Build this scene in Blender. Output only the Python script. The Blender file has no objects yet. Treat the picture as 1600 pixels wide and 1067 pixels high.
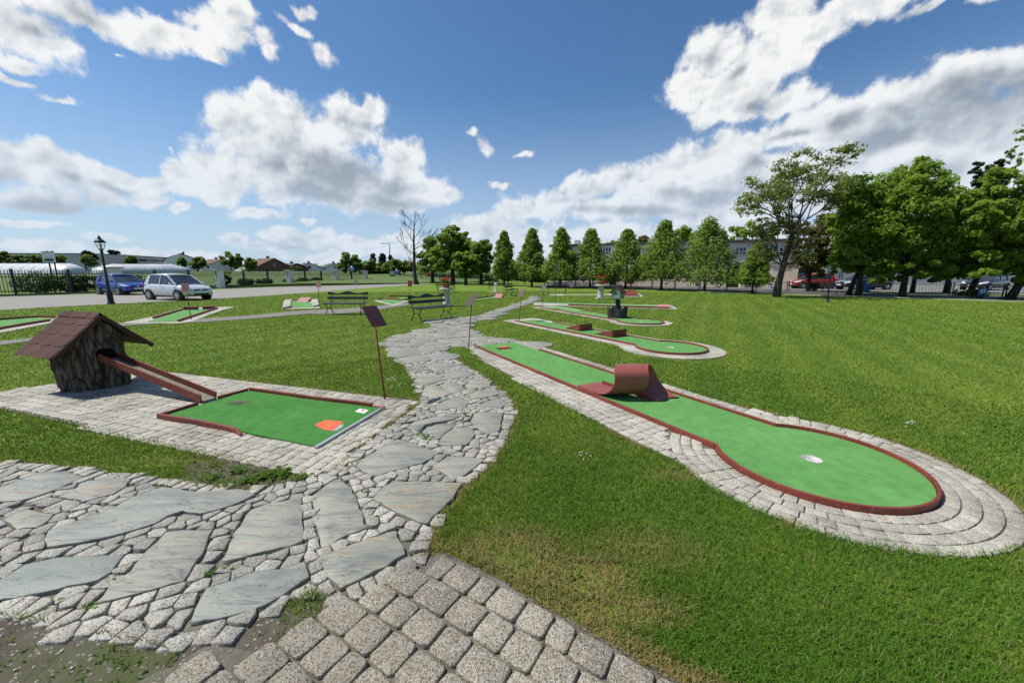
# Mini-golf garden beside a car park, early summer daylight.  Blender 4.5, self-contained.
import bpy, bmesh, math, random
import numpy as np
from mathutils import Vector, Matrix
from mathutils.geometry import delaunay_2d_cdt

sc = bpy.context.scene
COL = sc.collection
RND = random.Random(11)
NR = np.random.default_rng(5)
rad = math.radians

# ------------------------------------------------------------------ survey
# Photo measurements -> metres.  x right, y away, z up; the photographer stands at (0,0).
EYE = 1.6
FPX = 600.0
PITCH = math.atan((533.5 - 426.0) / FPX)
CP, SP = math.cos(PITCH), math.sin(PITCH)

def ray(u, v):
    x = (u - 800) / FPX
    y = -(v - 533.5) / FPX
    return (x, CP + y * SP, -SP + y * CP)

def G(u, v, z=0.0):
    d = ray(u, v)
    t = (EYE - z) / -d[2]
    return (d[0] * t, d[1] * t)

def AT(u, v, Y):
    d = ray(u, v)
    t = Y / d[1]
    return Vector((d[0] * t, Y, EYE + d[2] * t))

def GP(pts, z=0.0):
    return [G(u, v, z) for u, v in pts]

# ------------------------------------------------------------------ objects
def link(o, parent=None):
    COL.objects.link(o)
    if parent is not None:
        o.parent = parent
        if parent.parent is None:
            o.matrix_parent_inverse = Matrix.Translation(-parent.location)
        else:
            o.matrix_parent_inverse = Matrix.Identity(4)
    return o

def tag(o, label=None, cat=None, group=None, kind=None):
    if label: o['label'] = label
    if cat: o['category'] = cat
    if group: o['group'] = group
    if kind: o['kind'] = kind
    return o

def thing(name, label, cat, loc=(0, 0, 0), group=None):
    o = bpy.data.objects.new(name, None)
    o.empty_display_size = 0.2
    o.location = Vector((loc[0], loc[1], loc[2] if len(loc) > 2 else 0))
    COL.objects.link(o)
    return tag(o, label, cat, group)

def copy_thing(root, loc, rz, label, group=None):
    r = root.copy(); COL.objects.link(r)
    r.location = loc; r.rotation_euler = (0, 0, rz)
    r['label'] = label
    if group: r['group'] = group
    for ch in list(root.children):
        c = ch.copy(); COL.objects.link(c); c.parent = r
        c.matrix_parent_inverse = ch.matrix_parent_inverse.copy()
        for gch in list(ch.children):
            d = gch.copy(); COL.objects.link(d); d.parent = c
            d.matrix_parent_inverse = gch.matrix_parent_inverse.copy()
    return r

class MB:
    def __init__(s):
        s.v = []; s.f = []; s.sm = []
    def add(s, vs, fs, smooth=False):
        b = len(s.v)
        s.v.extend([tuple(p) for p in vs])
        for f in fs:
            s.f.append([b + i for i in f]); s.sm.append(smooth)
        return s
    def box(s, c, size, rot=None):
        hx, hy, hz = size[0] / 2, size[1] / 2, size[2] / 2
        vs = [Vector((x * hx, y * hy, z * hz)) for x in (-1, 1) for y in (-1, 1) for z in (-1, 1)]
        if rot is not None:
            m = rot if isinstance(rot, Matrix) else Matrix.Rotation(rot, 3, 'Z')
            vs = [m @ p for p in vs]
        c = Vector(c)
        return s.add([p + c for p in vs],
                     [(0, 1, 3, 2), (4, 6, 7, 5), (0, 4, 5, 1), (2, 3, 7, 6), (0, 2, 6, 4), (1, 5, 7, 3)])
    def bar(s, p, q, w, h, up=(0, 0, 1)):
        p, q = Vector(p), Vector(q)
        d = (q - p).normalized()
        u = Vector(up)
        sd = d.cross(u)
        if sd.length < 1e-4: sd = d.cross(Vector((1, 0, 0)))
        sd.normalize(); u = sd.cross(d)
        vs = []
        for e in (p, q):
            for a, b in ((-1, -1), (1, -1), (1, 1), (-1, 1)):
                vs.append(e + sd * a * w / 2 + u * b * h / 2)
        return s.add(vs, [(3, 2, 1, 0), (4, 5, 6, 7), (0, 1, 5, 4), (1, 2, 6, 5), (2, 3, 7, 6), (3, 0, 4, 7)])
    def tube(s, pts, rads, n=8, cap=True, smooth=True):
        pts = [Vector(p) for p in pts]
        if not isinstance(rads, (list, tuple)): rads = [rads] * len(pts)
        vs = []; fs = []
        prev = None
        for i, p in enumerate(pts):
            a = pts[max(i - 1, 0)]; b = pts[min(i + 1, len(pts) - 1)]
            d = (b - a).normalized()
            if prev is None:
                x = d.cross(Vector((0.31, 0.95, 0.05)))
                if x.length < .05: x = d.cross(Vector((1, 0, 0)))
            else:
                x = prev - d * prev.dot(d)
            x.normalize(); prev = x
            y = d.cross(x)
            for k in range(n):
                t = 2 * math.pi * k / n
                vs.append(p + (x * math.cos(t) + y * math.sin(t)) * rads[i])
        for i in range(len(pts) - 1):
            for k in range(n):
                k2 = (k + 1) % n
                fs.append((i * n + k, i * n + k2, (i + 1) * n + k2, (i + 1) * n + k))
        s.add(vs, fs, smooth)
        if cap:
            b = len(s.v) - len(vs)
            s.f.append([b + k for k in range(n)][::-1]); s.sm.append(False)
            s.f.append([b + (len(pts) - 1) * n + k for k in range(n)]); s.sm.append(False)
        return s
    def lathe(s, prof, c=(0, 0, 0), n=20, smooth=True, ax=None):
        vs = []; fs = []
        for r, z in prof:
            for k in range(n):
                t = 2 * math.pi * k / n
                p = Vector((r * math.cos(t), r * math.sin(t), z))
                if ax is not None: p = ax @ p
                vs.append(p + Vector(c))
        for i in range(len(prof) - 1):
            for k in range(n):
                k2 = (k + 1) % n
                fs.append((i * n + k, i * n + k2, (i + 1) * n + k2, (i + 1) * n + k))
        return s.add(vs, fs, smooth)
    def poly(s, pts, z):
        return s.add([(p[0], p[1], z) for p in pts], [list(range(len(pts)))])
    def prism(s, pts, z0, z1):
        n = len(pts)
        if area(pts) < 0: pts = pts[::-1]
        vs = [(p[0], p[1], z0) for p in pts] + [(p[0], p[1], z1) for p in pts]
        fs = [list(range(n))[::-1], list(range(n, 2 * n))]
        fs += [(i, (i + 1) % n, n + (i + 1) % n, n + i) for i in range(n)]
        return s.add(vs, fs)
    def stone(s, pts, z0, z1, bev, tilt=(0, 0), rough=0.0):
        """a laid stone: sides, a rounded shoulder and a slightly uneven top"""
        if area(pts) < 0: pts = pts[::-1]
        cx = sum(p[0] for p in pts) / len(pts); cy = sum(p[1] for p in pts) / len(pts)
        n = len(pts); vs = []
        def hz(x, y): return (x - cx) * tilt[0] + (y - cy) * tilt[1] + (RND.uniform(-rough, rough) if rough else 0)
        def inset(b):
            out = []
            for x, y in pts:
                d = math.hypot(x - cx, y - cy) or 1
                k = max(0.2, 1 - b / d)
                out.append((cx + (x - cx) * k, cy + (y - cy) * k))
            return out
        for ring, z in ((pts, z0), (pts, z1 - bev), (inset(bev * .35), z1 - bev * .35), (inset(bev * 1.2), z1)):
            vs += [(x, y, z + (hz(x, y) if z > z0 else 0)) for x, y in ring]
        fs = []
        for r in range(3):
            fs += [(r * n + i, r * n + (i + 1) % n, (r + 1) * n + (i + 1) % n, (r + 1) * n + i) for i in range(n)]
        s.add(vs, fs, True)
        b = len(s.v) - 4 * n
        s.f.append([b + 3 * n + i for i in range(n)]); s.sm.append(True)
        return s
    def ribbon(s, pts, th, z0, z1, side=0.0, closed=False):
        """a rail of rectangular section along a ground polyline; side shifts it off the line"""
        n = len(pts); L = []; Rr = []
        for i in range(n):
            if closed:
                a, b = pts[i - 1], pts[(i + 1) % n]
            else:
                a, b = pts[max(i - 1, 0)], pts[min(i + 1, n - 1)]
            p = Vector(pts[i][:2])
            d1 = (p - Vector(a[:2])); d2 = (Vector(b[:2]) - p)
            if d1.length < 1e-6: d1 = d2
            if d2.length < 1e-6: d2 = d1
            d1.normalize(); d2.normalize()
            n1 = Vector((-d1.y, d1.x)); n2 = Vector((-d2.y, d2.x))
            m = (n1 + n2)
            m.normalize()
            k = 1 / max(.5, m.dot(n1))
            L.append(p + m * k * (side + th / 2)); Rr.append(p + m * k * (side - th / 2))
        vs = []
        for i in range(n):
            za, zb = (z0[i], z1[i]) if isinstance(z0, list) else (z0, z1)
            vs += [(L[i].x, L[i].y, za), (Rr[i].x, Rr[i].y, za), (Rr[i].x, Rr[i].y, zb), (L[i].x, L[i].y, zb)]
        fs = []
        for i in range(n if closed else n - 1):
            j = (i + 1) % n
            for k in range(4):
                k2 = (k + 1) % 4
                fs.append((i * 4 + k, j * 4 + k, j * 4 + k2, i * 4 + k2))
        if not closed:
            fs += [(0, 1, 2, 3), ((n - 1) * 4 + 3, (n - 1) * 4 + 2, (n - 1) * 4 + 1, (n - 1) * 4)]
        return s.add(vs, fs)
    def build(s, name, mat, parent=None, bevel=0, seg=2, fix=True):
        me = bpy.data.meshes.new(name)
        me.from_pydata(s.v, [], s.f)
        me.polygons.foreach_set('use_smooth', s.sm)
        me.materials.append(mat)
        if fix:
            bm = bmesh.new(); bm.from_mesh(me)
            bmesh.ops.recalc_face_normals(bm, faces=bm.faces)
            bm.to_mesh(me); bm.free()
        me.update()
        o = bpy.data.objects.new(name, me)
        link(o, parent)
        if bevel:
            m = o.modifiers.new('bevel', 'BEVEL'); m.width = bevel; m.segments = seg
            m.limit_method = 'ANGLE'; m.angle_limit = rad(35)
        return o

def npmesh(name, verts, counts, mat, tint=None, parent=None, smooth=False, norm=None):
    """mesh from numpy: faces use consecutive vertices, `counts` corners each"""
    me = bpy.data.meshes.new(name)
    n = len(verts)
    me.vertices.add(n); me.vertices.foreach_set('co', np.asarray(verts, np.float32).ravel())
    counts = np.asarray(counts, np.int32)
    me.loops.add(int(counts.sum())); me.loops.foreach_set('vertex_index', np.arange(counts.sum(), dtype=np.int32))
    me.polygons.add(len(counts))
    st = np.concatenate([[0], np.cumsum(counts)[:-1]]).astype(np.int32)
    me.polygons.foreach_set('loop_start', st)
    try: me.polygons.foreach_set('loop_total', counts)
    except Exception: pass
    if smooth: me.polygons.foreach_set('use_smooth', np.ones(len(counts), bool))
    if tint is not None:
        a = me.attributes.new('tint', 'FLOAT_COLOR', 'POINT')
        t = np.ones((n, 4), np.float32); t[:, :3] = tint
        a.data.foreach_set('color', t.ravel())
    me.materials.append(mat)
    me.update(calc_edges=True)
    o = bpy.data.objects.new(name, me)
    return link(o, parent)

# ------------------------------------------------------------------ 2-D helpers
def area(p):
    return sum(p[i - 1][0] * p[i][1] - p[i][0] * p[i - 1][1] for i in range(len(p))) / 2

def inside(poly, x, y):
    c = False
    j = len(poly) - 1
    for i in range(len(poly)):
        xi, yi = poly[i]; xj, yj = poly[j]
        if (yi > y) != (yj > y) and x < (xj - xi) * (y - yi) / (yj - yi) + xi: c = not c
        j = i
    return c

def np_inside(poly, X, Y):
    c = np.zeros(X.shape, bool)
    j = len(poly) - 1
    for i in range(len(poly)):
        xi, yi = poly[i]; xj, yj = poly[j]
        if yi != yj:
            c ^= ((yi > Y) != (yj > Y)) & (X < (xj - xi) * (Y - yi) / (yj - yi) + xi)
        j = i
    return c

def np_edge(poly, X, Y):
    d = np.full(X.shape, 1e9)
    for i in range(len(poly)):
        ax, ay = poly[i - 1]; bx, by = poly[i]
        ex, ey = bx - ax, by - ay
        L = ex * ex + ey * ey + 1e-12
        t = np.clip(((X - ax) * ex + (Y - ay) * ey) / L, 0, 1)
        d = np.minimum(d, np.hypot(X - ax - t * ex, Y - ay - t * ey))
    return d

def edge_dist(poly, x, y):
    best = 1e9; bi = 0
    for i in range(len(poly)):
        ax, ay = poly[i - 1]; bx, by = poly[i]
        ex, ey = bx - ax, by - ay
        L = ex * ex + ey * ey + 1e-12
        t = max(0, min(1, ((x - ax) * ex + (y - ay) * ey) / L))
        d = math.hypot(x - ax - t * ex, y - ay - t * ey)
        if d < best: best, bi = d, i
    return best, bi

def clip(poly, nx, ny, c):
    out = []
    for i in range(len(poly)):
        p, q = poly[i - 1], poly[i]
        dp = nx * p[0] + ny * p[1] - c; dq = nx * q[0] + ny * q[1] - c
        if (dp <= 0) != (dq <= 0):
            t = dp / (dp - dq)
            out.append((p[0] + (q[0] - p[0]) * t, p[1] + (q[1] - p[1]) * t))
        if dq <= 0: out.append(q)
    return out

def subdiv(poly, step, jit, closed=True):
    out = []
    n = len(poly)
    for i in range(n if closed else n - 1):
        a, b = poly[i], poly[(i + 1) % n]
        L = math.hypot(b[0] - a[0], b[1] - a[1])
        k = max(1, int(L / step))
        for q in range(k):
            t = q / k
            out.append((a[0] + (b[0] - a[0]) * t + RND.uniform(-jit, jit), a[1] + (b[1] - a[1]) * t + RND.uniform(-jit, jit)))
    if not closed: out.append(poly[-1])
    return out

def smooth_line(pts, it=2, closed=False):
    for _ in range(it):
        out = []
        n = len(pts)
        for i in range(n if closed else n - 1):
            a, b = pts[i], pts[(i + 1) % n]
            out.append((a[0] * .75 + b[0] * .25, a[1] * .75 + b[1] * .25))
            out.append((a[0] * .25 + b[0] * .75, a[1] * .25 + b[1] * .75))
        if not closed: out = [pts[0]] + out + [pts[-1]]
        pts = out
    return pts

_tab = np.random.default_rng(3).random((64, 64))
def vnoise(X, Y, s):
    x = X * s + 100; y = Y * s + 100
    xi = np.floor(x).astype(int); yi = np.floor(y).astype(int)
    fx = x - xi; fy = y - yi
    fx = fx * fx * (3 - 2 * fx); fy = fy * fy * (3 - 2 * fy)
    g = lambda a, b: _tab[a % 64, b % 64]
    return (g(xi, yi) * (1 - fx) + g(xi + 1, yi) * fx) * (1 - fy) + (g(xi, yi + 1) * (1 - fx) + g(xi + 1, yi + 1) * fx) * fy

def fbm(X, Y, s):
    return (vnoise(X, Y, s) + .5 * vnoise(X + 7, Y - 3, s * 2.1) + .25 * vnoise(X - 5, Y + 9, s * 4.3)) / 1.75

def holed(outline, holes, z):
    """flat sheet with holes cut in it"""
    pts = [Vector(p[:2]) for p in outline]; faces = [list(range(len(outline)))]
    edges = []
    b = 0
    for loop in [outline] + holes:
        n = len(loop)
        edges += [(b + i, b + (i + 1) % n) for i in range(n)]
        if b: pts += [Vector(p[:2]) for p in loop]
        b += n
    vs, es, fs, *_ = delaunay_2d_cdt(pts, edges, [], 1, 1e-6)
    out = []
    for f in fs:
        cx = sum(vs[i].x for i in f) / len(f); cy = sum(vs[i].y for i in f) / len(f)
        if any(inside(h, cx, cy) for h in holes) or not inside(outline, cx, cy): continue
        out.append(list(f))
    m = MB(); m.add([(v.x, v.y, z) for v in vs], out)
    return m

# ------------------------------------------------------------------ materials
class NT:
    def __init__(s, name):
        s.m = bpy.data.materials.new(name); s.m.use_nodes = True
        s.t = s.m.node_tree; s.n = s.t.nodes; s.l = s.t.links
        s.b = s.n['Principled BSDF']
        s.pos = s.n.new('ShaderNodeNewGeometry')
    def new(s, typ, **kw):
        n = s.n.new(typ)
        for k, v in kw.items(): setattr(n, k, v)
        return n
    def put(s, sock, v):
        if hasattr(v, 'is_output') or isinstance(v, bpy.types.NodeSocket): s.l.new(v, sock)
        else: sock.default_value = v
    def coord(s, scale=(1, 1, 1), obj=False, rot=(0, 0, 0)):
        mp = s.new('ShaderNodeMapping'); mp.inputs['Scale'].default_value = scale; mp.inputs['Rotation'].default_value = rot
        if obj:
            tc = s.new('ShaderNodeTexCoord'); s.l.new(tc.outputs['Object'], mp.inputs[0])
        else:
            s.l.new(s.pos.outputs['Position'], mp.inputs[0])
        return mp.outputs[0]
    def noise(s, scale, vec=None, detail=5, rough=.55, dist=0, color=False):
        n = s.new('ShaderNodeTexNoise'); n.inputs['Scale'].default_value = scale
        n.inputs['Detail'].default_value = detail; n.inputs['Roughness'].default_value = rough; n.inputs['Distortion'].default_value = dist
        s.l.new(vec if vec is not None else s.pos.outputs['Position'], n.inputs['Vector'])
        return n.outputs['Color' if color else 'Fac']
    def voro(s, scale, vec=None, feat='F1', out='Distance', rnd=1):
        n = s.new('ShaderNodeTexVoronoi', feature=feat); n.inputs['Scale'].default_value = scale
        n.inputs['Randomness'].default_value = rnd
        s.l.new(vec if vec is not None else s.pos.outputs['Position'], n.inputs['Vector'])
        return n.outputs[out]
    def ramp(s, fac, stops):
        r = s.new('ShaderNodeValToRGB'); e = r.color_ramp.elements
        while len(e) < len(stops): e.new(.5)
        for k, (p, c) in enumerate(stops):
            e[k].position = p; e[k].color = (c[0], c[1], c[2], 1) if not isinstance(c, (int, float)) else (c, c, c, 1)
        s.put(r.inputs[0], fac)
        return r.outputs[0]
    def mix(s, fac, a, b, mode='MIX'):
        n = s.new('ShaderNodeMix', data_type='RGBA', blend_type=mode)
        s.put(n.inputs[0], fac)
        for sk, v in ((n.inputs[6], a), (n.inputs[7], b)):
            if isinstance(v, tuple): v = (v[0], v[1], v[2], 1)
            s.put(sk, v)
        return n.outputs[2]
    def math(s, op, a, b=0.0, c=0.0, clamp=False):
        n = s.new('ShaderNodeMath', operation=op, use_clamp=clamp)
        s.put(n.inputs[0], a); s.put(n.inputs[1], b); s.put(n.inputs[2], c)
        return n.outputs[0]
    def island(s): return s.pos.outputs['Random Per Island']
    def attr(s, name='tint'):
        n = s.new('ShaderNodeAttribute', attribute_name=name); return n.outputs['Color']
    def bump(s, h, strength=.3, dist=.01, prev=None):
        n = s.new('ShaderNodeBump'); n.inputs['Strength'].default_value = strength; n.inputs['Distance'].default_value = dist
        s.put(n.inputs['Height'], h)
        if prev is not None: s.l.new(prev, n.inputs['Normal'])
        return n.outputs[0]
    def done(s, col=None, rough=.7, normal=None, metal=0, spec=.5, **kw):
        if col is not None:
            s.put(s.b.inputs['Base Color'], (col[0], col[1], col[2], 1) if isinstance(col, tuple) else col)
        s.put(s.b.inputs['Roughness'], rough)
        s.b.inputs['Metallic'].default_value = metal
        s.b.inputs['Specular IOR Level'].default_value = spec
        if normal is not None: s.l.new(normal, s.b.inputs['Normal'])
        for k, v in kw.items(): s.put(s.b.inputs[k], v)
        return s.m

def mk(name, c1, c2, scale=3.0, rough=.7, bump=.2, bscale=40.0, bdist=.005, isl=0.0, spec=.4, obj=False, metal=0, detail=6, **kw):
    t = NT(name)
    vec = t.coord(obj=obj)
    f = t.noise(scale, vec, detail, .6)
    c = t.ramp(f, [(.32, c1), (.68, c2)])
    if isl:
        k = t.math('MULTIPLY_ADD', t.island(), isl, 1 - isl / 2)
        n = t.new('ShaderNodeVectorMath', operation='SCALE'); t.l.new(c, n.inputs[0]); t.l.new(k, n.inputs[3]); c = n.outputs[0]
    nm = t.bump(t.noise(bscale, vec, 4), bump, bdist) if bump else None
    return t.done(c, rough, nm, metal, spec, **kw)

MAT = {}
MAT['black_metal'] = mk('black_painted_iron', (.012, .013, .014), (.022, .022, .022), 8, .45, .1, 60)
MAT['navy_metal'] = mk('dark_blue_black_iron', (.010, .012, .018), (.02, .024, .034), 8, .5, .1, 60)
MAT['white'] = mk('white_paint', (.74, .74, .72), (.82, .82, .8), 5, .5, .05, 40)
MAT['cup_metal'] = mk('shade_grey_cup_enamel', (.34, .33, .31), (.58, .57, .55), 30, .5, .2, 60)  # white enamel greyed to stand in for the shade of a deeper cup
MAT['glass_dark'] = mk('window_glass', (.02, .026, .034), (.05, .06, .07), .7, .06, 0, spec=.8)
MAT['orange'] = mk('orange_card', (.62, .10, .03), (.74, .16, .05), 9, .6, .1, 80)
MAT['red_text'] = mk('red_print', (.55, .05, .06), (.6, .06, .07), 9, .6, 0)
MAT['rubber'] = mk('tyre_rubber', (.012, .012, .012), (.022, .022, .022), 12, .8, .1, 90)
MAT['alloy'] = mk('alloy_rim', (.55, .56, .58), (.66, .67, .68), 6, .28, 0, metal=.8)
MAT['plate'] = mk('number_plate', (.62, .63, .62), (.72, .72, .7), 6, .5, 0)
MAT['headlamp'] = mk('headlamp_glass', (.55, .58, .6), (.75, .77, .78), 20, .12, 0, spec=.8)
MAT['terracotta'] = mk('terracotta', (.28, .10, .055), (.40, .16, .09), 6, .85, .3, 40, obj=False)
MAT['blue_sign'] = mk('blue_sign_enamel', (.015, .09, .36), (.02, .12, .42), 6, .4, 0)
MAT['galvanised'] = mk('galvanised_steel', (.34, .35, .36), (.46, .47, .48), 3, .5, .05, 40, metal=.4)

def rail_mat():
    t = NT('red_brown_paint')
    f = t.noise(2.2, detail=7); f2 = t.noise(26, detail=5)
    c = t.ramp(f, [(.3, (.150, .026, .016)), (.55, (.20, .040, .026)), (.8, (.255, .065, .044))])
    chip = t.ramp(t.noise(55, detail=4), [(.62, 0.0), (.68, 1.0)])
    c = t.mix(chip, c, (.33, .18, .14))
    c = t.mix(t.ramp(f2, [(.55, 0.0), (.75, .45)]), c, (.085, .03, .022))
    return t.done(c, t.ramp(f2, [(.3, .5), (.7, .72)]), t.bump(t.noise(90, detail=5), .25, .004), spec=.4)
MAT['rail'] = rail_mat()
MAT['rail_pink'] = mk('faded_red_board', (.42, .17, .16), (.52, .25, .23), 5, .7, .2, 60)

def carpet_mat(name, a, b, tear=True):
    t = NT(name)
    f = t.noise(1.3, detail=6); f2 = t.noise(9, detail=6, rough=.65); fine = t.noise(420, detail=2)
    c = t.ramp(f, [(.3, a), (.7, b)])
    c = t.mix(t.ramp(f2, [(.33, .5), (.6, 0.0)]), c, tuple(x * .6 for x in a))
    c = t.mix(t.ramp(t.noise(2.7, detail=7, rough=.7), [(.52, 0.0), (.78, .4)]), c, tuple(x * 1.35 + .03 for x in b))
    c = t.mix(t.ramp(t.noise(38, t.coord((1, .18, 1), rot=(0, 0, rad(35))), 3), [(.68, 0.0), (.74, .4)]), c, (.30, .22, .10))
    c = t.mix(t.ramp(fine, [(.35, .35), (.7, 0.0)]), c, tuple(x * .5 for x in a))
    spots = t.ramp(t.noise(17, detail=3), [(.70, 0.0), (.735, 1.0)])
    c = t.mix(t.math('MULTIPLY', spots, .5), c, (.03, .04, .02))
    return t.done(c, .95, t.bump(t.math('ADD', fine, t.math('MULTIPLY', f2, .6)), .35, .004), spec=.1)
MAT['carpet'] = carpet_mat('green_felt', (.122, .315, .085), (.155, .362, .108))
MAT['carpet_deep'] = carpet_mat('deep_green_felt', (.064, .218, .045), (.09, .262, .064))
MAT['carpet_pale'] = carpet_mat('pale_green_felt', (.135, .325, .095), (.17, .37, .12))

def slate_mat():
    t = NT('slate_flagstone')
    isl = t.island()
    base = t.ramp(isl, [(0, (.265, .268, .215)), (.25, (.33, .315, .238)), (.45, (.265, .275, .235)), (.65, (.37, .335, .245)), (.85, (.25, .268, .23)), (1, (.33, .32, .26))])
    seed = t.new('ShaderNodeVectorMath', operation='MULTIPLY_ADD')
    ic = t.new('ShaderNodeCombineXYZ'); 
    for k in range(3): t.l.new(isl, ic.inputs[k])
    t.l.new(ic.outputs[0], seed.inputs[0]); seed.inputs[1].default_value = (31, 17, 5)
    t.l.new(t.pos.outputs['Position'], seed.inputs[2])
    v = seed.outputs[0]
    # bedding: stretched along one direction
    mp = t.new('ShaderNodeMapping'); mp.inputs['Rotation'].default_value = (0, 0, rad(-24)); mp.inputs['Scale'].default_value = (1.1, 5.5, 1)
    t.l.new(v, mp.inputs[0])
    lay = t.noise(2.3, mp.outputs[0], 9, .62, .8)
    rust = t.noise(3.1, mp.outputs[0], 6, .6, .6)
    c = t.mix(t.ramp(lay, [(.34, .75), (.52, 0.0)]), base, (.145, .16, .155))
    rs = t.math('FRACT', t.math('MULTIPLY', isl, 37.7))
    c = t.mix(t.math('MULTIPLY', t.ramp(rust, [(.50, 0.0), (.68, .8)]), t.ramp(rs, [(.35, .05), (.9, 1.0)])), c, (.46, .285, .15))
    c = t.mix(t.ramp(t.noise(5.5, v, 7, .65), [(.52, 0.0), (.75, .5)]), c, (.43, .42, .355))
    crack = t.ramp(t.noise(1.7, mp.outputs[0], 8, .55, 1.2), [(.492, 0.0), (.5, 1.0), (.508, 0.0)])
    c = t.mix(t.math('MULTIPLY', crack, .35), c, (.05, .055, .05))
    c = t.mix(t.ramp(t.noise(240, v, 3), [(.3, .25), (.6, 0.0)]), c, (.13, .13, .12))
    big = t.noise(.9, mp.outputs[0], 4, .5, .5)
    stp = t.math('MULTIPLY', t.math('FLOOR', t.math('MULTIPLY', big, 9.0)), .11)
    edge = t.ramp(t.math('FRACT', t.math('MULTIPLY', big, 9.0)), [(.0, .6), (.05, 0.0)])
    c = t.mix(edge, c, (.10, .105, .095))
    h = t.math('ADD', t.math('MULTIPLY', lay, .6), t.math('MULTIPLY', t.noise(30, v, 6), .35))
    h = t.math('ADD', t.math('SUBTRACT', h, t.math('MULTIPLY', crack, .25)), t.math('MULTIPLY', stp, 2.2))
    return t.done(c, t.ramp(lay, [(.3, .5), (.7, .68)]), t.bump(h, .55, .018), spec=.45)
MAT['slate'] = slate_mat()

def granite_mat(name, a, b, spk, dark, isl=.45, stain=.25):
    t = NT(name)
    c = t.ramp(t.noise(11, detail=6), [(.3, a), (.7, b)])
    k = t.math('MULTIPLY_ADD', t.island(), isl, 1 - isl * .5)
    n = t.new('ShaderNodeVectorMath', operation='SCALE'); t.l.new(c, n.inputs[0]); t.l.new(k, n.inputs[3]); c = n.outputs[0]
    v = t.voro(spk, out='Color')
    sx = t.new('ShaderNodeSeparateColor'); t.l.new(v, sx.inputs[0])
    c = t.mix(t.ramp(sx.outputs[0], [(.62, 0.0), (.75, .75)]), c, dark)
    c = t.mix(t.ramp(sx.outputs[1], [(.70, 0.0), (.85, .6)]), c, (.55, .53, .48))
    gr_ = t.ramp(t.noise(1.15, detail=8, rough=.68), [(.36, .62), (.56, 1.0)])
    c = t.mix(1.0, c, gr_, 'MULTIPLY')
    st = t.ramp(t.noise(2.1, detail=6), [(.52, 0.0), (.75, stain)])
    c = t.mix(st, c, (.28, .21, .13))
    h = t.math('ADD', t.voro(spk), t.math('MULTIPLY', t.noise(35, detail=5), 1.3))
    return t.done(c, .82, t.bump(h, .5, .006), spec=.35)
MAT['granite'] = granite_mat('granite_setts', (.35, .322, .262), (.49, .455, .38), 190, (.11, .105, .09), .55, .22)
MAT['aggregate'] = granite_mat('washed_concrete_blocks', (.27, .232, .162), (.37, .322, .24), 170, (.085, .072, .052), .32, .34)
MAT['paver'] = granite_mat('pale_concrete_pavers', (.45, .412, .325), (.60, .555, .45), 210, (.16, .15, .125), .28, .30)

def dirt_mat(name, a, b, peb, moss):
    t = NT(name)
    c = t.ramp(t.noise(9, detail=8, rough=.65), [(.3, a), (.7, b)])
    vv = t.voro(60, out='Color'); sx = t.new('ShaderNodeSeparateColor'); t.l.new(vv, sx.inputs[0])
    d = t.voro(60)
    pm = t.math('MULTIPLY', t.ramp(sx.outputs[0], [(.72, 0.0), (.76, 1.0)]), t.ramp(d, [(.35, 1.0), (.45, 0.0)]))
    c = t.mix(t.math('MULTIPLY', pm, .85), c, peb)
    c = t.mix(t.ramp(t.noise(1.6, detail=7, rough=.62), [(.47, 0.0), (.62, moss)]), c, (.075, .10, .022))
    h = t.math('ADD', t.noise(70, detail=6), t.math('MULTIPLY', pm, .6))
    return t.done(c, .95, t.bump(h, .8, .012), spec=.2)
MAT['dirt'] = dirt_mat('bare_soil', (.068, .057, .041), (.140, .120, .088), (.36, .35, .31), .85)
MAT['joint'] = dirt_mat('joint_grit', (.11, .098, .078), (.20, .178, .145), (.34, .33, .30), .35)
MAT['grit'] = dirt_mat('pale_grit', (.17, .158, .135), (.28, .265, .235), (.4, .39, .36), .18)

def lawn_mat():
    t = NT('mown_lawn')
    n1 = t.noise(.35, detail=6); n2 = t.noise(6, detail=7, rough=.7); n3 = t.noise(60, t.coord((1, .25, 1)), 4, .7)
    c = t.ramp(n1, [(.3, (.112, .190, .024)), (.5, (.142, .224, .030)), (.7, (.184, .252, .042))])
    c = t.mix(t.ramp(n2, [(.35, .5), (.62, 0.0)]), c, (.085, .17, .016))
    c = t.mix(t.ramp(n3, [(.35, .45), (.6, 0.0)]), c, (.075, .15, .014))
    # mowing stripes running down the long lawn
    mp = t.coord((1, 1, 1), rot=(0, 0, rad(28)))
    w = t.new('ShaderNodeTexWave', wave_type='BANDS', bands_direction='X'); w.inputs['Scale'].default_value = .34; w.inputs['Distortion'].default_value = 1.6
    w.inputs['Detail'].default_value = 3; w.inputs['Detail Scale'].default_value = .6
    t.l.new(mp, w.inputs['Vector'])
    c = t.mix(t.ramp(w.outputs['Fac'], [(.2, 0.0), (.85, .45)]), c, (.245, .32, .040))
    return t.done(c, .9, t.bump(t.math('ADD', n2, n3), .7, .04), spec=.15)
MAT['lawn'] = lawn_mat()
MAT['field'] = mk('crop_field', (.085, .135, .030), (.115, .165, .036), .06, .95, .5, 3, .1)
MAT['asphalt'] = mk('grey_car_park', (.25, .235, .205), (.32, .30, .265), 1.2, .95, .3, 120, .004, spec=.2)
MAT['asphalt_dark'] = mk('grey_tarmac', (.16, .155, .145), (.22, .21, .2), .8, .95, .3, 90, .004, spec=.2)

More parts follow.
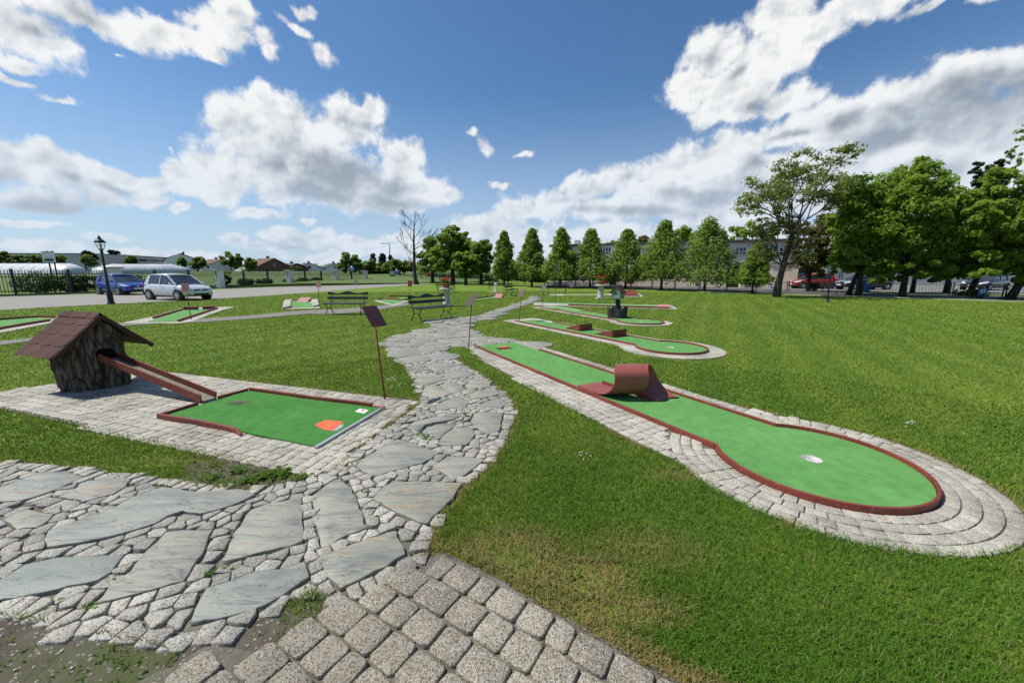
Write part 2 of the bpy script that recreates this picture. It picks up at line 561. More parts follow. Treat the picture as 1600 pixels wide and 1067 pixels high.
def leaf_mat(name, dark, light, trans=.52, gloss=.35):
    t = NT(name)
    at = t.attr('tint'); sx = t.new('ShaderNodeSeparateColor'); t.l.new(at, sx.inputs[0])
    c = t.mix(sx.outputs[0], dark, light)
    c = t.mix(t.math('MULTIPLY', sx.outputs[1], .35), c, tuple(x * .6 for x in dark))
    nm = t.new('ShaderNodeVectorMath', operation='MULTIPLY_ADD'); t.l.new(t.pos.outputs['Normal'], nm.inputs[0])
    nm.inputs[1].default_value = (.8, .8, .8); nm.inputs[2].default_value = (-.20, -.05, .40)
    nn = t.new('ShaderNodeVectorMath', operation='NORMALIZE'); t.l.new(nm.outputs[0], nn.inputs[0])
    t.done(c, .6, nn.outputs[0], spec=gloss * .4)
    tr = t.new('ShaderNodeBsdfTranslucent'); 
    warm = t.mix(.5, c, tuple(min(1, x * 1.7) for x in light)); t.l.new(warm, tr.inputs[0])
    mx = t.new('ShaderNodeMixShader'); mx.inputs[0].default_value = trans
    out = t.n['Material Output']
    t.l.new(t.b.outputs[0], mx.inputs[1]); t.l.new(tr.outputs[0], mx.inputs[2]); t.l.new(mx.outputs[0], out.inputs[0])
    return t.m
MAT['linden'] = leaf_mat('linden_leaves', (.062, .118, .020), (.25, .345, .054))
MAT['maple'] = leaf_mat('maple_leaves', (.098, .172, .024), (.265, .375, .048))
MAT['olive'] = leaf_mat('olive_brown_leaves', (.055, .060, .016), (.17, .16, .052))
MAT['sparse'] = leaf_mat('young_acacia_leaves', (.085, .112, .026), (.24, .285, .075))
MAT['conifer'] = leaf_mat('conifer_needles', (.018, .032, .016), (.065, .09, .045), .1)
MAT['hedge'] = leaf_mat('hedge_leaves', (.018, .036, .008), (.075, .125, .022), .2)
MAT['farleaf'] = leaf_mat('distant_leaves', (.07, .11, .03), (.20, .27, .06))
MAT['yellowleaf'] = leaf_mat('golden_privet_leaves', (.10, .10, .012), (.30, .28, .03))
MAT['weed'] = leaf_mat('weed_leaves', (.04, .09, .012), (.13, .23, .035))
MAT['flower'] = leaf_mat('red_geranium_petals', (.38, .03, .012), (.62, .085, .025), .2)

def grass_mat():
    t = NT('grass_blades')
    c = t.attr('tint')
    nm = t.new('ShaderNodeVectorMath', operation='MULTIPLY_ADD'); t.l.new(t.pos.outputs['Normal'], nm.inputs[0])
    nm.inputs[1].default_value = (.55, .55, .55); nm.inputs[2].default_value = (0, 0, .6)
    nn = t.new('ShaderNodeVectorMath', operation='NORMALIZE'); t.l.new(nm.outputs[0], nn.inputs[0])
    t.done(c, .7, nn.outputs[0], spec=.12)
    tr = t.new('ShaderNodeBsdfTranslucent'); t.l.new(t.mix(.6, c, (.30, .42, .05)), tr.inputs[0])
    mx = t.new('ShaderNodeMixShader'); mx.inputs[0].default_value = .3
    t.l.new(t.b.outputs[0], mx.inputs[1]); t.l.new(tr.outputs[0], mx.inputs[2]); t.l.new(mx.outputs[0], t.n['Material Output'].inputs[0])
    return t.m
MAT['grass'] = grass_mat()

def bark_mat(name, a, b, scale=7, zs=.22, depth=.03):
    t = NT(name)
    v = t.coord((1, 1, zs))
    f = t.noise(scale, v, 8, .62, .8); g = t.voro(scale * 1.6, v, 'DISTANCE_TO_EDGE')
    c = t.ramp(f, [(.32, a), (.7, b)])
    c = t.mix(t.ramp(g, [(.0, .8), (.16, 0.0)]), c, tuple(x * .35 for x in a))
    h = t.math('ADD', t.math('MULTIPLY', t.ramp(g, [(0, 0.0), (.3, 1.0)]), .8), f)
    return t.done(c, .95, t.bump(h, .9, depth), spec=.15)
MAT['bark'] = bark_mat('tree_bark', (.032, .026, .018), (.09, .075, .055), 5)
MAT['stump_bark'] = bark_mat('old_stump_bark', (.045, .037, .027), (.25, .205, .155), 9, .2, .04)
MAT['dead_wood'] = bark_mat('grey_dead_wood', (.05, .048, .044), (.135, .128, .118), 14, .2, .03)
MAT['greybark'] = bark_mat('bare_grey_bark', (.05, .045, .04), (.12, .105, .09), 5)

# ------------------------------------------------------------------ camera, sun, sky
cam = bpy.data.objects.new('camera', bpy.data.cameras.new('camera'))
COL.objects.link(cam); sc.camera = cam
cam.location = (0, 0, EYE); cam.rotation_euler = (rad(90) - PITCH, 0, 0)
cam.data.sensor_width = 36; cam.data.lens = FPX / 1600 * 36
cam.data.clip_start = .05; cam.data.clip_end = 6000
sc.view_settings.view_transform = 'Standard'; sc.view_settings.look = 'None'
sc.view_settings.exposure = 0; sc.view_settings.gamma = 1
sc.cycles.use_denoising = True
sc.cycles.max_bounces = 6; sc.cycles.transparent_max_bounces = 6; sc.cycles.transmission_bounces = 3
sc.cycles.diffuse_bounces = 4; sc.cycles.glossy_bounces = 2

SUN_EL = rad(56); SUN_DIR = Vector((-math.cos(SUN_EL) * .995, math.cos(SUN_EL) * .085, math.sin(SUN_EL))).normalized()
sun = bpy.data.objects.new('sun', bpy.data.lights.new('sun', 'SUN'))
COL.objects.link(sun)
sun.data.energy = 5.0; sun.data.angle = rad(.53); sun.data.color = (1, .955, .88)
sun.rotation_euler = (-SUN_DIR).to_track_quat('-Z', 'Y').to_euler()
sun.location = (-20, 4, 30)

def sky_world():
    w = bpy.data.worlds.new('World'); sc.world = w; w.use_nodes = True
    nt = w.node_tree; N = nt.nodes; L = nt.links
    bg = N['Background']
    def azel(u, v):
        d = Vector(ray(u, v)).normalized()
        return math.degrees(math.atan2(d.x, d.y)) / 10, math.degrees(math.asin(d.z)) / 10
    def ell(lst):
        out = []
        for u, v, ru, rv, *b in lst:
            a, e = azel(u, v)
            a1, _ = azel(u + ru, v); a0, _ = azel(u - ru, v); _, e1 = azel(u, v - rv); _, e0 = azel(u, v + rv)
            out.append((a, e, (a1 - a0) / 2, (e1 - e0) / 2, b[0] if b else 0))
        return out
    puffs = ell([
        # the tall cumulus left of centre
        (412, 150, 42, 34), (440, 178, 62, 40), (395, 205, 66, 50), (470, 225, 105, 55), (545, 200, 70, 40), (588, 172, 24, 26),
        (430, 265, 120, 55), (340, 270, 62, 42), (285, 275, 45, 24), (535, 285, 130, 52), (628, 262, 42, 42), (655, 300, 60, 34), (705, 305, 26, 22), (600, 315, 90, 24), (330, 300, 60, 22),
        # bank at the far left
        (20, 250, 60, 36), (70, 258, 60, 36), (120, 275, 70, 34), (190, 280, 60, 22), (60, 310, 100, 28), (-60, 270, 90, 60), (245, 290, 50, 20), (165, 312, 40, 14), (240, 312, 34, 12), (280, 328, 24, 10),
        # ragged cloud at the upper left
        (30, 45, 130, 56, .16), (150, 30, 130, 44, .2), (250, 50, 110, 38, .18), (335, 40, 80, 36, .18), (370, 18, 60, 26, .2), (300, 78, 60, 20, .25), (90, 75, 60, 26, .3), (425, 82, 30, 22, .3), (500, 85, 30, 30, .32), (460, 40, 34, 20, .34), (480, 15, 30, 16, .36), (410, 60, 30, 20, .3), (20, 95, 40, 20, .25), (-70, 40, 90, 60, .1),
        (20, 124, 60, 12, .35), (85, 150, 44, 12, .42), (190, 88, 30, 12, .45),
        # great tower right of centre
        (1105, 88, 56, 46), (1140, 135, 88, 56), (1085, 140, 46, 46), (1190, 95, 84, 50), (1255, 55, 90, 40), (1330, 15, 80, 34), (1215, 25, 62, 34), (1135, 172, 70, 26), (1235, 150, 42, 34), (1400, -25, 110, 34),
        # bank below it, climbing to the right
        (1180, 222, 34, 22), (1130, 240, 70, 34), (1060, 255, 66, 34), (1160, 275, 90, 40), (985, 272, 56, 28), (1050, 300, 100, 32), (920, 292, 60, 24), (870, 315, 80, 24), (960, 330, 120, 26), (1120, 330, 120, 34), (810, 330, 50, 16),
        (1245, 205, 60, 30), (1310, 195, 80, 42), (1390, 165, 80, 42), (1470, 140, 80, 44), (1550, 115, 70, 36), (1640, 120, 80, 50), (1440, 215, 150, 60), (1300, 260, 130, 50), (1570, 215, 120, 64), (1500, 280, 150, 50), (1680, 220, 110, 80), (1240, 310, 120, 40), (1400, 320, 160, 50), (1600, 320, 160, 60),
        # low clouds over the horizon
        (400, 334, 44, 13), (470, 372, 70, 17), (500, 366, 36, 14), (420, 385, 60, 12, .1), (375, 374, 26, 9, .1), (560, 380, 50, 14), (625, 372, 40, 14), (640, 396, 90, 16, .1), (780, 345, 40, 24), (760, 362, 70, 24), (820, 368, 80, 22), (700, 388, 80, 20, .1), (170, 372, 60, 12, .2), (60, 385, 120, 14, .22), (250, 395, 140, 12, .2), (480, 340, 22, 8, .15), (505, 400, 80, 14, .1), (30, 350, 110, 9, .3),
        # scraps
        (757, 226, 40, 22, .34), (738, 214, 22, 12, .45), (815, 246, 18, 11, .5), (270, 236, 14, 14, .5), (1450, 15, 60, 26, .42), (1540, 5, 50, 20, .45), (780, 290, 26, 12, .5), (1010, 380, 230, 34, .1), (860, 388, 150, 26, .1), (1220, 380, 220, 46, .1), (710, 402, 120, 16, .15), (1500, 380, 260, 40, .1),
        # beyond the frame
        (2200, 200, 500, 120), (-700, 250, 420, 90), (2100, -300, 500, 120, .1), (-500, -260, 400, 120, .1), (3000, 330, 900, 90)])
    shades = ell([(520, 268, 90, 34), (590, 290, 70, 26), (500, 305, 130, 16), (610, 322, 90, 12), (430, 262, 50, 20, .3),
                  (70, 325, 130, 22), (120, 290, 40, 14, .25), (20, 272, 50, 18, .35), (190, 300, 50, 12, .3),
                  (1490, 175, 130, 46), (1400, 205, 110, 32), (1580, 150, 90, 48), (1320, 180, 60, 18, .25), (1250, 205, 40, 12, .3),
                  (1120, 305, 100, 22, .1), (1185, 255, 40, 30, .3), (1000, 335, 130, 16, .2), (1190, 160, 60, 26, .4), (1140, 120, 40, 26, .5), (1440, 265, 120, 30, .4), (1250, 240, 70, 14, .35), (470, 384, 60, 8, .3), (900, 335, 60, 14, .35)])
    def group(name, items, k, warp):
        g = bpy.data.node_groups.new(name, 'ShaderNodeTree')
        g.interface.new_socket('Vector', in_out='INPUT', socket_type='NodeSocketVector')
        g.interface.new_socket('Field', in_out='OUTPUT', socket_type='NodeSocketFloat')
        n = g.nodes; l = g.links
        gi = n.new('NodeGroupInput'); go = n.new('NodeGroupOutput')
        nz = n.new('ShaderNodeTexNoise'); nz.noise_dimensions = '2D'; nz.inputs['Scale'].default_value = 1.5; nz.inputs['Detail'].default_value = 4
        l.new(gi.outputs[0], nz.inputs['Vector'])
        wv = n.new('ShaderNodeVectorMath'); wv.operation = 'SUBTRACT'; l.new(nz.outputs['Color'], wv.inputs[0]); wv.inputs[1].default_value = (.5, .5, .5)
        wm = n.new('ShaderNodeVectorMath'); wm.operation = 'MULTIPLY_ADD'; l.new(wv.outputs[0], wm.inputs[0]); wm.inputs[1].default_value = (warp, warp * .7, 0); l.new(gi.outputs[0], wm.inputs[2])
        acc = None
        for a, e, ra, re, b in items:
            m = n.new('ShaderNodeVectorMath'); m.operation = 'MULTIPLY_ADD'
            l.new(wm.outputs[0], m.inputs[0]); m.inputs[1].default_value = (1 / ra, 1 / re, 0); m.inputs[2].default_value = (-a / ra, -e / re, 0)
            ln = n.new('ShaderNodeVectorMath'); ln.operation = 'LENGTH'; l.new(m.outputs[0], ln.inputs[0])
            cur = ln.outputs['Value']
            if b:
                ad = n.new('ShaderNodeMath'); l.new(cur, ad.inputs[0]); ad.inputs[1].default_value = b; cur = ad.outputs[0]
            if acc is None: acc = cur
            else:
                sm = n.new('ShaderNodeMath'); sm.operation = 'SMOOTH_MIN'; l.new(acc, sm.inputs[0]); l.new(cur, sm.inputs[1]); sm.inputs[2].default_value = k
                acc = sm.outputs[0]
        inv = n.new('ShaderNodeMath'); inv.operation = 'SUBTRACT'; inv.inputs[0].default_value = 1; l.new(acc, inv.inputs[1])
        l.new(inv.outputs[0], go.inputs[0])
        return g
    gp = group('cloud_masses', puffs, .28, .5)
    gs = group('cloud_shadows', shades, .5, .55)
    tc = N.new('ShaderNodeTexCoord'); sx = N.new('ShaderNodeSeparateXYZ'); L.new(tc.outputs['Generated'], sx.inputs[0])
    def M(op, a, b=0.0, c=0.0, clamp=False):
        m = N.new('ShaderNodeMath'); m.operation = op; m.use_clamp = clamp
        for k, v in enumerate((a, b, c)):
            if isinstance(v, (int, float)): m.inputs[k].default_value = v
            else: L.new(v, m.inputs[k])
        return m.outputs[0]
    az = M('MULTIPLY', M('ARCTAN2', sx.outputs[0], sx.outputs[1]), 18 / math.pi)
    el = M('MULTIPLY', M('ARCSINE', sx.outputs[2]), 18 / math.pi)
    cb = N.new('ShaderNodeCombineXYZ'); L.new(az, cb.inputs[0]); L.new(el, cb.inputs[1])
    P = cb.outputs[0]
    def off(dx, dy):
        v = N.new('ShaderNodeVectorMath'); v.operation = 'ADD'; L.new(P, v.inputs[0]); v.inputs[1].default_value = (dx, dy, 0); return v.outputs[0]
    def detail(p, dv=3.6, dn=8, vs=2.3, ns=2.6):
        # billows (inverted cell distances at several sizes) plus fine fraying
        nz0 = N.new('ShaderNodeTexNoise'); nz0.noise_dimensions = '2D'; nz0.inputs['Scale'].default_value = 3.0; nz0.inputs['Detail'].default_value = 3
        L.new(p, nz0.inputs['Vector'])
        wv = N.new('ShaderNodeVectorMath'); wv.operation = 'MULTIPLY_ADD'; L.new(nz0.outputs['Color'], wv.inputs[0]); wv.inputs[1].default_value = (.30, .30, 0); L.new(p, wv.inputs[2])
        vo = N.new('ShaderNodeTexVoronoi'); vo.voronoi_dimensions = '2D'; vo.feature = 'F1'; vo.inputs['Scale'].default_value = vs; vo.inputs['Detail'].default_value = dv
        vo.inputs['Roughness'].default_value = .52; vo.inputs['Lacunarity'].default_value = 2.3; vo.normalize = True
        L.new(wv.outputs[0], vo.inputs['Vector'])
        nz = N.new('ShaderNodeTexNoise'); nz.noise_dimensions = '2D'; nz.inputs['Scale'].default_value = ns; nz.inputs['Detail'].default_value = dn; nz.inputs['Roughness'].default_value = .66
        L.new(p, nz.inputs['Vector'])
        a = M('MULTIPLY_ADD', vo.outputs['Distance'], -1.25, .46)
        return M('MULTIPLY_ADD', M('SUBTRACT', nz.outputs['Fac'], .5), 1.9, a)
    def G1(g, p):
        n = N.new('ShaderNodeGroup'); n.node_tree = g; L.new(p, n.inputs[0]); return n.outputs[0]
    f0 = G1(gp, P); d0 = detail(P)
    dens = M('MULTIPLY_ADD', d0, .62, f0)
    # thin streaks low over the horizon and a few very faint veils
    alpha = N.new('ShaderNodeMapRange'); alpha.interpolation_type = 'SMOOTHERSTEP'; L.new(dens, alpha.inputs[0])
    alpha.inputs[1].default_value = -.11; alpha.inputs[2].default_value = .46
    relief = M('SUBTRACT', detail(P, 1.6, 2.5), detail(off(-.09, .16), 1.6, 2.5))
    fine = M('SUBTRACT', d0, detail(off(-.03, .05), 3.0, 6))
    soft = N.new('ShaderNodeTexNoise'); soft.noise_dimensions = '2D'; soft.inputs['Scale'].default_value = 1.1; soft.inputs['Detail'].default_value = 3; L.new(off(3.3, 1.7), soft.inputs['Vector'])
    lit = M('MULTIPLY_ADD', fine, .24, M('MULTIPLY_ADD', relief, .40, .90))
    lit = M('MULTIPLY_ADD', M('SUBTRACT', soft.outputs['Fac'], .5), .55, lit)
    lit = M('SUBTRACT', lit, M('MULTIPLY', M('MAXIMUM', M('SUBTRACT', f0, .45), 0.0), .45))
    sh = N.new('ShaderNodeMapRange'); sh.interpolation_type = 'SMOOTHSTEP'
    L.new(M('MULTIPLY_ADD', d0, .28, G1(gs, P)), sh.inputs[0]); sh.inputs[1].default_value = -.35; sh.inputs[2].default_value = .95
    lit = M('SUBTRACT', lit, M('MULTIPLY', sh.outputs[0], .70))
    cr = N.new('ShaderNodeValToRGB'); L.new(lit, cr.inputs[0])
    el_ = cr.color_ramp.elements
    while len(el_) < 4: el_.new(.5)
    for k, (p, c) in enumerate([(.10, (.26, .30, .345)), (.36, (.42, .46, .505)), (.64, (.68, .715, .75)), (.95, (.92, .93, .93))]):
        el_[k].position = p; el_[k].color = (*c, 1)
    sky = N.new('ShaderNodeTexSky'); sky.sky_type = 'NISHITA'; sky.sun_disc = False
    sky.sun_elevation = SUN_EL; sky.sun_rotation = math.atan2(SUN_DIR.x, SUN_DIR.y); sky.altitude = 120
    sky.air_density = 1.0; sky.dust_density = .8; sky.ozone_density = 2.2
    STR = .10
    # deepen the blue overhead
    tint = N.new('ShaderNodeMix'); tint.data_type = 'RGBA'; tint.blend_type = 'MULTIPLY'; tint.inputs[0].default_value = 1
    L.new(sky.outputs[0], tint.inputs[6]); tint.inputs[7].default_value = (.71, .985, 1.19, 1)
    up = N.new('ShaderNodeMix'); up.data_type = 'RGBA'; up.blend_type = 'MIX'
    scl = N.new('ShaderNodeVectorMath'); scl.operation = 'SCALE'; L.new(cr.outputs[0], scl.inputs[0]); scl.inputs[3].default_value = 1 / STR
    L.new(alpha.outputs[0], up.inputs[0]); L.new(tint.outputs[2], up.inputs[6]); L.new(scl.outputs[0], up.inputs[7])
    # haze near the horizon
    hz = N.new('ShaderNodeMapRange'); hz.interpolation_type = 'SMOOTHSTEP'; L.new(el, hz.inputs[0])
    hz.inputs[1].default_value = 2.4; hz.inputs[2].default_value = -.2; hz.inputs[3].default_value = 0; hz.inputs[4].default_value = .66
    hm = N.new('ShaderNodeMix'); hm.data_type = 'RGBA'; L.new(hz.outputs[0], hm.inputs[0]); L.new(up.outputs[2], hm.inputs[6])
    hm.inputs[7].default_value = (.575 / STR, .69 / STR, .84 / STR, 1)
    L.new(hm.outputs[2], bg.inputs[0]); bg.inputs[1].default_value = STR
    try: w.cycles.sampling_method = 'MANUAL'; w.cycles.sample_map_resolution = 512
    except Exception: pass
sky_world()

# ------------------------------------------------------------------ paved outlines (metres)
PATH = GP([(-60, 735), (0, 727), (60, 728), (130, 737), (210, 745), (300, 757), (370, 770), (430, 762), (480, 752), (512, 744), (560, 706), (610, 669), (658, 632),
           (655, 615), (646, 596), (632, 572), (612, 556), (602, 538), (606, 529), (640, 521), (675, 512), (668, 504), (655, 503), (700, 498), (735, 495), (770, 487), (800, 477), (822, 470), (832, 462), (843, 462), (845, 468), (830, 475), (806, 481), (795, 487), (788, 493),
           (765, 499), (744, 503), (733, 508), (732, 513), (756, 526), (790, 532), (800, 535), (846, 538), (846, 546), (748, 548), (714, 540), (700, 541), (694, 545), (699, 553), (721, 569), (756, 590), (784, 613), (801, 630), (803, 655), (785, 701), (756, 738), (726, 764), (699, 792), (680, 822), (672, 850), (664, 882), (640, 897), (590, 920), (545, 942), (520, 944),
           (490, 935), (437, 950), (394, 972), (359, 1000), (310, 1012), (262, 1020), (200, 1010), (150, 1000), (114, 995), (44, 972), (0, 968), (-90, 965)])
BLOCKS = GP([(683, 866), (740, 889), (790, 914), (850, 949), (905, 978), (960, 1010), (1050, 1061)]) + [(1.05, 1.02), (1.9, .4), (1.9, -.6), (-2.6, -.6), (-2.2, .7)] + GP([(150, 1115), (219, 1067), (276, 1040), (328, 1008), (400, 1022), (434, 1006), (482, 981), (542, 957), (587, 931), (629, 910), (659, 889)])
DIRT = GP([(-200, 960), (0, 965), (260, 1018), (437, 945), (520, 938), (600, 912), (664, 876), (690, 862), (740, 885), (800, 915), (600, 960), (480, 1010), (330, 1040), (200, 1090), (60, 1180), (-300, 1180)])
HUTPAV = [(-8.3, 5.1)] + GP([(0, 613), (90, 601)]) + [(-5.86, 6.12), (-1.17, 4.64), (-1.49, 2.80), (-2.67, 3.19), (-6.08, 4.34), (-8.3, 5.0)]
LOT = GP([(-420, 520), (-150, 497), (0, 485), (60, 481), (120, 478), (180, 475), (260, 471), (340, 467), (420, 462), (500, 456), (560, 451), (620, 447), (670, 443.5), (700, 441), (690, 439.2), (660, 438.4), (640, 437.5), (614, 437.6), (575, 439.6), (560, 443), (450, 447.5), (340, 452.5), (240, 457), (150, 459.5), (0, 464), (-200, 471), (-420, 480)])
CREAM = GP([(-40, 546), (0, 540), (45, 534), (90, 526), (150, 516), (200, 509), (250, 506), (320, 503.5), (380, 499.5), (430, 495.5), (480, 491), (530, 490.5), (570, 487.5), (610, 481.5), (650, 475), (660, 474), (650, 472.5), (610, 476.5), (580, 479), (560, 481), (530, 483.5), (490, 485), (450, 487.5), (430, 489.5), (390, 493.5), (340, 496.5), (300, 499.5), (215, 501), (195, 504), (140, 513), (80, 524), (40, 530), (0, 534), (-40, 539)])

# lanes with a round end: tee point, centre of the circle, width, radius
class Keyhole:
    def __init__(s, T, C, w, R):
        s.T = Vector(T); s.C = Vector(C); s.w = w; s.R = R
        s.d = (s.C - s.T).normalized(); s.n = Vector((-s.d.y, s.d.x)); s.L = (s.C - s.T).length
        if s.n.x < 0: s.n = -s.n          # n points to the far (right) side
    def P(s, a, t, z=None):
        p = s.T + s.d * a + s.n * t
        return (p.x, p.y) if z is None else Vector((p.x, p.y, z))
    def st(s, p):
        q = Vector(p[:2]) - s.T
        return q.dot(s.d), q.dot(s.n)
    def outline(s, grow=0.0, a0=0.0, N=40):
        h = s.w / 2 + grow; R = s.R + grow
        th = math.asin(min(.99, h / R)); sj = s.L - R * math.cos(th)
        near = [s.P(a0, -h), s.P(sj, -h)]; far = [s.P(sj, h), s.P(a0, h)]
        arc = []
        for k in range(1, N):
            a = math.pi + th + (2 * math.pi - 2 * th) * k / N
            arc.append(s.P(s.L + R * math.cos(a), R * math.sin(a)))
        return near + arc + far
K2 = Keyhole((-.37, 8.41), (2.56, 3.05), .96, .72)
K3 = Keyhole((.47, 12.72), (3.37, 8.02), .80, .70)
K4 = Keyhole(G(856, 481), G(1000, 504.0), .85, .72)
PAD2 = [K2.P(-.15, -.52)] + [K2.P(.0, -.66), K2.P(1.5, -.92), K2.P(3.2, -.98), K2.P(4.4, -1.0), K2.P(5.1, -1.05)] + [K2.P(K2.L + 1.12 * math.cos(a), 1.12 * math.sin(a)) for a in [rad(x) for x in range(245, 455, 10)]] + [K2.P(5.55, .98), K2.P(4.9, .80), K2.P(3.5, .78), K2.P(.0, .78), K2.P(-.15, .62)]
PAD3 = K3.outline(.0, -.5)
PAD3 = [K3.P(-.5, -.62), K3.P(4.6, -.68)] + [K3.P(K3.L + 1.05 * math.cos(a), 1.05 * math.sin(a)) for a in [rad(x) for x in range(225, 500, 12)]] + [K3.P(4.7, .70), K3.P(-.5, .66)]
PAD4 = [K4.P(-.5, -.62), K4.P(K4.L - .7, -.62)] + [K4.P(K4.L + .98 * math.cos(a), .98 * math.sin(a)) for a in [rad(x) for x in range(225, 500, 12)]] + [K4.P(K4.L - .7, .6), K4.P(-.5, .6)]
SPARSE = GP([(290, 728), (340, 716), (420, 733), (505, 744), (480, 756), (430, 764), (350, 764), (280, 752)])
MASKS = [PATH, BLOCKS, HUTPAV, LOT, CREAM, PAD2, PAD3, PAD4]

def structure(mb, name, mat, label=None, **kw):
    return tag(mb.build(name, mat, **kw), label, kind='structure')

# ------------------------------------------------------------------ ground
g = MB()
XS = [-2500, -300, -60, -20, -8, 8, 20, 60, 300, 2500]; YS = [-60, -8, 0, 8, 20, 40, 80, 200, 600, 3000]
g.add([(x, y, 0) for y in YS for x in XS], [(j * 10 + i, j * 10 + i + 1, (j + 1) * 10 + i + 1, (j + 1) * 10 + i) for j in range(9) for i in range(9)])
structure(g, 'lawn', MAT['lawn'])

f = MB()       # crop field beyond the iron fence, rising very gently
fx = [-420, -300, -200, -140, -90, -60, -40, -25, -14, -5]
fy = [(30, .006), (34, .05), (45, .35), (70, 1.15), (110, 1.75), (160, 2.15), (230, 2.6), (420, 3.0)]
vs = []
for y, z in fy:
    for x in fx:
        vs.append((x, max(y, 29 + (x + 60) * .27 if x > -60 else 29) + (0 if y > 60 else 0), z * (1 if x < -20 else .35)))
f.add(vs, [(j * 10 + i, j * 10 + i + 1, (j + 1) * 10 + i + 1, (j + 1) * 10 + i) for j in range(len(fy) - 1) for i in range(9)])
# the field starts behind the fence line
for k, (x, y, z) in enumerate(f.v):
    if y < 60:
        lim = 30.5 if x < -40 else 30.5 + (x + 40) * .95
        f.v[k] = (x, max(y, lim + 1.2) + (y - 30) * .02, z)
structure(f, 'field', MAT['field'])

structure(MB().poly(LOT, .006), 'car_park', MAT['asphalt'])
structure(MB().poly(PATH, .004), 'path_bed', MAT['joint'])
structure(MB().poly(DIRT, .0075), 'bare_soil', MAT['dirt'])
structure(MB().poly(SPARSE, .0028), 'bare_soil', MAT['dirt'])
structure(MB().poly(BLOCKS, .011), 'paving_bed', MAT['joint'])
structure(MB().poly(HUTPAV, .008), 'paving_bed', MAT['joint'])
structure(MB().poly(PAD2, .008), 'paving_bed', MAT['joint'])
structure(MB().prism(PAD3, 0, .022), 'paving', MAT['paver'])
structure(MB().prism(PAD4, 0, .022), 'paving', MAT['paver'])

# ------------------------------------------------------------------ flagstone path
Z6 = lambda pts: GP([(x / 2.2857, 680 + y / 2.2857) for x, y in pts], .02)
Z4 = lambda pts: GP([(500 + x / 2.808, 480 + y / 2.808) for x, y in pts], .02)
FLAGS = [Z6(p) for p in (
    [(-260, 190), (-100, 150), (0, 140), (60, 130), (20, 150), (-120, 215)],
    [(20, 180), (140, 133), (235, 130), (300, 150), (200, 195), (80, 235), (-60, 245), (-140, 235)],
    [(205, 222), (350, 157), (470, 158), (450, 185), (400, 212), (300, 238)],
    [(165, 347), (370, 280), (480, 220), (575, 188), (640, 192), (700, 205), (860, 195), (912, 213), (880, 232), (790, 263), (720, 282), (650, 274), (600, 290), (550, 318), (440, 352), (280, 387), (170, 400)],
    [(10, 303), (60, 282), (100, 265), (190, 285), (160, 318), (130, 330), (60, 335)],
    [(-120, 560), (0, 520), (90, 462), (200, 440), (440, 430), (400, 490), (350, 520), (200, 550), (60, 580), (-40, 600)],
    [(350, 600), (390, 545), (460, 490), (530, 410), (590, 350), (650, 338), (755, 340), (735, 400), (690, 470), (655, 520), (560, 550), (480, 572), (400, 590)],
    [(790, 455), (840, 350), (892, 270), (975, 242), (1077, 225), (1080, 300), (1083, 378), (1040, 395), (960, 412), (870, 440)],
    [(1117, 220), (1160, 180), (1215, 150), (1262, 203), (1285, 260), (1310, 332), (1240, 355), (1150, 402), (1135, 350), (1120, 290)],
    [(1140, 440), (1200, 412), (1290, 380), (1412, 340), (1432, 380), (1450, 425), (1380, 470), (1215, 552), (1180, 510)],
    [(680, 672), (700, 610), (742, 547), (830, 520), (900, 490), (1000, 478), (1090, 455), (1100, 480), (1105, 505), (1010, 570), (930, 612), (820, 648)])]
FLAGS += [Z4(p) for p in (
    [(235, 840), (280, 790), (330, 766), (480, 766), (625, 772), (600, 815), (562, 860), (510, 905), (470, 952), (400, 930), (330, 898), (270, 862)],
    [(160, 692), (220, 645), (290, 608), (340, 580), (420, 600), (520, 640), (490, 662), (445, 687), (330, 715), (250, 742), (190, 722)],
    [(492, 702), (530, 672), (562, 656), (640, 658), (722, 666), (680, 702), (640, 735), (590, 762), (540, 725)],
    [(662, 502), (668, 480), (685, 462), (740, 458), (800, 466), (796, 505), (788, 542), (732, 560), (700, 535)],
    [(515, 600), (545, 560), (585, 530), (640, 524), (672, 532), (682, 560), (640, 606), (570, 608)],
    [(440, 552), (470, 528), (505, 515), (560, 510), (597, 512), (560, 545), (525, 575), (480, 592)],
    [(385, 532), (400, 512), (440, 496), (520, 482), (600, 470), (612, 484), (560, 500), (500, 508), (460, 520), (428, 560)],
    [(655, 602), (672, 578), (700, 574), (696, 620), (672, 618)],
    [(508, 432), (550, 410), (600, 396), (656, 410), (640, 440), (580, 446), (520, 456)],
    [(690, 432), (730, 412), (782, 400), (832, 420), (795, 440), (740, 440)],
    [(640, 385), (700, 366), (772, 355), (792, 380), (740, 392), (700, 400)],
    [(445, 387), (452, 362), (470, 350), (522, 345), (577, 380), (535, 400), (480, 396)],
    [(530, 347), (570, 336), (612, 334), (637, 360), (610, 374), (580, 380)],
    [(635, 342), (662, 320), (710, 318), (752, 335), (742, 350), (690, 356), (650, 355)],
    [(410, 327), (435, 302), (500, 290), (545, 318), (500, 335), (452, 346)],
    [(540, 297), (575, 282), (622, 275), (682, 290), (642, 312), (560, 316)])]
FLAGS = [f if area(f) > 0 else f[::-1] for f in FLAGS]

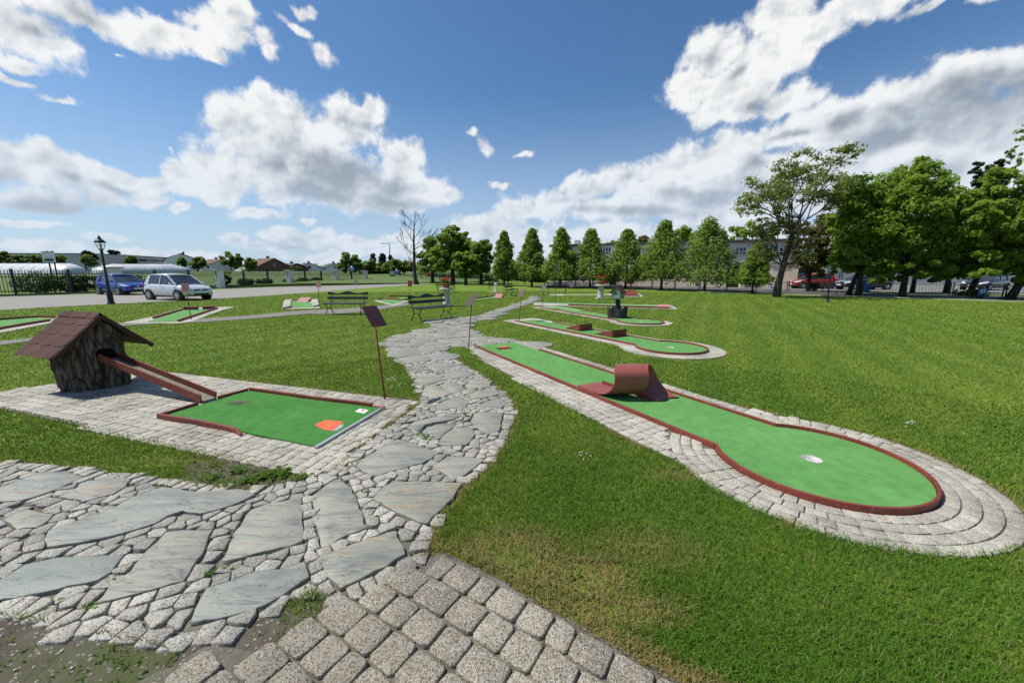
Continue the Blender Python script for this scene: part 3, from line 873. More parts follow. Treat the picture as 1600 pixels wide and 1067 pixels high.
def path_stones():
    flags = list(FLAGS)
    near = [(sum(p[0] for p in f) / len(f), sum(p[1] for p in f) / len(f), max(math.hypot(p[0] - f[0][0], p[1] - f[0][1]) for p in f)) for f in flags]
    # further slabs, laid as crazy paving towards the benches
    pts = []
    x0, x1, y0, y1 = -3.6, 1.5, 5.9, 27
    for _ in range(9000):
        x, y = RND.uniform(x0, x1), RND.uniform(y0, y1)
        if not inside(PATH, x, y) or edge_dist(PATH, x, y)[0] < .15: continue
        if any(math.hypot(x - a, y - b) < r + .3 and (inside(f, x, y) or edge_dist(f, x, y)[0] < .24) for f, (a, b, r) in zip(FLAGS, near)): continue
        if all((x - a) ** 2 + (y - b) ** 2 > .43 ** 2 for a, b in pts): pts.append((x, y))
    for i, (x, y) in enumerate(pts):
        a = RND.uniform(0, .8); h = RND.uniform(.27, .36)
        c = [(x + h * 1.25 * math.cos(a + k * math.pi / 4) , y + h * 1.1 * math.sin(a + k * math.pi / 4)) for k in range(8)]
        for j, (u, v) in enumerate(pts):
            if i == j: continue
            dx, dy = u - x, v - y; D = math.hypot(dx, dy)
            if D > 1: continue
            c = clip(c, dx / D, dy / D, (dx * (x + u) / 2 + dy * (y + v) / 2) / D - .032)
        for f, (a2, b2, r) in zip(FLAGS, near):
            if math.hypot(x - a2, y - b2) > r + .5: continue
            d, e = edge_dist(f, x, y)
            p, q = f[e - 1], f[e]; ex, ey = q[0] - p[0], q[1] - p[1]; l = math.hypot(ex, ey)
            nx, ny = -ey / l, ex / l          # inward normal (ccw)
            c = clip(c, nx, ny, nx * p[0] + ny * p[1] - .05)
        if len(c) >= 3 and abs(area(c)) > .02: flags.append(c if area(c) > 0 else c[::-1])
    m = MB()
    for i, f in enumerate(flags):
        big = i < len(FLAGS)
        poly = subdiv(f, .05 if big else .09, .008 if big else .013)
        m.stone(poly, .0, RND.uniform(.022, .030) if big else RND.uniform(.018,   .03), .0045, (RND.uniform(-.006, .006), RND.uniform(-.006, .006)), .0006)
    # setts: first a course round every slab, one along the path edge, then the rest
    allf = flags; cen = [(sum(p[0] for p in f) / len(f), sum(p[1] for p in f) / len(f)) for f in allf]
    rr = [max(math.hypot(p[0] - c[0], p[1] - c[1]) for p in f) for f, c in zip(allf, cen)]
    grid = {}; P = []
    cell = .1
    def ok(x, y, md):
        gx, gy = int(x // cell), int(y // cell)
        for i in range(gx - 1, gx + 2):
            for j in range(gy - 1, gy + 2):
                for k in grid.get((i, j), ()):
                    if (P[k][0] - x) ** 2 + (P[k][1] - y) ** 2 < md * md: return False
        return True
    def near_flag(x, y, lim):
        best = (9, None, 0)
        for f, c, r in zip(allf, cen, rr):
            if (x - c[0]) ** 2 + (y - c[1]) ** 2 > (r + lim) ** 2: continue
            if inside(f, x, y): return (-1, f, 0)
            d, e = edge_dist(f, x, y)
            if d < best[0]: best = (d, f, e)
        return best
    def put(x, y, md, fl):
        if y > 11.5 or x < -4.9 or not inside(PATH, x, y): return
        if near_flag(x, y, .2)[0] < fl: return
        if ok(x, y, md):
            grid.setdefault((int(x // cell), int(y // cell)), []).append(len(P)); P.append((x, y))
    border = PATH
    for i in range(len(border)):
        a, b = border[i - 1], border[i]
        L = math.hypot(b[0] - a[0], b[1] - a[1]); n = int(L / .086) + 1
        if L > 4: continue
        nx, ny = -(b[1] - a[1]) / (L + 1e-9), (b[0] - a[0]) / (L + 1e-9)
        sgn = 1 if area(border) > 0 else -1
        for k in range(n):
            t = (k + .5) / n
            put(a[0] + (b[0] - a[0]) * t + nx * .05 * sgn + RND.uniform(-.006, .006), a[1] + (b[1] - a[1]) * t + ny * .05 * sgn + RND.uniform(-.006, .006), .068, .028)
    for off in (.048, .034, .130, .212, .29):
        for f in allf:
            for i in range(len(f)):
                a, b = f[i - 1], f[i]
                L = math.hypot(b[0] - a[0], b[1] - a[1])
                if L < .02: continue
                nx, ny = (b[1] - a[1]) / L, -(b[0] - a[0]) / L
                n = max(1, int(L / .084))
                for k in range(n):
                    t = (k + .5) / n
                    put(a[0] + (b[0] - a[0]) * t + nx * off + RND.uniform(-.008, .008), a[1] + (b[1] - a[1]) * t + ny * off + RND.uniform(-.008, .008), .066, .028)
    bx0, by0 = -4.9, 1.2
    for _ in range(42000):
        put(RND.uniform(-4.9, .9), RND.uniform(1.2, 11.5), .071, .034)
    s = MB()
    for k, (x, y) in enumerate(P):
        h = .056
        a = RND.uniform(-.3, .3)
        c = [(x - h, y - h), (x + h, y - h), (x + h, y + h), (x - h, y + h)]
        gx, gy = int(x // cell), int(y // cell)
        for i in range(gx - 2, gx + 3):
            for j in range(gy - 2, gy + 3):
                for q in grid.get((i, j), ()):
                    if q == k: continue
                    dx, dy = P[q][0] - x, P[q][1] - y; D = math.hypot(dx, dy)
                    if D > .19: continue
                    c = clip(c, dx / D, dy / D, (dx * (x + P[q][0]) / 2 + dy * (y + P[q][1]) / 2) / D - .0042)
        d, f, e = near_flag(x, y, .2)
        if f is not None and d < .14:
            for e2 in (e, (e + 1) % len(f), e - 1):
                p, q = f[e2 - 1], f[e2]; l = math.hypot(q[0] - p[0], q[1] - p[1])
                if l < 1e-6: continue
                nx, ny = -(q[1] - p[1]) / l, (q[0] - p[0]) / l
                if nx * x + ny * y < nx * p[0] + ny * p[1] - .02: c = clip(c, nx, ny, nx * p[0] + ny * p[1] - .007)
                if len(c) < 3: break
        if len(c) < 3 or abs(area(c)) < .0011: continue
        if area(c) < 0: c = c[::-1]
        c = subdiv(c, .035, .0035)
        s.stone(c, .0, RND.uniform(.019, .030), .0055, (RND.uniform(-.07, .07), RND.uniform(-.07, .07)), .0012)
    tag(m.build('path', MAT['slate'], fix=False), kind='structure')
    tag(s.build('path_setts', MAT['granite'], fix=False), kind='structure')
path_stones()

def block_paving():
    """rows of tumbled concrete blocks running along the lawn edge"""
    A = Vector(G(683, 868)); B = Vector(G(1050, 1062))
    d = (B - A).normalized(); n = Vector((d.y, -d.x))
    if n.y > 0: n = -n
    m = MB()
    row = 0; off = .0
    while off < 2.3:
        w = RND.choice((.142, .150, .158))
        s = -2.4 + RND.uniform(0, .1)
        while s < 2.6:
            l = RND.choice((.115, .15, .15, .205, .17))
            def pt(a, b):
                bend = -.055 * (a - .3) ** 2 * .6
                p = A + d * a + n * (b - bend); return (p.x, p.y)
            cx, cy = pt(s + l / 2, off + w / 2)
            if inside(BLOCKS, cx, cy) and cy > -.3:
                gp = .0055; e = .014
                q = [(s + gp + e, off + gp), (s + l * .5, off + gp - .002), (s + l - gp - e, off + gp), (s + l - gp, off + gp + e), (s + l - gp + .002, off + w * .5), (s + l - gp, off + w - gp - e), (s + l - gp - e, off + w - gp), (s + l * .5, off + w - gp + .002), (s + gp + e, off + w - gp), (s + gp, off + w - gp - e), (s + gp - .002, off + w * .5), (s + gp, off + gp + e)]
                q = [pt(a + RND.uniform(-.0025, .0025), b + RND.uniform(-.0025, .0025)) for a, b in q]
                m.stone(q, .0, .032 + RND.uniform(-.004, .004), .0075, (RND.uniform(-.025, .025), RND.uniform(-.025, .025)), .0008)
            s += l
        off += w; row += 1
    tag(m.build('block_paving', MAT['aggregate'], fix=False), kind='structure')
block_paving()

def grid_paving(poly, org, ang, wid, lens, z, name, skip=None):
    d = Vector((math.cos(ang), math.sin(ang))); n = Vector((-d.y, d.x)); o = Vector(org)
    st = [((Vector(p) - o).dot(d), (Vector(p) - o).dot(n)) for p in poly]
    s0, s1 = min(p[0] for p in st), max(p[0] for p in st); t0, t1 = min(p[1] for p in st), max(p[1] for p in st)
    m = MB(); t = t0
    while t < t1:
        s = s0 - RND.uniform(0, .1)
        while s < s1:
            l = RND.choice(lens)
            gp = .004
            q = [(s + gp, t + gp), (s + l - gp, t + gp), (s + l - gp, t + wid - gp), (s + gp, t + wid - gp)]
            c = o + d * (s + l / 2) + n * (t + wid / 2)
            if inside(poly, c.x, c.y) and not (skip and skip(c.x, c.y)):
                q = [o + d * (a + RND.uniform(-.0015, .0015)) + n * (b + RND.uniform(-.0015, .0015)) for a, b in q]
                m.stone([(p.x, p.y) for p in q], .0, z + RND.uniform(-.0025, .0025), .005, (RND.uniform(-.012, .012), RND.uniform(-.012, .012)))
            s += l
        t += wid
    return tag(m.build(name, MAT['paver'], fix=False), kind='structure')
grid_paving(HUTPAV, (-1.17, 4.64), rad(-18.2), .108, (.108, .108, .16), .021, 'paving')

def lane_paving():
    m = MB(); k = K2
    def blk(pts):
        m.stone(pts, .0, .020 + RND.uniform(-.002, .002), .004, (RND.uniform(-.012, .012), RND.uniform(-.012, .012)))
    g = .004
    for side in (-1, 1):
        for r in range(6):
            t0 = .485 + r * .105
            s = -.5 - RND.uniform(0, .1)
            while s < k.L + .3:
                l = RND.choice((.10, .105, .15))
                c = k.P(s + l / 2, side * (t0 + .052)); D = math.hypot(c[0] - k.C.x, c[1] - k.C.y)
                if inside(PAD2, *c) and D > 1.12:
                    blk([k.P(s + g, side * (t0 + g)), k.P(s + l - g, side * (t0 + g)), k.P(s + l - g, side * (t0 + .105 - g)), k.P(s + g, side * (t0 + .105 - g))])
                s += l
    for r in range(4):
        r0 = .746 + r * .095; r1 = r0 + .095
        a = -math.pi
        while a < math.pi:
            da = RND.choice((.10, .13, .16)) / r1
            am = a + da / 2
            s, t = k.L + (r0 + .047) * math.cos(am), (r0 + .047) * math.sin(am)
            if not (s < k.L and abs(t) < .50):
                e = g / r0
                pts = [k.P(k.L + rr * math.cos(x), rr * math.sin(x)) for rr, x in ((r0 + g, a + e), (r0 + g, am), (r0 + g, a + da - e), (r1 - g, a + da - e), (r1 - g, am), (r1 - g, a + e))]
                blk(pts)
            a += da
    tag(m.build('paving', MAT['paver'], fix=False), kind='structure')
lane_paving()
structure(MB().prism(CREAM, 0, .016), 'garden_path', MAT['grit'])

# ------------------------------------------------------------------ mini-golf lanes
CZ = .034      # felt level
def ring_pts(c, r, n=24):
    return [(c[0] + r * math.cos(2 * math.pi * k / n), c[1] + r * math.sin(2 * math.pi * k / n)) for k in range(n)]

def cup_part(c, r, root):
    m = MB()
    m.lathe([(r * 1.10, CZ + .003), (r * 1.0, CZ + .004), (r * .97, .014), (r * .5, .0115), (.0005, .011)], (c[0], c[1], 0), 28)
    return m.build('cup', MAT['cup_metal'], root)

def keyhole_lane(K, label, felt, kerb_h=.064, far_from=0.0, cup_r=.068, near_from=0.0, group='mini-golf lanes'):
    root = thing('minigolf_lane', label, 'golf lane', (*K.P(K.L / 2, 0), 0), group)
    out = K.outline(0, 0)
    holed(out, [ring_pts(K.C, cup_r)] if cup_r else [], CZ).build('felt', felt, root)
    h = K.w / 2; th = math.asin(h / K.R); sj = K.L - K.R * math.cos(th)
    MB().ribbon([K.P(near_from, -h - .016), K.P(sj * .5, -h - .016), K.P(sj - .012, -h - .016)], .026, .0, kerb_h).build('kerb', MAT['rail'], root, .004)
    if far_from < sj:
        MB().ribbon([K.P(far_from, h + .016), K.P(sj - .012, h + .016)], .026, .0, kerb_h).build('kerb', MAT['rail'], root, .004)
    arc = []
    for k in range(49):
        a = math.pi + th + (2 * math.pi - 2 * th) * k / 48
        arc.append(K.P(K.L + (K.R + .014) * math.cos(a), (K.R + .014) * math.sin(a)))
    MB().ribbon(arc, .022, .0, kerb_h + .003).build('kerb', MAT['rail'], root, .004)
    if cup_r: cup_part(K.C, cup_r, root)
    return root
r2 = keyhole_lane(K2, 'long green lane with nearest round end at right, holding the curled loop', MAT['carpet'], far_from=1.02)
MB().ribbon([K2.P(.0, .48), K2.P(1.0, .48)], .022, .0, CZ + .006).build('edge_strip', MAT['galvanised'], r2)
MB().ribbon([K2.P(-.008, -.46), K2.P(-.008, .47)], .02, .0, CZ + .004).build('edge_strip', MAT['galvanised'], r2)
r3 = keyhole_lane(K3, 'green lane with round end and two red wedges standing across it', MAT['carpet'], far_from=.9, cup_r=.07)
MB().ribbon([K3.P(.0, .40), K3.P(.9, .40)], .03, .0, CZ + .01).build('edge_strip', MAT['white'], r3)
r4 = keyhole_lane(K4, 'green round-ended lane with a birdhouse on a cut stump standing in it', MAT['carpet_pale'], far_from=2.0, cup_r=.07)
MB().ribbon([K4.P(.0, .43), K4.P(1.9, .43)], .03, .0, CZ + .012).build('edge_strip', MAT['white'], r4)

# loop of sheet metal on the nearest lane
def loop_ramp():
    root = thing('loop_ramp', 'red sheet-metal loop curled over the nearest long green lane', 'ramp', (*K2.P(3.9, 0), CZ))
    sc0, R, w = 4.15, .205, .37
    path = []
    zb = CZ + .012
    A_, V_, Rs, Rt, SK = .36, .275, .125, .135, .52
    for k in range(9):                              # run-in
        u = k / 8; sq = u * u * (3 - 2 * u)
        path.append((3.46 + (sc0 + Rs - A_ - 3.46) * u, zb, -.245, SK * sq))
    N = 60
    for k in range(1, N):
        f = k / N; phi = -math.pi / 2 + 2 * math.pi * f; c_, s_ = math.cos(phi), math.sin(phi)
        if f < .25: s = sc0 + Rs - A_ + A_ * c_; z = zb + V_ + V_ * s_
        elif f < .75: s = sc0 + Rs * c_; z = zb + V_ + Rt * s_
        else: s = sc0 - Rs + A_ + A_ * c_; z = zb + V_ + V_ * s_
        f2_ = min(1, max(0, (f - .30) / .58)); sm = f2_ * f2_ * (3 - 2 * f2_)
        path.append((s, z, -.245 + .44 * sm, SK))
    for k in range(9):
        u = k / 8; sq = u * u * (3 - 2 * u)
        path.append((sc0 - Rs + A_ + .06 * u, zb, .195, SK * (1 - sq)))
    vs = []; fs = []
    for i, (s, z, t, sk) in enumerate(path):
        a = path[max(i - 1, 0)]; b = path[min(i + 1, len(path) - 1)]
        ds, dz = b[0] - a[0], b[1] - a[1]; l = math.hypot(ds, dz) or 1
        ns, nz = -dz / l, ds / l
        for q in (-.006, .006):
            for e in (-w / 2, w / 2):
                vs.append(K2.P(s + ns * q + e * sk, t + e, z + nz * q))
    for i in range(len(path) - 1):
        a, b = i * 4, i * 4 + 4
        fs += [(a, a + 1, b + 1, b), (a + 2, b + 2, b + 3, a + 3), (a, b, b + 2, a + 2), (a + 1, a + 3, b + 3, b + 1)]
    n = len(path) * 4 - 4
    fs += [(0, 2, 3, 1), (n, n + 1, n + 3, n + 2)]
    m = MB(); m.add(vs, fs, True)
    o = m.build('loop_strip', MAT['loop'], root)
    es = o.modifiers.new('split', 'EDGE_SPLIT'); es.split_angle = rad(40)
    m = MB()
    m.ribbon([K2.P(3.52, -.03), K2.P(3.78, -.03)], .012, CZ, CZ + .05)
    m.build('run_in_rail', MAT['rail'], root)
    m = MB()
    m.ribbon([K2.P(4.12, -.02), K2.P(4.38, -.015)], .012, CZ, CZ + .05)
    m.build('run_out_rail', MAT['rail'], root)
def loop_mat():
    t = NT('loop_red_paint')
    f = t.noise(3, detail=6); g_ = t.noise(22, detail=6)
    c = t.ramp(f, [(.3, (.245, .062, .047)), (.7, (.32, .10, .078))])
    c = t.mix(t.ramp(g_, [(.58, 0.0), (.75, .5)]), c, (.15, .035, .03))
    return t.done(c, t.ramp(g_, [(.3, .42), (.7, .6)]), t.bump(f, .15, .01), spec=.4)
MAT['loop'] = loop_mat()
loop_ramp()

def wedge(K, s0, s1, label, t0=-.36, t1=.36, h=.17):
    root = thing('wedge_ramp', label, 'ramp', (*K.P((s0 + s1) / 2, 0), CZ), 'red wedges on the second lane')
    a, b, c, d = K.P(s0, t0, CZ + .002), K.P(s1, t0, CZ + .002), K.P(s1, t1, CZ + .002), K.P(s0, t1, CZ + .002)
    up = Vector((0, 0, h))
    MB().add([a, b, c, d, b + up, c + up], [(3, 2, 1, 0), (1, 2, 5, 4), (0, 1, 4), (2, 3, 5)]).build('wedge_body', MAT['rail'], root, .006)
    lip = Vector((0, 0, .008))
    dd = Vector((*K.d, 0))
    MB().add([a + lip, K.P(s1 - .01, t0, CZ + h), K.P(s1 - .01, t1, CZ + h), d + lip, a + lip * 2, K.P(s1 - .01, t0, CZ + h) + lip, K.P(s1 - .01, t1, CZ + h) + lip, d + lip * 2],
             [(0, 1, 2, 3), (4, 7, 6, 5), (0, 4, 5, 1), (1, 5, 6, 2), (2, 6, 7, 3), (3, 7, 4, 0)]).build('top_board', MAT['loop'], root)
for s0, s1, t0, t1, l in ((2.15, 2.75, -.10, .37, 'red wooden wedge on the second lane, the one farther from its round end'), (3.35, 3.98, -.12, .37, 'red wooden wedge on the second lane, the one next to its round end')):
    wedge(K3, s0, s1, l, t0, t1)

# the short lane in front of the log hut
L1 = [(-3.89, 4.04), (-2.77, 3.65), (-1.80, 3.30), (-1.54, 4.30), (-3.56, 4.98)]
r1 = thing('minigolf_lane', 'short wide green lane with low red kerbs below the log hut', 'golf lane', (-2.7, 4.1, 0), 'mini-golf lanes')
MB().prism(L1, .012, CZ).build('felt', MAT['carpet_deep'], r1)
def sub(a, b, t): return (a[0] + (b[0] - a[0]) * t, a[1] + (b[1] - a[1]) * t)
MB().ribbon([(-3.90, 4.02), sub(L1[0], L1[1], .5), (-2.85, 3.66), (-2.74, 3.615), (-2.66, 3.55)], .030, [0] * 5, [.075, .075, .075, .066, .042]).build('kerb', MAT['rail'], r1, .004)
MB().ribbon([(-3.905, 4.05), (-3.80, 4.44)], .03, .0, .062).build('kerb', MAT['rail'], r1, .004)
MB().ribbon([(-3.72, 4.66), (-3.575, 5.0)], .03, .0, .062).build('kerb', MAT['rail'], r1, .004)
MB().ribbon([(-3.55, 5.0), sub(L1[4], L1[3], .5), (-1.66, 4.36)], .030, .0, .075).build('kerb', MAT['rail'], r1, .004)
MB().ribbon([(-1.65, 4.357), (-1.50, 4.305)], .038, .0, .06).build('kerb', MAT['rail_pink'], r1, .004)
MB().ribbon([(-1.79, 3.27), (-1.53, 4.29)], .03, .0, CZ + .008).build('edge_strip', MAT['galvanised'], r1)
m = MB()
m.poly([(-3.35 + .15 * (1 + .5 * math.sin(q * 5 + 1)) * math.cos(q) * .8, 4.50 + .075 * (1 + .45 * math.sin(q * 7)) * math.sin(q)) for q in [j * .2618 for j in range(24)]], CZ + .0015)
m.build('worn_patch', MAT['dirt'], r1)

def flat_card(px, z, name, label, cat, mat, th=.002):
    p = GP(px, z)
    return tag(MB().prism(p, z, z + th).build(name, mat), label, cat)
c = flat_card([(491, 664), (509, 656), (538, 659), (530, 664), (519, 673), (505, 671)], CZ + .002, 'mat', 'torn orange mat lying on the short green lane by the hut', 'mat', MAT['orange'])
MB().prism(GP([(519, 672.5), (529, 664.5), (537, 662), (536, 667), (527, 673), (517, 674)], CZ), CZ + .002, CZ + .0035).build('torn_edge', MAT['galvanised'], c)
card = flat_card([(554.5, 643), (562, 638.3), (576, 640.8), (569, 646)], CZ + .002, 'number_card', 'small white card with red print at the corner of the short lane', 'card', MAT['white'])
MB().prism(GP([(563.5, 642.2), (566, 640.3), (570.5, 641), (568, 643.2)], CZ), CZ + .0042, CZ + .005).build('red_print', MAT['red_text'], card)
flat_card([(776, 543.5), (789, 540.5), (801, 544.5), (786, 546.5)], CZ + .002, 'mat', 'orange scrap lying at the tee of the long green lane with the loop', 'mat', MAT['orange'])

# ------------------------------------------------------------------ log hut
def log_hut():
    cx, cy = -5.90, 5.28
    root = thing('log_hut', 'hollow tree-stump hut with brown shingled gable roof at the left', 'hut', (cx, cy, .02))
    # stump: fissured bark, flaring foot, cut on a slope below the roof
    m = MB(); nu, nv = 84, 30; vs = []; fs = []
    rd = Vector((-.81, .27)).normalized(); gd = Vector((-rd.y, rd.x))
    if gd.y < 0: gd = -gd
    hole_dir = math.atan2(-.30, .95)
    for j in range(nv + 1):
        tt = j / nv
        for i in range(nu):
            a = 2 * math.pi * i / nu
            lob = .030 * math.sin(3 * a + 1.1) + .022 * math.sin(5 * a + tt * .8 + .4) + .012 * math.sin(9 * a + 2)
            crack = abs(math.sin(9.5 * a + 1.7 * math.sin(3.1 * tt + a) + .6 * math.sin(11 * tt + 2 * a))) ** .45
            crack2 = abs(math.sin(21 * a + 2.5 * math.sin(5 * tt + 2 * a))) ** .6
            r = .315 + .06 * (1 - tt) ** 2.2 * 0 + .035 * tt + lob + .040 * crack + .018 * crack2 + RND.uniform(-.006, .006) - .05
            x, y = cx + r * math.cos(a), cy + r * math.sin(a) * 1.02
            off = (x - cx) * gd.x + (y - cy) * gd.y
            top = 1.0 - abs(off) * .97 - .035
            vs.append((x + .05 * (0.5 - tt), y, .0 + top * tt))
    for j in range(nv):
        for i in range(nu):
            i2 = (i + 1) % nu
            fs.append((j * nu + i, j * nu + i2, (j + 1) * nu + i2, (j + 1) * nu + i))
    m.add(vs, fs, True); m.build('stump', MAT['stump_bark'], root)
    hp = Vector((cx + .315 * math.cos(hole_dir), cy + .315 * math.sin(hole_dir), .485))
    ax = Vector((math.cos(hole_dir), math.sin(hole_dir), 0)).to_track_quat('Z', 'Y').to_matrix()
    MB().lathe([(.001, .05), (.075, .05), (.09, .03), (.095, -.05)], hp, 20, ax=ax).build('hole', MAT['hollow'], root)
    # roof
    F0 = Vector((cx, cy, 0)) - Vector((rd.x, rd.y, 0)) * .36
    B0 = Vector((cx, cy, 0)) + Vector((rd.x, rd.y, 0)) * .48
    g3 = Vector((gd.x, gd.y, 0)); zr, ze, hw = 1.03, .54, .52
    for sgn in (-1, 1):
        e = g3 * sgn * hw
        dn = (Vector((e.x, e.y, ze - zr))).normalized()
        nrm = Vector((-dn.z * g3.x * sgn, -dn.z * g3.y * sgn, abs(dn.dot(g3)))).normalized()
        a, b = F0 + Vector((0, 0, zr)), B0 + Vector((0, 0, zr))
        c2, d2 = B0 + e + Vector((0, 0, ze)), F0 + e + Vector((0, 0, ze))
        th = nrm * .018
        MB().add([a, b, c2, d2, a + th, b + th, c2 + th, d2 + th], [(0, 1, 2, 3), (4, 7, 6, 5), (0, 4, 5, 1), (1, 5, 6, 2), (2, 6, 7, 3), (3, 7, 4, 0)]).build('roof_board', MAT['roof_wood'], root)
        # overlapping shingles, four courses with rounded tabs
        m = MB(); R0 = (b - a); W = R0.length; sl = (d2 - a).length; sd = (d2 - a).normalized(); rdv = R0.normalized()
        nc = 4
        for c_ in range(nc):
            s0 = sl * c_ / nc - (.03 if c_ else -.0); s1 = sl * (c_ + 1) / nc + .012
            lift0, lift1 = .019, .0245
            k = -.5 if c_ % 2 else 0
            tabw = W / 3.0
            while k < 3.2:
                u0, u1 = max(0, k * tabw), min(W, (k + 1) * tabw) - .004
                if u1 - u0 > .02:
                    pts = [(u0, s0), (u1, s0)]
                    for q in range(9):
                        x = u1 + (u0 - u1) * q / 8
                        drop = .030 * (1 - abs(2 * q / 8 - 1) ** 3)
                        pts.append((x, s1 - .028 + drop if c_ < nc - 1 else s1))
                    w_ = RND.uniform(0, .003)
                    top = [a + rdv * x + sd * s + nrm * (lift0 + (lift1 - lift0 + w_) * (s - s0) / (s1 - s0)) for x, s in pts]
                    bot = [p - nrm * .006 for p in top]
                    n = len(top)
                    m.add(top + bot, [list(range(n)), list(range(n, 2 * n))[::-1]] + [(i, i + n, (i + 1) % n + n, (i + 1) % n) for i in range(n)])
                k += 1
        m.build('roof_shingles', MAT['shingle'], root)
        MB().bar(F0 + Vector((0, 0, zr - .012)) - Vector((rd.x, rd.y, 0)) * .012, F0 + e + Vector((0, 0, ze - .012)) - Vector((rd.x, rd.y, 0)) * .012, .018, .05, up=nrm).build('verge_board', MAT['roof_wood'], root)
    m = MB(); a = F0 + Vector((0, 0, zr + .030)); b = B0 + Vector((0, 0, zr + .030))
    for k in range(4):
        p, q = a + (b - a) * (k / 4 - .0), a + (b - a) * ((k + 1) / 4 + (.02 if k < 3 else 0))
        u = Vector((0, 0, .006 * (k % 2)))
        m.add([p + u + g3 * .075 + Vector((0, 0, -.06)), p + u + Vector((0, 0, .006)), p + u - g3 * .075 + Vector((0, 0, -.06)), q + u + g3 * .075 + Vector((0, 0, -.06)), q + u + Vector((0, 0, .006)), q + u - g3 * .075 + Vector((0, 0, -.06))],
              [(0, 1, 4, 3), (1, 2, 5, 4)])
    m.build('ridge_cap', MAT['shingle'], root)
    # chute
    A = Vector((cx + .30 * math.cos(hole_dir), cy + .30 * math.sin(hole_dir), .44)); B = Vector((-3.76, 4.565, CZ + .012))
    ch = thing('chute', 'sloping trough with red side boards from the stump hut down to the lane', 'chute', (*((A + B) / 2)[:2], 0))
    d = (B - A).normalized(); sd = d.cross(Vector((0, 0, 1))).normalized(); up = sd.cross(d)
    MB().bar(A, B, .15, .014, up=up).build('trough', MAT['trough'], ch)
    for sgn in (-1, 1):
        o = sd * sgn * .083 + up * .035
        MB().bar(A + o, B + o - d * (.02 if sgn > 0 else 0.0), .017, .098, up=up).build('side_board', MAT['rail'], ch, .003)
MAT['hollow'] = mk('dark_hollow', (.006, .005, .004), (.01, .009, .007), 9, .95, 0, spec=.1)
MAT['roof_wood'] = mk('dark_stained_board', (.040, .020, .015), (.065, .032, .024), 9, .8, .3, 40)
MAT['trough'] = mk('mossy_trough', (.14, .15, .10), (.26, .25, .20), 10, .9, .4, 60)
def shingle_mat():
    t = NT('bitumen_shingle')
    k = t.math('MULTIPLY_ADD', t.island(), .22, .89)
    c = t.ramp(t.noise(3.5, detail=6), [(.3, (.088, .041, .034)), (.7, (.135, .066, .053))])
    n = t.new('ShaderNodeVectorMath', operation='SCALE'); t.l.new(c, n.inputs[0]); t.l.new(k, n.inputs[3])
    gr = t.noise(340, detail=2)
    c = t.mix(t.ramp(gr, [(.35, .45), (.65, 0.0)]), n.outputs[0], (.045, .022, .02))
    return t.done(c, .9, t.bump(gr, .5, .003), spec=.25)
MAT['shingle'] = shingle_mat()
log_hut()

MAT['sign_white'] = mk('faded_white_board', (.42, .33, .32), (.56, .46, .45), 5, .6, .1, 60)
MAT['carpet_yellow'] = carpet_mat('yellow_green_felt', (.24, .33, .06), (.30, .38, .08))
# ------------------------------------------------------------------ rule signs on leaning posts
MAT['sign_dark'] = mk('dark_red_board', (.060, .022, .022), (.085, .032, .030), 4, .35, .1, 60, spec=.5)
def sign(base, plate, size, yaw, tilt, label, mat='sign_dark', roll=0, r=.011):
    bx, by = G(*base)
    top = AT(plate[0], plate[1], by)
    root = thing('rule_sign', label, 'sign', (bx, by, 0), 'signs beside the lanes')
    rot = Matrix.Rotation(rad(yaw), 3, 'Z') @ Matrix.Rotation(rad(-tilt), 3, 'X') @ Matrix.Rotation(rad(roll), 3, 'Y')
    # plate: local x width, z height, faces -y
    MB().box(top, (size[0], .006, size[1]), rot).build('plate', MAT[mat], root, .002)
    bk = top + rot @ Vector((0, .012, 0))
    MB().tube([(bx, by, 0), (bx + (bk.x - bx) * .5, by + (bk.y - by) * .5, bk.z * .5), bk], r, 8).build('post', MAT['rail'], root)
    MB().bar(bk + rot @ Vector((0, .0, size[1] * .3)), bk - rot @ Vector((0, .0, size[1] * .3)), .03, .008).build('bracket', MAT['rail'], root)
    return root
sign((602, 626), (585, 494), (.205, .315), 52, 42, 'dark red sign board on a leaning post where the hut paving meets the flagstone path')
sign((732, 546), (736.5, 469), (.20, .30), -48, 42, 'dark red sign board on a post at the tee of the lane with the loop')
sign((811, 503), (814.5, 457.5), (.21, .30), -48, 40, 'dark sign board on a post at the tee of the lane with two wedges')
sign((847, 484), (849, 450.5), (.21, .32), -50, 40, 'dark sign board on a thin post at the tee of the birdhouse lane')
sign((868, 475.5), (868, 449), (.03, .30), -85, 20, 'thin dark sign seen edge-on in front of a far bench')
sign((299, 500), (289.5, 449.5), (.27, .29), -2, 5, 'pale red square sign on a post before the silver car', 'rail_pink', r=.014)
sign((498.5, 473), (497.5, 444.5), (.28, .31), -5, 10, 'pale red square sign beside the small lane with pink board', 'rail_pink', r=.014)
sign((555, 455), (555.8, 441), (.24, .36), 12, 10, 'small whitish sign at the lawn edge before the entrance gate', 'sign_white', roll=14)
sign((640.5, 470), (640.5, 443), (.25, .34), -4, 10, 'brownish red sign at the two small lanes beyond the long bench', 'rail', r=.012)

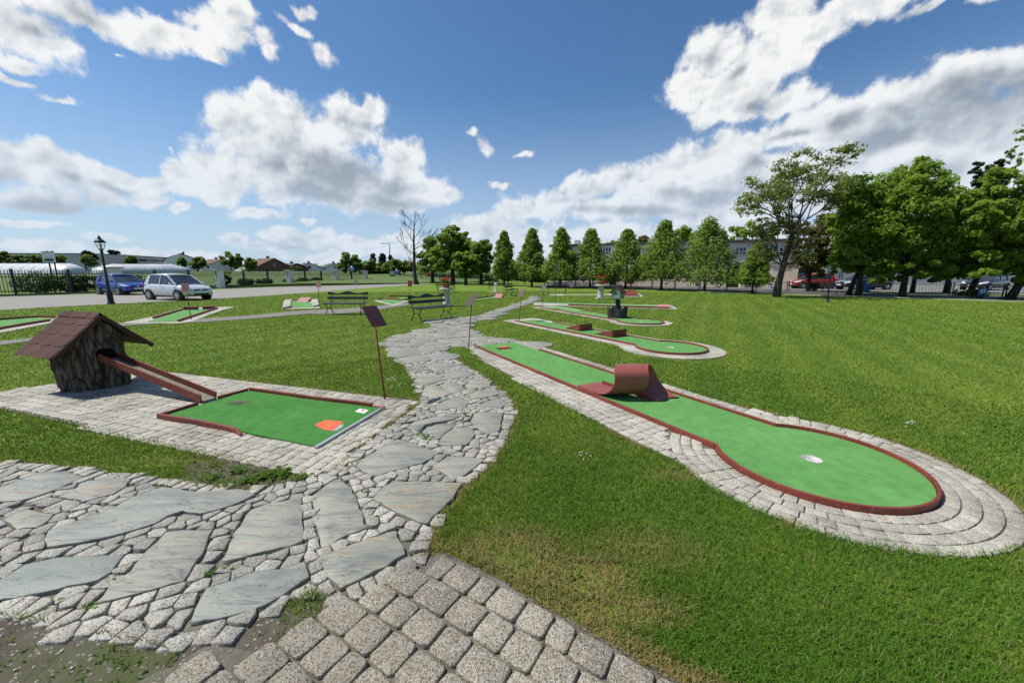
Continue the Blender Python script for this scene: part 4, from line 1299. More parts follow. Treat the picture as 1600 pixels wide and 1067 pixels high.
# ------------------------------------------------------------------ benches
MAT['bench_wood'] = mk('dark_bench_slats', (.012, .010, .008), (.028, .022, .017), 9, .4, .2, 50, spec=.5)
def bench_proto():
    root = thing('park_bench', 'x', 'bench', (0, 0, 0))
    W = 1.6
    m = MB()
    for k in range(4):
        m.box((0, -.20 + k * .115, .44 + (.0 if k else -.006) + .004 * k), (W, .095, .025), Matrix.Rotation(rad(4), 3, 'X'))
    m.build('seat', MAT['bench_wood'], root, .004)
    def slat(z0, z1, wavy, y):
        n = 48; front = []
        for i in range(n + 1):
            x = -W / 2 + W * i / n; u = i / n
            top = z1 + (.045 * math.cos((u - .5) * 4 * math.pi) * (1 if .12 < u < .88 else .4) if wavy else 0)
            front.append((x, top))
        vs = []; fs = []
        for x, t in front:
            for yy, zz in ((-.012, z0), (.012, z0), (.012, t), (-.012, t)):
                vs.append((x, y + yy + (zz - .45) * .22, zz))
        for i in range(n):
            for k in range(4):
                k2 = (k + 1) % 4
                fs.append((i * 4 + k, i * 4 + 4 + k, i * 4 + 4 + k2, i * 4 + k2))
        fs += [(0, 1, 2, 3), (n * 4 + 3, n * 4 + 2, n * 4 + 1, n * 4)]
        return MB().add(vs, fs)
    slat(.755, .845, True, .19).build('back_slat', MAT['bench_wood'], root)
    slat(.575, .675, False, .19).build('back_slat', MAT['bench_wood'], root)
    for sx in (-1, 1):
        x = sx * (W / 2 - .14); m = MB()
        m.tube([(x, -.27, .0), (x, -.21, .10), (x, -.13, .20), (x, -.17, .33), (x, -.22, .425)], [.018, .016, .014, .016, .018], 6)
        m.tube([(x, .34, .0), (x, .27, .10), (x, .16, .22), (x, .16, .36), (x, .215, .46), (x, .265, .66), (x, .30, .82)], [.018, .016, .016, .016, .016, .014, .012], 6)
        m.tube([(x, -.13, .20), (x, -.02, .27), (x, .06, .27), (x, .16, .22)], .012, 6)
        m.tube([(x, -.24, .42), (x, .0, .415), (x, .21, .43)], .014, 6)
        m.build('leg', MAT['black_metal'], root)
    return root
bp = bench_proto()
BENCH_GROUP = 'dark park benches'
bx, by = G(541, 491.5)
bp.location = (bx, by - .0, 0); bp.rotation_euler = (0, 0, rad(-2)); bp['label'] = 'wide dark bench with wavy back standing left of the leaning dark sign'; bp['group'] = BENCH_GROUP
for px, rz, l in (((676, 499.5), 52, 'dark bench on the bend of the flagstone path, turned towards the path'), ((697, 457), 178, 'far dark bench partly hidden behind the flower pot pedestal'),
                  ((870, 459.5), -3, 'far dark bench in front of the row of trees and school windows'), ((800, 462), 70, 'small far bench seen from its end beside the path head'), ((776, 454), 0, 'tiny dark bench under the row trees left of the path head')):
    x, y = G(*px)
    copy_thing(bp, (x, y, 0), rad(rz), l, BENCH_GROUP)

# ------------------------------------------------------------------ flower pots on pedestals
MAT['stone_white'] = mk('weathered_cast_stone', (.36, .34, .29), (.5, .48, .42), 5, .85, .4, 40)
def leaves_np(cent, nrm, size, aspect=1.0, jitter=.8, rng=NR):
    n = len(cent)
    nn = nrm + rng.normal(0, jitter, (n, 3)); nn /= np.linalg.norm(nn, axis=1, keepdims=True) + 1e-9
    a = rng.normal(0, 1, (n, 3)); a -= nn * (a * nn).sum(1, keepdims=True); a /= np.linalg.norm(a, axis=1, keepdims=True) + 1e-9
    b = np.cross(nn, a)
    s = (size * rng.uniform(.6, 1.35, n))[:, None]
    v = np.empty((n, 4, 3))
    v[:, 0] = cent - a * s; v[:, 1] = cent + b * s * .55 * aspect - a * s * .1; v[:, 2] = cent + a * s; v[:, 3] = cent - b * s * .55 * aspect + a * s * .1
    v[:, 1] += nn * s * .22; v[:, 3] += nn * s * .22
    return v.reshape(-1, 3)

def sph(n, rng=NR):
    d = rng.normal(0, 1, (n, 3)); return d / np.linalg.norm(d, axis=1, keepdims=True)

def leaf_mass(name, clumps, per, size, mat, parent=None, flat=.85, aspect=1.0, shell=(.55, 1.05), jitter=.7, centre=None, low=0.0):
    """foliage: many leaf faces gathered in clumps (centre, radius)"""
    V = []; T = []
    for c, r in clumps:
        k = max(3, int(per * NR.uniform(.7, 1.3)))
        d = sph(k); d[:, 2] = d[:, 2] * .9 + .12
        rad_ = r * NR.uniform(shell[0], shell[1], k)[:, None]
        p = np.array(c) + d * rad_ * np.array([1, 1, flat])
        V.append(leaves_np(p, d + np.array([0, 0, .35]), size, aspect, jitter))
        hl = np.clip(.5 + .5 * d[:, 2] + NR.normal(0, .18, k), 0, 1) * NR.uniform(.5, 1.15)  # upper leaves of each clump coloured lighter, as if lit from above
        inner = np.clip(1.0 - rad_[:, 0] / r, 0, 1) * 1.6  # inner leaves coloured darker, standing in for shade inside the crown
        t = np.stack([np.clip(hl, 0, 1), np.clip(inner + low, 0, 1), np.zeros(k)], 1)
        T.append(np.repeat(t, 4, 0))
    V = np.concatenate(V); T = np.concatenate(T)
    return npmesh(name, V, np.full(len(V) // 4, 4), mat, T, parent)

def flower_pot(base, scale, lab1, lab2, hh):
    x, y = G(*base)
    p = thing('pedestal', lab1, 'pedestal', (x, y, 0), 'stone pedestals')
    s = scale
    MB().box((x, y, .05 * s), (.50 * s, .50 * s, .10 * s)).build('plinth', MAT['stone_white'], p, .01)
    MB().lathe([(.20 * s, .10 * s), (.215 * s, .14 * s), (.185 * s, .18 * s), (.175 * s, .5 * s), (.168 * s, .74 * s), (.20 * s, .77 * s), (.205 * s, .80 * s), (.001, .80 * s)], (x, y, 0), 20).build('column', MAT['stone_white'], p)
    MB().lathe([(.001, .80 * s), (.27 * s, .80 * s), (.33 * s, .84 * s), (.33 * s, .89 * s), (.29 * s, .915 * s), (.001, .915 * s)], (x, y, 0), 24).build('top_slab', MAT['stone_white'], p)
    z = .917 * s
    t = thing('flower_pot', lab2, 'flower pot', (x, y, z), 'terracotta pots of red flowers')
    MB().lathe([(.001, z), (.15 * s, z), (.205 * s, z + .20 * s), (.225 * s, z + .20 * s), (.225 * s, z + .25 * s), (.19 * s, z + .25 * s), (.17 * s, z + .22 * s), (.001, z + .22 * s)], (x, y, 0), 24).build('pot', MAT['terracotta'], t)
    cl = [((x + NR.normal(0, .11) * s, y + NR.normal(0, .11) * s, z + (.30 + NR.uniform(-.05, .10)) * s), .11 * s) for _ in range(16)]
    leaf_mass('foliage', cl, 30, .038 * s, MAT['weed'], t)
    cl = [((x + NR.normal(0, .13) * s, y + NR.normal(0, .13) * s, z + (.44 + NR.uniform(-.05, .06)) * s), .045 * s) for _ in range(26)]
    leaf_mass('blossoms', cl, 16, .024 * s, MAT['flower'], t)
flower_pot((698, 478.5), .96, 'round stone pedestal just behind the bench on the path bend', 'terracotta pot of red flowers on the pedestal behind the path-bend bench', 1)
flower_pot((938, 467.5), .96, 'far pale stone pedestal out on the lawn left of the birdhouse', 'pot of red flowers on the far pedestal beside the birdhouse', 1)

# ------------------------------------------------------------------ birdhouse on a stump
def birdhouse():
    x, y = G(964, 497.5)
    root = thing('birdhouse_stump', 'small green birdhouse with brown roof on a post in a dark jagged stump', 'birdhouse', (x, y, CZ))
    m = MB(); nu = 44; vs = []; fs = []
    tops = [RND.uniform(.26, .42) for _ in range(nu)]
    for j, f_ in enumerate((0, .3, .65, 1)):
        for i in range(nu):
            a = 2 * math.pi * i / nu
            r = .30 + .03 * math.sin(4 * a + 1) + .02 * (i % 2) + RND.uniform(-.008, .008) + .02 * f_
            vs.append((x + r * math.cos(a), y + r * math.sin(a), CZ + (tops[i] if f_ == 1 else .30 * f_)))
    for i in range(nu):
        a = 2 * math.pi * i / nu; vs.append((x + .23 * math.cos(a), y + .23 * math.sin(a), CZ + .22))
    for j in range(4):
        for i in range(nu):
            fs.append((j * nu + i, j * nu + (i + 1) % nu, (j + 1) * nu + (i + 1) % nu, (j + 1) * nu + i))
    fs.append([4 * nu + i for i in range(nu)])
    m.add(vs, fs); m.build('stump_ring', MAT['dead_wood'], root)
    m = MB(); m.tube([(x, y, .2), (x + .01, y, .5), (x + .0, y, .72)], [.095, .082, .088], 12); m.build('post', MAT['dead_wood'], root)
    rot = Matrix.Rotation(rad(-38), 3, 'Z')
    P = lambda a, b, c: Vector((x + .0, y, .0)) + rot @ Vector((a, b, 0)) + Vector((0, 0, c))
    w, dp, z0, z1, zr = .155, .19, .70, .96, 1.16
    b = MB()
    b.add([P(-w, -dp, z0), P(w, -dp, z0), P(w, -dp, z1), P(0, -dp, zr - .02), P(-w, -dp, z1), P(-w, dp, z0), P(w, dp, z0), P(w, dp, z1), P(0, dp, zr - .02), P(-w, dp, z1)],
          [(0, 1, 2, 3, 4), (9, 8, 7, 6, 5), (0, 5, 6, 1), (1, 6, 7, 2), (4, 9, 5, 0), (2, 7, 8, 3), (3, 8, 9, 4)])
    b.build('house_box', MAT['bird_green'], root)
    for sg in (-1, 1):
        a0, a1 = P(0, -dp - .05, zr), P(0, dp + .05, zr); e0, e1 = P(sg * (w + .06), -dp - .05, z1 - .075), P(sg * (w + .06), dp + .05, z1 - .075)
        up = Vector((0, 0, .02))
        MB().add([a0, a1, e1, e0, a0 + up, a1 + up, e1 + up, e0 + up], [(0, 1, 2, 3), (4, 7, 6, 5), (0, 4, 5, 1), (1, 5, 6, 2), (2, 6, 7, 3), (3, 7, 4, 0)]).build('roof_slope', MAT['shingle'], root)
    MB().lathe([(.001, .004), (.035, .004), (.035, -.01)], P(0, -dp, .88), 14, ax=rot @ Matrix.Rotation(rad(90), 3, 'X')).build('entrance_hole', MAT['hollow'], root)
MAT['bird_green'] = mk('weathered_green_boards', (.11, .17, .14), (.22, .29, .24), 12, .8, .3, 50)
birdhouse()

# ------------------------------------------------------------------ farther lanes (outlines measured on the ground)
def small_lane(label, felt_px, kerbs, pad_px=None, mat='carpet_pale', extras=()):
    pts = GP(felt_px)
    cx = sum(p[0] for p in pts) / len(pts); cy = sum(p[1] for p in pts) / len(pts)
    if pad_px:
        pad = GP(pad_px)
        structure(MB().prism(pad, 0, .02), 'paving', MAT['paver']); MASKS.append(pad)
    MASKS.append(pts)
    root = thing('minigolf_lane', label, 'golf lane', (cx, cy, 0), 'mini-golf lanes')
    MB().prism(pts, .01, CZ).build('felt', MAT[mat], root)
    for k in kerbs:
        mt = 'rail'
        if isinstance(k[0], str): mt, k = k[0], k[1:]
        MB().ribbon(GP(list(k)), .045, 0, .09).build('kerb', MAT[mt], root)
    return root
small_lane('green lane with dark kerb at the far left behind the hut roof', [(-70, 530), (0, 514.5), (40, 507.5), (76, 502), (86, 498.5), (60, 497.6), (0, 502), (-70, 508)],
           [((-70, 532), (0, 516), (40, 508.8), (78, 502.6)), ((-70, 507), (0, 501.2), (60, 497), (86, 497.6))], [(-80, 541), (0, 521), (60, 509.5), (96, 502), (90, 496.4), (60, 495.4), (0, 499.5), (-80, 506)])
la = small_lane('green lane narrowing to a gap between two dark red blocks, before the silver car', [(231, 504), (279, 503.5), (334, 483.6), (291, 484.2)],
           [((240, 498.8), (291, 483.4)), ((279, 503.6), (340, 483))], [(190, 505.5), (280, 506), (300, 503), (310, 499), (350, 484.5), (368, 480), (352, 480), (285, 481.8), (236, 496)])
def block_part(px0, px1, root, h=.13, th=.16):
    a, b = G(*px0), G(*px1)
    MB().bar((a[0], a[1], CZ + h / 2), (b[0], b[1], CZ + h / 2), th, h).build('end_block', MAT['rail'], root, .006)
block_part((289, 485.2), (309, 485), la); block_part((318, 484.6), (336, 484.2), la)
lb = small_lane('small green lane with a pink end board between pale stone banks', [(454, 480.5), (491, 480.8), (484, 471.2), (456.5, 471)],
           [((456.5, 470.6), (484, 470.8)), ], [(441, 484), (500, 482), (497, 469), (486, 468.3), (450, 468.3), (443, 471)])
a, b = G(463, 472.5), G(479.5, 472.5)
MB().add([(a[0], a[1], CZ), (b[0], b[1], CZ), (b[0], b[1] + .5, .24), (a[0], a[1] + .5, .24), (a[0], a[1] + .5, CZ), (b[0], b[1] + .5, CZ)], [(0, 1, 2, 3), (3, 2, 5, 4), (0, 3, 4), (1, 5, 2), (0, 4, 5, 1)]).build('end_board', MAT['rail_pink'], lb)
for q in ([(442, 484), (455, 481.5), (455, 470.6), (446, 470.3)], [(490, 480.6), (499, 479), (496, 469.5), (486, 470.8)]):
    MB().prism(GP(q), .02, .10).build('stone_bank', MAT['paver'], lb, .01)
small_lane('small green lane just beyond the long bench, the nearer of two set end to end', [(590, 470), (598, 468.5), (631, 471.5), (612, 476)], [((590, 469.4), (598, 468), (628, 470.2)), ], [(584, 470.5), (597, 466.8), (640, 470.8), (616, 478.5)])
small_lane('tiny green lane beyond the long bench, the farther of two set end to end', [(622, 465.6), (638, 465.3), (641, 468), (630, 469.4)], [((608, 463.6), (640, 464.2)), ((630, 469.6), (641, 468.2))])
lc = small_lane('thin pale lane with a pinkish red ramp between the flower pot and the path head', [(742, 470.5), (744, 468.2), (776, 463.3), (780, 465.2)], [((744, 467.6), (776, 463))])
def low_ramp(px, root, h, mat='loop'):
    p = GP(px); n = len(p)
    MB().add([(p[0][0], p[0][1], CZ), (p[1][0], p[1][1], CZ), (p[2][0], p[2][1], CZ + h), (p[3][0], p[3][1], CZ + h), (p[2][0], p[2][1], CZ), (p[3][0], p[3][1], CZ)],
             [(0, 1, 2, 3), (3, 2, 4, 5), (0, 3, 5), (1, 4, 2), (0, 5, 4, 1)]).build('ramp', MAT[mat], root)
low_ramp([(771, 466.5), (784, 466.5), (785, 463.5), (776, 463)], lc, .16, 'rail_pink')
ld = small_lane('long straight lane with one dark kerb line running behind the birdhouse', [(838, 476), (838, 473.8), (888, 474.6), (1040, 478.6), (1052, 482)], [('white', (838, 476.2), (888, 478)), (((888, 478), (1046, 482.8)))], [(834, 477.4), (834, 473), (1050, 477.6), (1060, 483.8)])
low_ramp([(1024, 481.5), (1048, 482.5), (1046, 479.3), (1030, 478.8)], ld, .07, 'rail_pink')
small_lane('short yellowish green lane between the far bench and the far pedestal', [(882, 461.6), (880, 460.4), (948, 460.0), (952, 461.6)], [], [(858, 462.2), (860, 460.2), (888, 459.8), (956, 459.4), (958, 462)], 'carpet_yellow')
le = small_lane('far lane with a red curled ramp beside the orange stand', [(962, 462.6), (966, 460.6), (996, 460.2), (1000, 462.4)], [((962, 463), (1000, 463))], [(958, 464), (962, 459.8), (1000, 459.4), (1006, 464)])
low_ramp([(972, 462.8), (996, 462.8), (993, 460.6), (980, 460.4)], le, .30, 'rail')

# ------------------------------------------------------------------ cars
def paint(name, c, metal=.0):
    t = NT(name)
    return t.done(c, .32, None, metal, .5, **{'Coat Weight': .8, 'Coat Roughness': .06})
MAT['car_blue'] = paint('blue_car_paint', (.012, .055, .30), .2)
MAT['car_silver'] = paint('silver_car_paint', (.66, .67, .68), .3)
MAT['car_red'] = paint('red_car_paint', (.28, .012, .012))
MAT['car_white'] = paint('white_car_paint', (.72, .72, .72))
MAT['car_dark'] = paint('dark_car_paint', (.018, .022, .03))
MAT['trim'] = mk('black_plastic_trim', (.010, .010, .011), (.018, .018, .018), 20, .6, 0)
MAT['tail'] = mk('red_lamp_glass', (.35, .01, .01), (.45, .015, .015), 20, .2, 0)

def make_car(name, label, loc, yaw, mat, L=3.75, W=1.68, H=1.50, doors=1, grille='silver'):
    root = thing(name, label, 'car', (0, 0, 0), None)
    hw = W / 2
    st = [(-L / 2, .40, .72, .80), (-L / 2 + .05, .30, .88, .90), (-L / 2 + .28, .24, .96, .965), (-L / 2 + .7, .21, .97, .995), (-.5, .19, .95, 1), (.3, .19, .93, 1),
          (.78, .19, .92, .995), (1.05, .20, .895, .98), (L / 2 - .45, .21, .82, .955), (L / 2 - .2, .23, .74, .90), (L / 2 - .04, .27, .62, .80), (L / 2, .34, .52, .72)]
    prof = lambda zb, zt: [(.80, zb), (.965, zb + .07), (1.0, zb + (zt - zb) * .42), (.985, zb + (zt - zb) * .75), (.93, zt - .05), (.80, zt), (.4, zt + .018)]
    vs = []; fs = []
    for x, zb, zt, k in st:
        p = prof(zb, zt)
        ring = [(x, -hw * k * a, z) for a, z in p] + [(x, hw * k * a, z) for a, z in p[::-1]]
        vs += ring
    n = 14
    for i in range(len(st) - 1):
        for j in range(n):
            fs.append((i * n + j, i * n + (j + 1) % n, (i + 1) * n + (j + 1) % n, (i + 1) * n + j))
    fs += [list(range(n))[::-1], [(len(st) - 1) * n + j for j in range(n)]]
    b = MB().add(vs, fs, True).build('body', mat, root)
    ss = b.modifiers.new('subd', 'SUBSURF'); ss.levels = 1; ss.render_levels = 2
    # greenhouse: glass box with painted roof and pillars
    xr0, xr1, xf1, xf0 = -L / 2 + .16, -L / 2 + .50, .22, 1.02
    zb_, zt_ = .90, H - .07
    wb, wt = hw * .93, hw * .74
    q = lambda x, y, z: Vector((x, y, z))
    g_ = [q(xr0, -wb * .93, zb_), q(xf0, -wb * .95, zb_ - .02), q(xf1, -wt, zt_), q(xr1, -wt, zt_)]
    h_ = [q(v.x, -v.y, v.z) for v in g_]
    MB().add(g_ + h_, [(0, 1, 2, 3), (7, 6, 5, 4), (1, 5, 6, 2), (0, 3, 7, 4), (3, 2, 6, 7), (0, 4, 5, 1)]).build('windows', MAT['glass_dark'], root)
    m = MB(); rows = []
    xs = [xr1 - .10, xr1 + .05, xr1 + .35, (xr1 + xf1) / 2, xf1 - .3, xf1 + .03]
    zz = [zt_ - .03, zt_ + .035, zt_ + .065, zt_ + .075, zt_ + .055, zt_ + .004]
    vs = []; fs = []
    for x, z in zip(xs, zz):
        vs += [q(x, y * wt * 1.03, z - .055 * abs(y) ** 3) for y in (-1, -.75, -.3, .3, .75, 1)]
    for i in range(5):
        for j in range(5): fs.append((i * 6 + j, i * 6 + j + 1, i * 6 + 7 + j, i * 6 + 6 + j))
    o = m.add(vs, fs, True).build('roof', mat, root, fix=False)
    so = o.modifiers.new('thick', 'SOLIDIFY'); so.thickness = .05; so.offset = -1
    for sg in (-1, 1):
        s_ = lambda v: q(v.x, v.y * (-sg), v.z)
        MB().bar(s_(g_[1]), s_(g_[2]), .07, .05, up=(0, sg, .5)).build('pillar', mat, root)
        MB().bar(q(-.35, sg * wb * .96, zb_), q(-.33, sg * wt * 1.01, zt_), .06, .045, up=(0, sg, .5)).build('pillar', mat, root)
        if doors == 2: MB().bar(q(-L / 2 + .72, sg * wb * .96, zb_), q(-L / 2 + .80, sg * wt * 1.01, zt_), .05, .045, up=(0, sg, .5)).build('pillar', mat, root)
        # broad rear pillar behind the side window
        MB().add([q(xr0 - .02, sg * wb * .90, zb_), q(xr0 - .02, sg * wb * .96, zb_), q(xr0 + .36, sg * wb * .97, zb_), q(xr0 + .36, sg * wb * .91, zb_), q(xr1 - .03, sg * wt * .98, zt_), q(xr1 - .03, sg * wt * 1.03, zt_), q(xr1 + .17, sg * wt * 1.03, zt_), q(xr1 + .17, sg * wt * .98, zt_)],
                 [(0, 1, 2, 3), (7, 6, 5, 4), (0, 4, 5, 1), (1, 5, 6, 2), (2, 6, 7, 3), (3, 7, 4, 0)]).build('pillar', mat, root)
    # wheels
    for sx, x in ((-1, -L / 2 + .62), (1, L / 2 - .74)):
        for sy in (-1, 1):
            y = sy * (hw - .085)
            ax = Matrix.Rotation(rad(90) * -sy, 3, 'X')
            MB().lathe([(.36, -.10), (.36, .094), (.30, .096)], (x, y, .31), 22, ax=ax).build('wheel_arch', MAT['trim'], root)
            w_ = MB().lathe([(.20, -.08), (.285, -.09), (.305, -.05), (.305, .06), (.285, .10), (.205, .106), (.20, .06), (.001, .06)], (x, y, .305), 26, ax=ax).build('wheel', MAT['rubber'], root)
            r_ = MB().lathe([(.207, .085), (.20, .108), (.185, .10), (.18, .075)], (x, y, .305), 26, ax=ax)
            r_.lathe([(.001, .112), (.05, .11), (.06, .09)], (x, y, .305), 12, ax=ax)
            for k in range(7):
                a = 2 * math.pi * k / 7
                e = ax @ Vector((math.cos(a) * .19, math.sin(a) * .19, .10)); c_ = ax @ Vector((math.cos(a) * .03, math.sin(a) * .03, .105))
                r_.bar(Vector((x, y, .305)) + c_, Vector((x, y, .305)) + e, .045, .02, up=(0, sy, 0))
            r_.build('rim', MAT['alloy'], w_)
    for sy in (-1, 1):
        m = MB()
        m.add([q(L / 2 - .06, sy * hw * .50, .60), q(L / 2 - .16, sy * hw * .80, .60), q(L / 2 - .50, sy * hw * .93, .70), q(L / 2 - .52, sy * hw * .88, .79), q(L / 2 - .24, sy * hw * .68, .75), q(L / 2 - .10, sy * hw * .50, .67)], [(0, 1, 2, 3, 4, 5)])
        h2 = m.build('headlight', MAT['headlamp'], root); sd_ = h2.modifiers.new('t', 'SOLIDIFY'); sd_.thickness = .10; sd_.offset = 0
        MB().box((.80, sy * (hw + .06), .98), (.12, .17, .12)).build('mirror', mat, root, .03)
        MB().box((-.05, sy * (hw * 1.0), .80), (.16, .03, .03)).build('door_handle', mat, root, .008)
        MB().box((-L / 2 + .05, sy * hw * .80, .86), (.10, .16, .24)).build('tail_light', MAT['tail'], root, .02)
        MB().box((L / 2 - .09, sy * hw * .66, .38), (.12, .24, .09)).build('fog_lamp_recess', MAT['trim'], root, .02)
        MB().box((.1, sy * (hw - .008), .235), (L - 1.9, .03, .07)).build('sill', MAT['trim'], root)
    MB().box((L / 2 - .035, 0, .61), (.08, hw * .90, .075)).build('upper_grille', MAT['trim'], root, .02)
    MB().box((L / 2 - .02, 0, .33), (.08, hw * 1.0, .14)).build('lower_grille', MAT['trim'], root, .02)
    MB().box((L / 2 + .018, 0, .47), (.02, .52, .11)).build('number_plate', MAT['plate'], root)
    MB().lathe([(.001, .02), (.05, .018), (.055, .0)], (L / 2 + .0, 0, .625), 14, ax=Matrix.Rotation(rad(90), 3, 'Y')).build('badge', MAT['alloy'], root)
    root.location = (loc[0], loc[1], 0); root.rotation_euler = (0, 0, yaw)
    return root
make_car('parked_car', 'silver three-door hatchback parked at the edge of the lawn on the car park', (-20.1, 23.35), rad(-17), MAT['car_silver'])
make_car('parked_car', 'blue hatchback parked by the iron fence behind the street lamp', (-29.0, 28.9), rad(-22), MAT['car_blue'], 4.0, 1.72, 1.46, 2)
make_car('parked_car', 'red car half hidden behind tree trunks at the right', (30.5, 39.5), rad(170), MAT['car_red'], 3.8, 1.68, 1.5, 2)
make_car('parked_car', 'white car just left of the red car under the trees', (31.8, 43.0), rad(165), MAT['car_white'], 3.9, 1.7, 1.5, 2)
make_car('parked_car', 'dark car right of the red car under the trees', (33.6, 37.2), rad(178), MAT['car_dark'], 4.4, 1.75, 1.48, 2)
make_car('parked_car', 'dark blue-grey car at the far right edge behind the leaning trunk', (44.5, 36.5), rad(200), MAT['car_dark'], 4.6, 1.8, 1.62, 2)

# ------------------------------------------------------------------ lamps
MAT['lamp_glass'] = mk('milky_lamp_glass', (.55, .56, .55), (.68, .68, .66), 6, .25, 0, spec=.5)
def lantern_lamp(base, top, label):
    bx, by = G(*base); h = AT(top[0], top[1], by).z
    tx = AT(top[0], top[1], by).x - bx
    root = thing('street_lamp', label, 'street lamp', (bx, by, 0), 'old-fashioned black street lamps')
    s = h / 3.0
    mp = MB()
    mp.lathe([(.001, 0), (.14 * s, 0), (.14 * s, .05 * s), (.108 * s, .08 * s), (.10 * s, .42 * s), (.12 * s, .46 * s), (.088 * s, .52 * s), (.060 * s, .62 * s), (.055 * s, .95 * s), (.07 * s, .98 * s), (.048 * s, 1.02 * s), (.042 * s, 1.6 * s), (.036 * s, 2.2 * s), (.07 * s, 2.24 * s), (.04 * s, 2.3 * s), (.075 * s, 2.36 * s), (.05 * s, 2.38 * s)], (bx, by, 0), 16)
    mp.build('pole', MAT['navy_metal'], root)
    z0, z1 = 2.40 * s, 2.68 * s
    m = MB(); g2 = MB()
    for k in range(4):
        a = rad(45 + 90 * k + 12); b = rad(135 + 90 * k + 12)
        r0, r1 = .085 * s, .165 * s
        p0, p1 = Vector((bx + r0 * math.cos(a), by + r0 * math.sin(a), z0)), Vector((bx + r1 * math.cos(a), by + r1 * math.sin(a), z1))
        q0, q1 = Vector((bx + r0 * math.cos(b), by + r0 * math.sin(b), z0)), Vector((bx + r1 * math.cos(b), by + r1 * math.sin(b), z1))
        m.bar(p0, p1, .018 * s, .018 * s); m.bar(p0, q0, .02 * s, .02 * s); m.bar(p1, q1, .024 * s, .024 * s)
        m.tube([(bx, by, z0 - .06 * s), ((bx + p0.x) / 2, (by + p0.y) / 2, z0 - .05 * s), p0], .009 * s, 5)
        g2.add([p0, q0, q1, p1], [(0, 1, 2, 3)])
    f_ = m.build('lantern_frame', MAT['navy_metal'], root)
    MB().lathe([(.001, z0), (.02 * s, z0), (.02 * s, z0 + .06 * s), (.05 * s, z0 + .12 * s), (.045 * s, z0 + .19 * s), (.001, z0 + .22 * s)], (bx, by, 0), 10).build('lamp_bulb', MAT['lamp_glass'], root)
    gl = g2.build('lantern_glass', MAT['clear_glass'], root)
    MB().lathe([(.20 * s, z1 - .005 * s), (.195 * s, z1 + .02 * s), (.13 * s, z1 + .10 * s), (.06 * s, z1 + .155 * s), (.055 * s, z1 + .20 * s), (.07 * s, z1 + .21 * s), (.03 * s, z1 + .24 * s), (.02 * s, z1 + .29 * s), (.001, z1 + .32 * s)], (bx, by, 0), 12).build('lantern_cap', MAT['navy_metal'], root)
    lean = math.atan2(tx, h)
    root.rotation_euler = (0, lean, 0)
    return root
def glass_mat():
    t = NT('clear_lamp_glass')
    tr = t.new('ShaderNodeBsdfTransparent'); gl = t.new('ShaderNodeBsdfGlossy'); gl.inputs['Roughness'].default_value = .05
    mx = t.new('ShaderNodeMixShader'); mx.inputs[0].default_value = .14
    t.l.new(tr.outputs[0], mx.inputs[1]); t.l.new(gl.outputs[0], mx.inputs[2]); t.l.new(mx.outputs[0], t.n['Material Output'].inputs[0])
    return t.m
MAT['clear_glass'] = glass_mat()
lantern_lamp((174, 475), (154, 367), 'dark lantern street lamp standing on the lawn edge before the blue car')
lantern_lamp((1293, 472), (1298, 413), 'small far lantern street lamp on the lawn edge in front of the right-hand trees')
def mast(base, top, arm, label):
    bx, by = G(*base); t_ = AT(top[0], top[1], by); a_ = AT(arm[0], arm[1], by)
    root = thing('road_lamp', label, 'street lamp', (bx, by, 0))
    MB().tube([(bx, by, 0), (bx, by, t_.z * .5), (t_.x, by, t_.z - .3), (t_.x - .2, by, t_.z), a_], [.16, .12, .09, .08, .07], 8).build('mast', MAT['galvanised'], root)
    MB().box((a_.x - .2, by, a_.z), (.9, .3, .16)).build('lamp_head', MAT['galvanised'], root, .03)
mast((610, 437.5), (609, 380), (600, 380.5), 'tall thin grey road lamp left of the bare tree')

# ------------------------------------------------------------------ iron fence, gate pillars, wayside sign
FA, FB = Vector(G(-150, 468.5)), Vector(G(575, 442.2))
FD = (FB - FA).normalized(); FLN = (FB - FA).length
def fence_at(u):
    # where the fence line passes behind photo column u
    lo, hi = 0.0, FLN
    for _ in range(40):
        mid = (lo + hi) / 2; p = FA + FD * mid
        if 800 + FPX * p.x / (p.y * CP + EYE * SP) < u: lo = mid
        else: hi = mid
    return lo
def iron_fence():
    root = thing('iron_fence', 'long black iron railing with spiked bars along the far side of the car park', 'fence', (FA.x, FA.y, 0))
    H = 1.72
    kerb = MB(); kerb.bar((FA.x, FA.y, .06), (FB.x, FB.y, .06), .18, .14); kerb.build('base_kerb', MAT['asphalt_dark'], root)
    posts = [fence_at(u) for u in (-100, -62, 26, 113, 182, 246, 298, 345, 383, 420, 454, 478, 503, 526, 550, 572)]
    for i, s in enumerate(posts):
        p = FA + FD * s
        if i not in (4, 7, 10, 13, 15):
            MB().box((p.x, p.y, .96), (.13, .13, 1.78), math.atan2(FD.y, FD.x)).build('post', MAT['navy_metal'], root)
        if i + 1 < len(posts):
            m = MB(); e = posts[i + 1]
            a, b = FA + FD * (s + .07), FA + FD * (e - .07)
            for z in (.28, H - .42, H - .22): m.bar((a.x, a.y, z), (b.x, b.y, z), .035, .045)
            n = int((e - s) / .155)
            for k in range(1, n):
                q = FA + FD * (s + (e - s) * k / n)
                m.bar((q.x, q.y, .16), (q.x, q.y, H), .026, .026)
                m.add([(q.x - .03, q.y, H), (q.x + .03, q.y, H), (q.x, q.y - .03, H), (q.x, q.y + .03, H), (q.x, q.y, H + .12), (q.x, q.y, H - .03)], [(0, 2, 4), (2, 1, 4), (1, 3, 4), (3, 0, 4), (2, 0, 5), (1, 2, 5), (3, 1, 5), (0, 3, 5)])
            m.build('railing', MAT['navy_metal'], root)
iron_fence()
MAT['render_grey'] = mk('pale_grey_pillar', (.60, .585, .57), (.72, .70, .68), 3, .9, .2, 30)
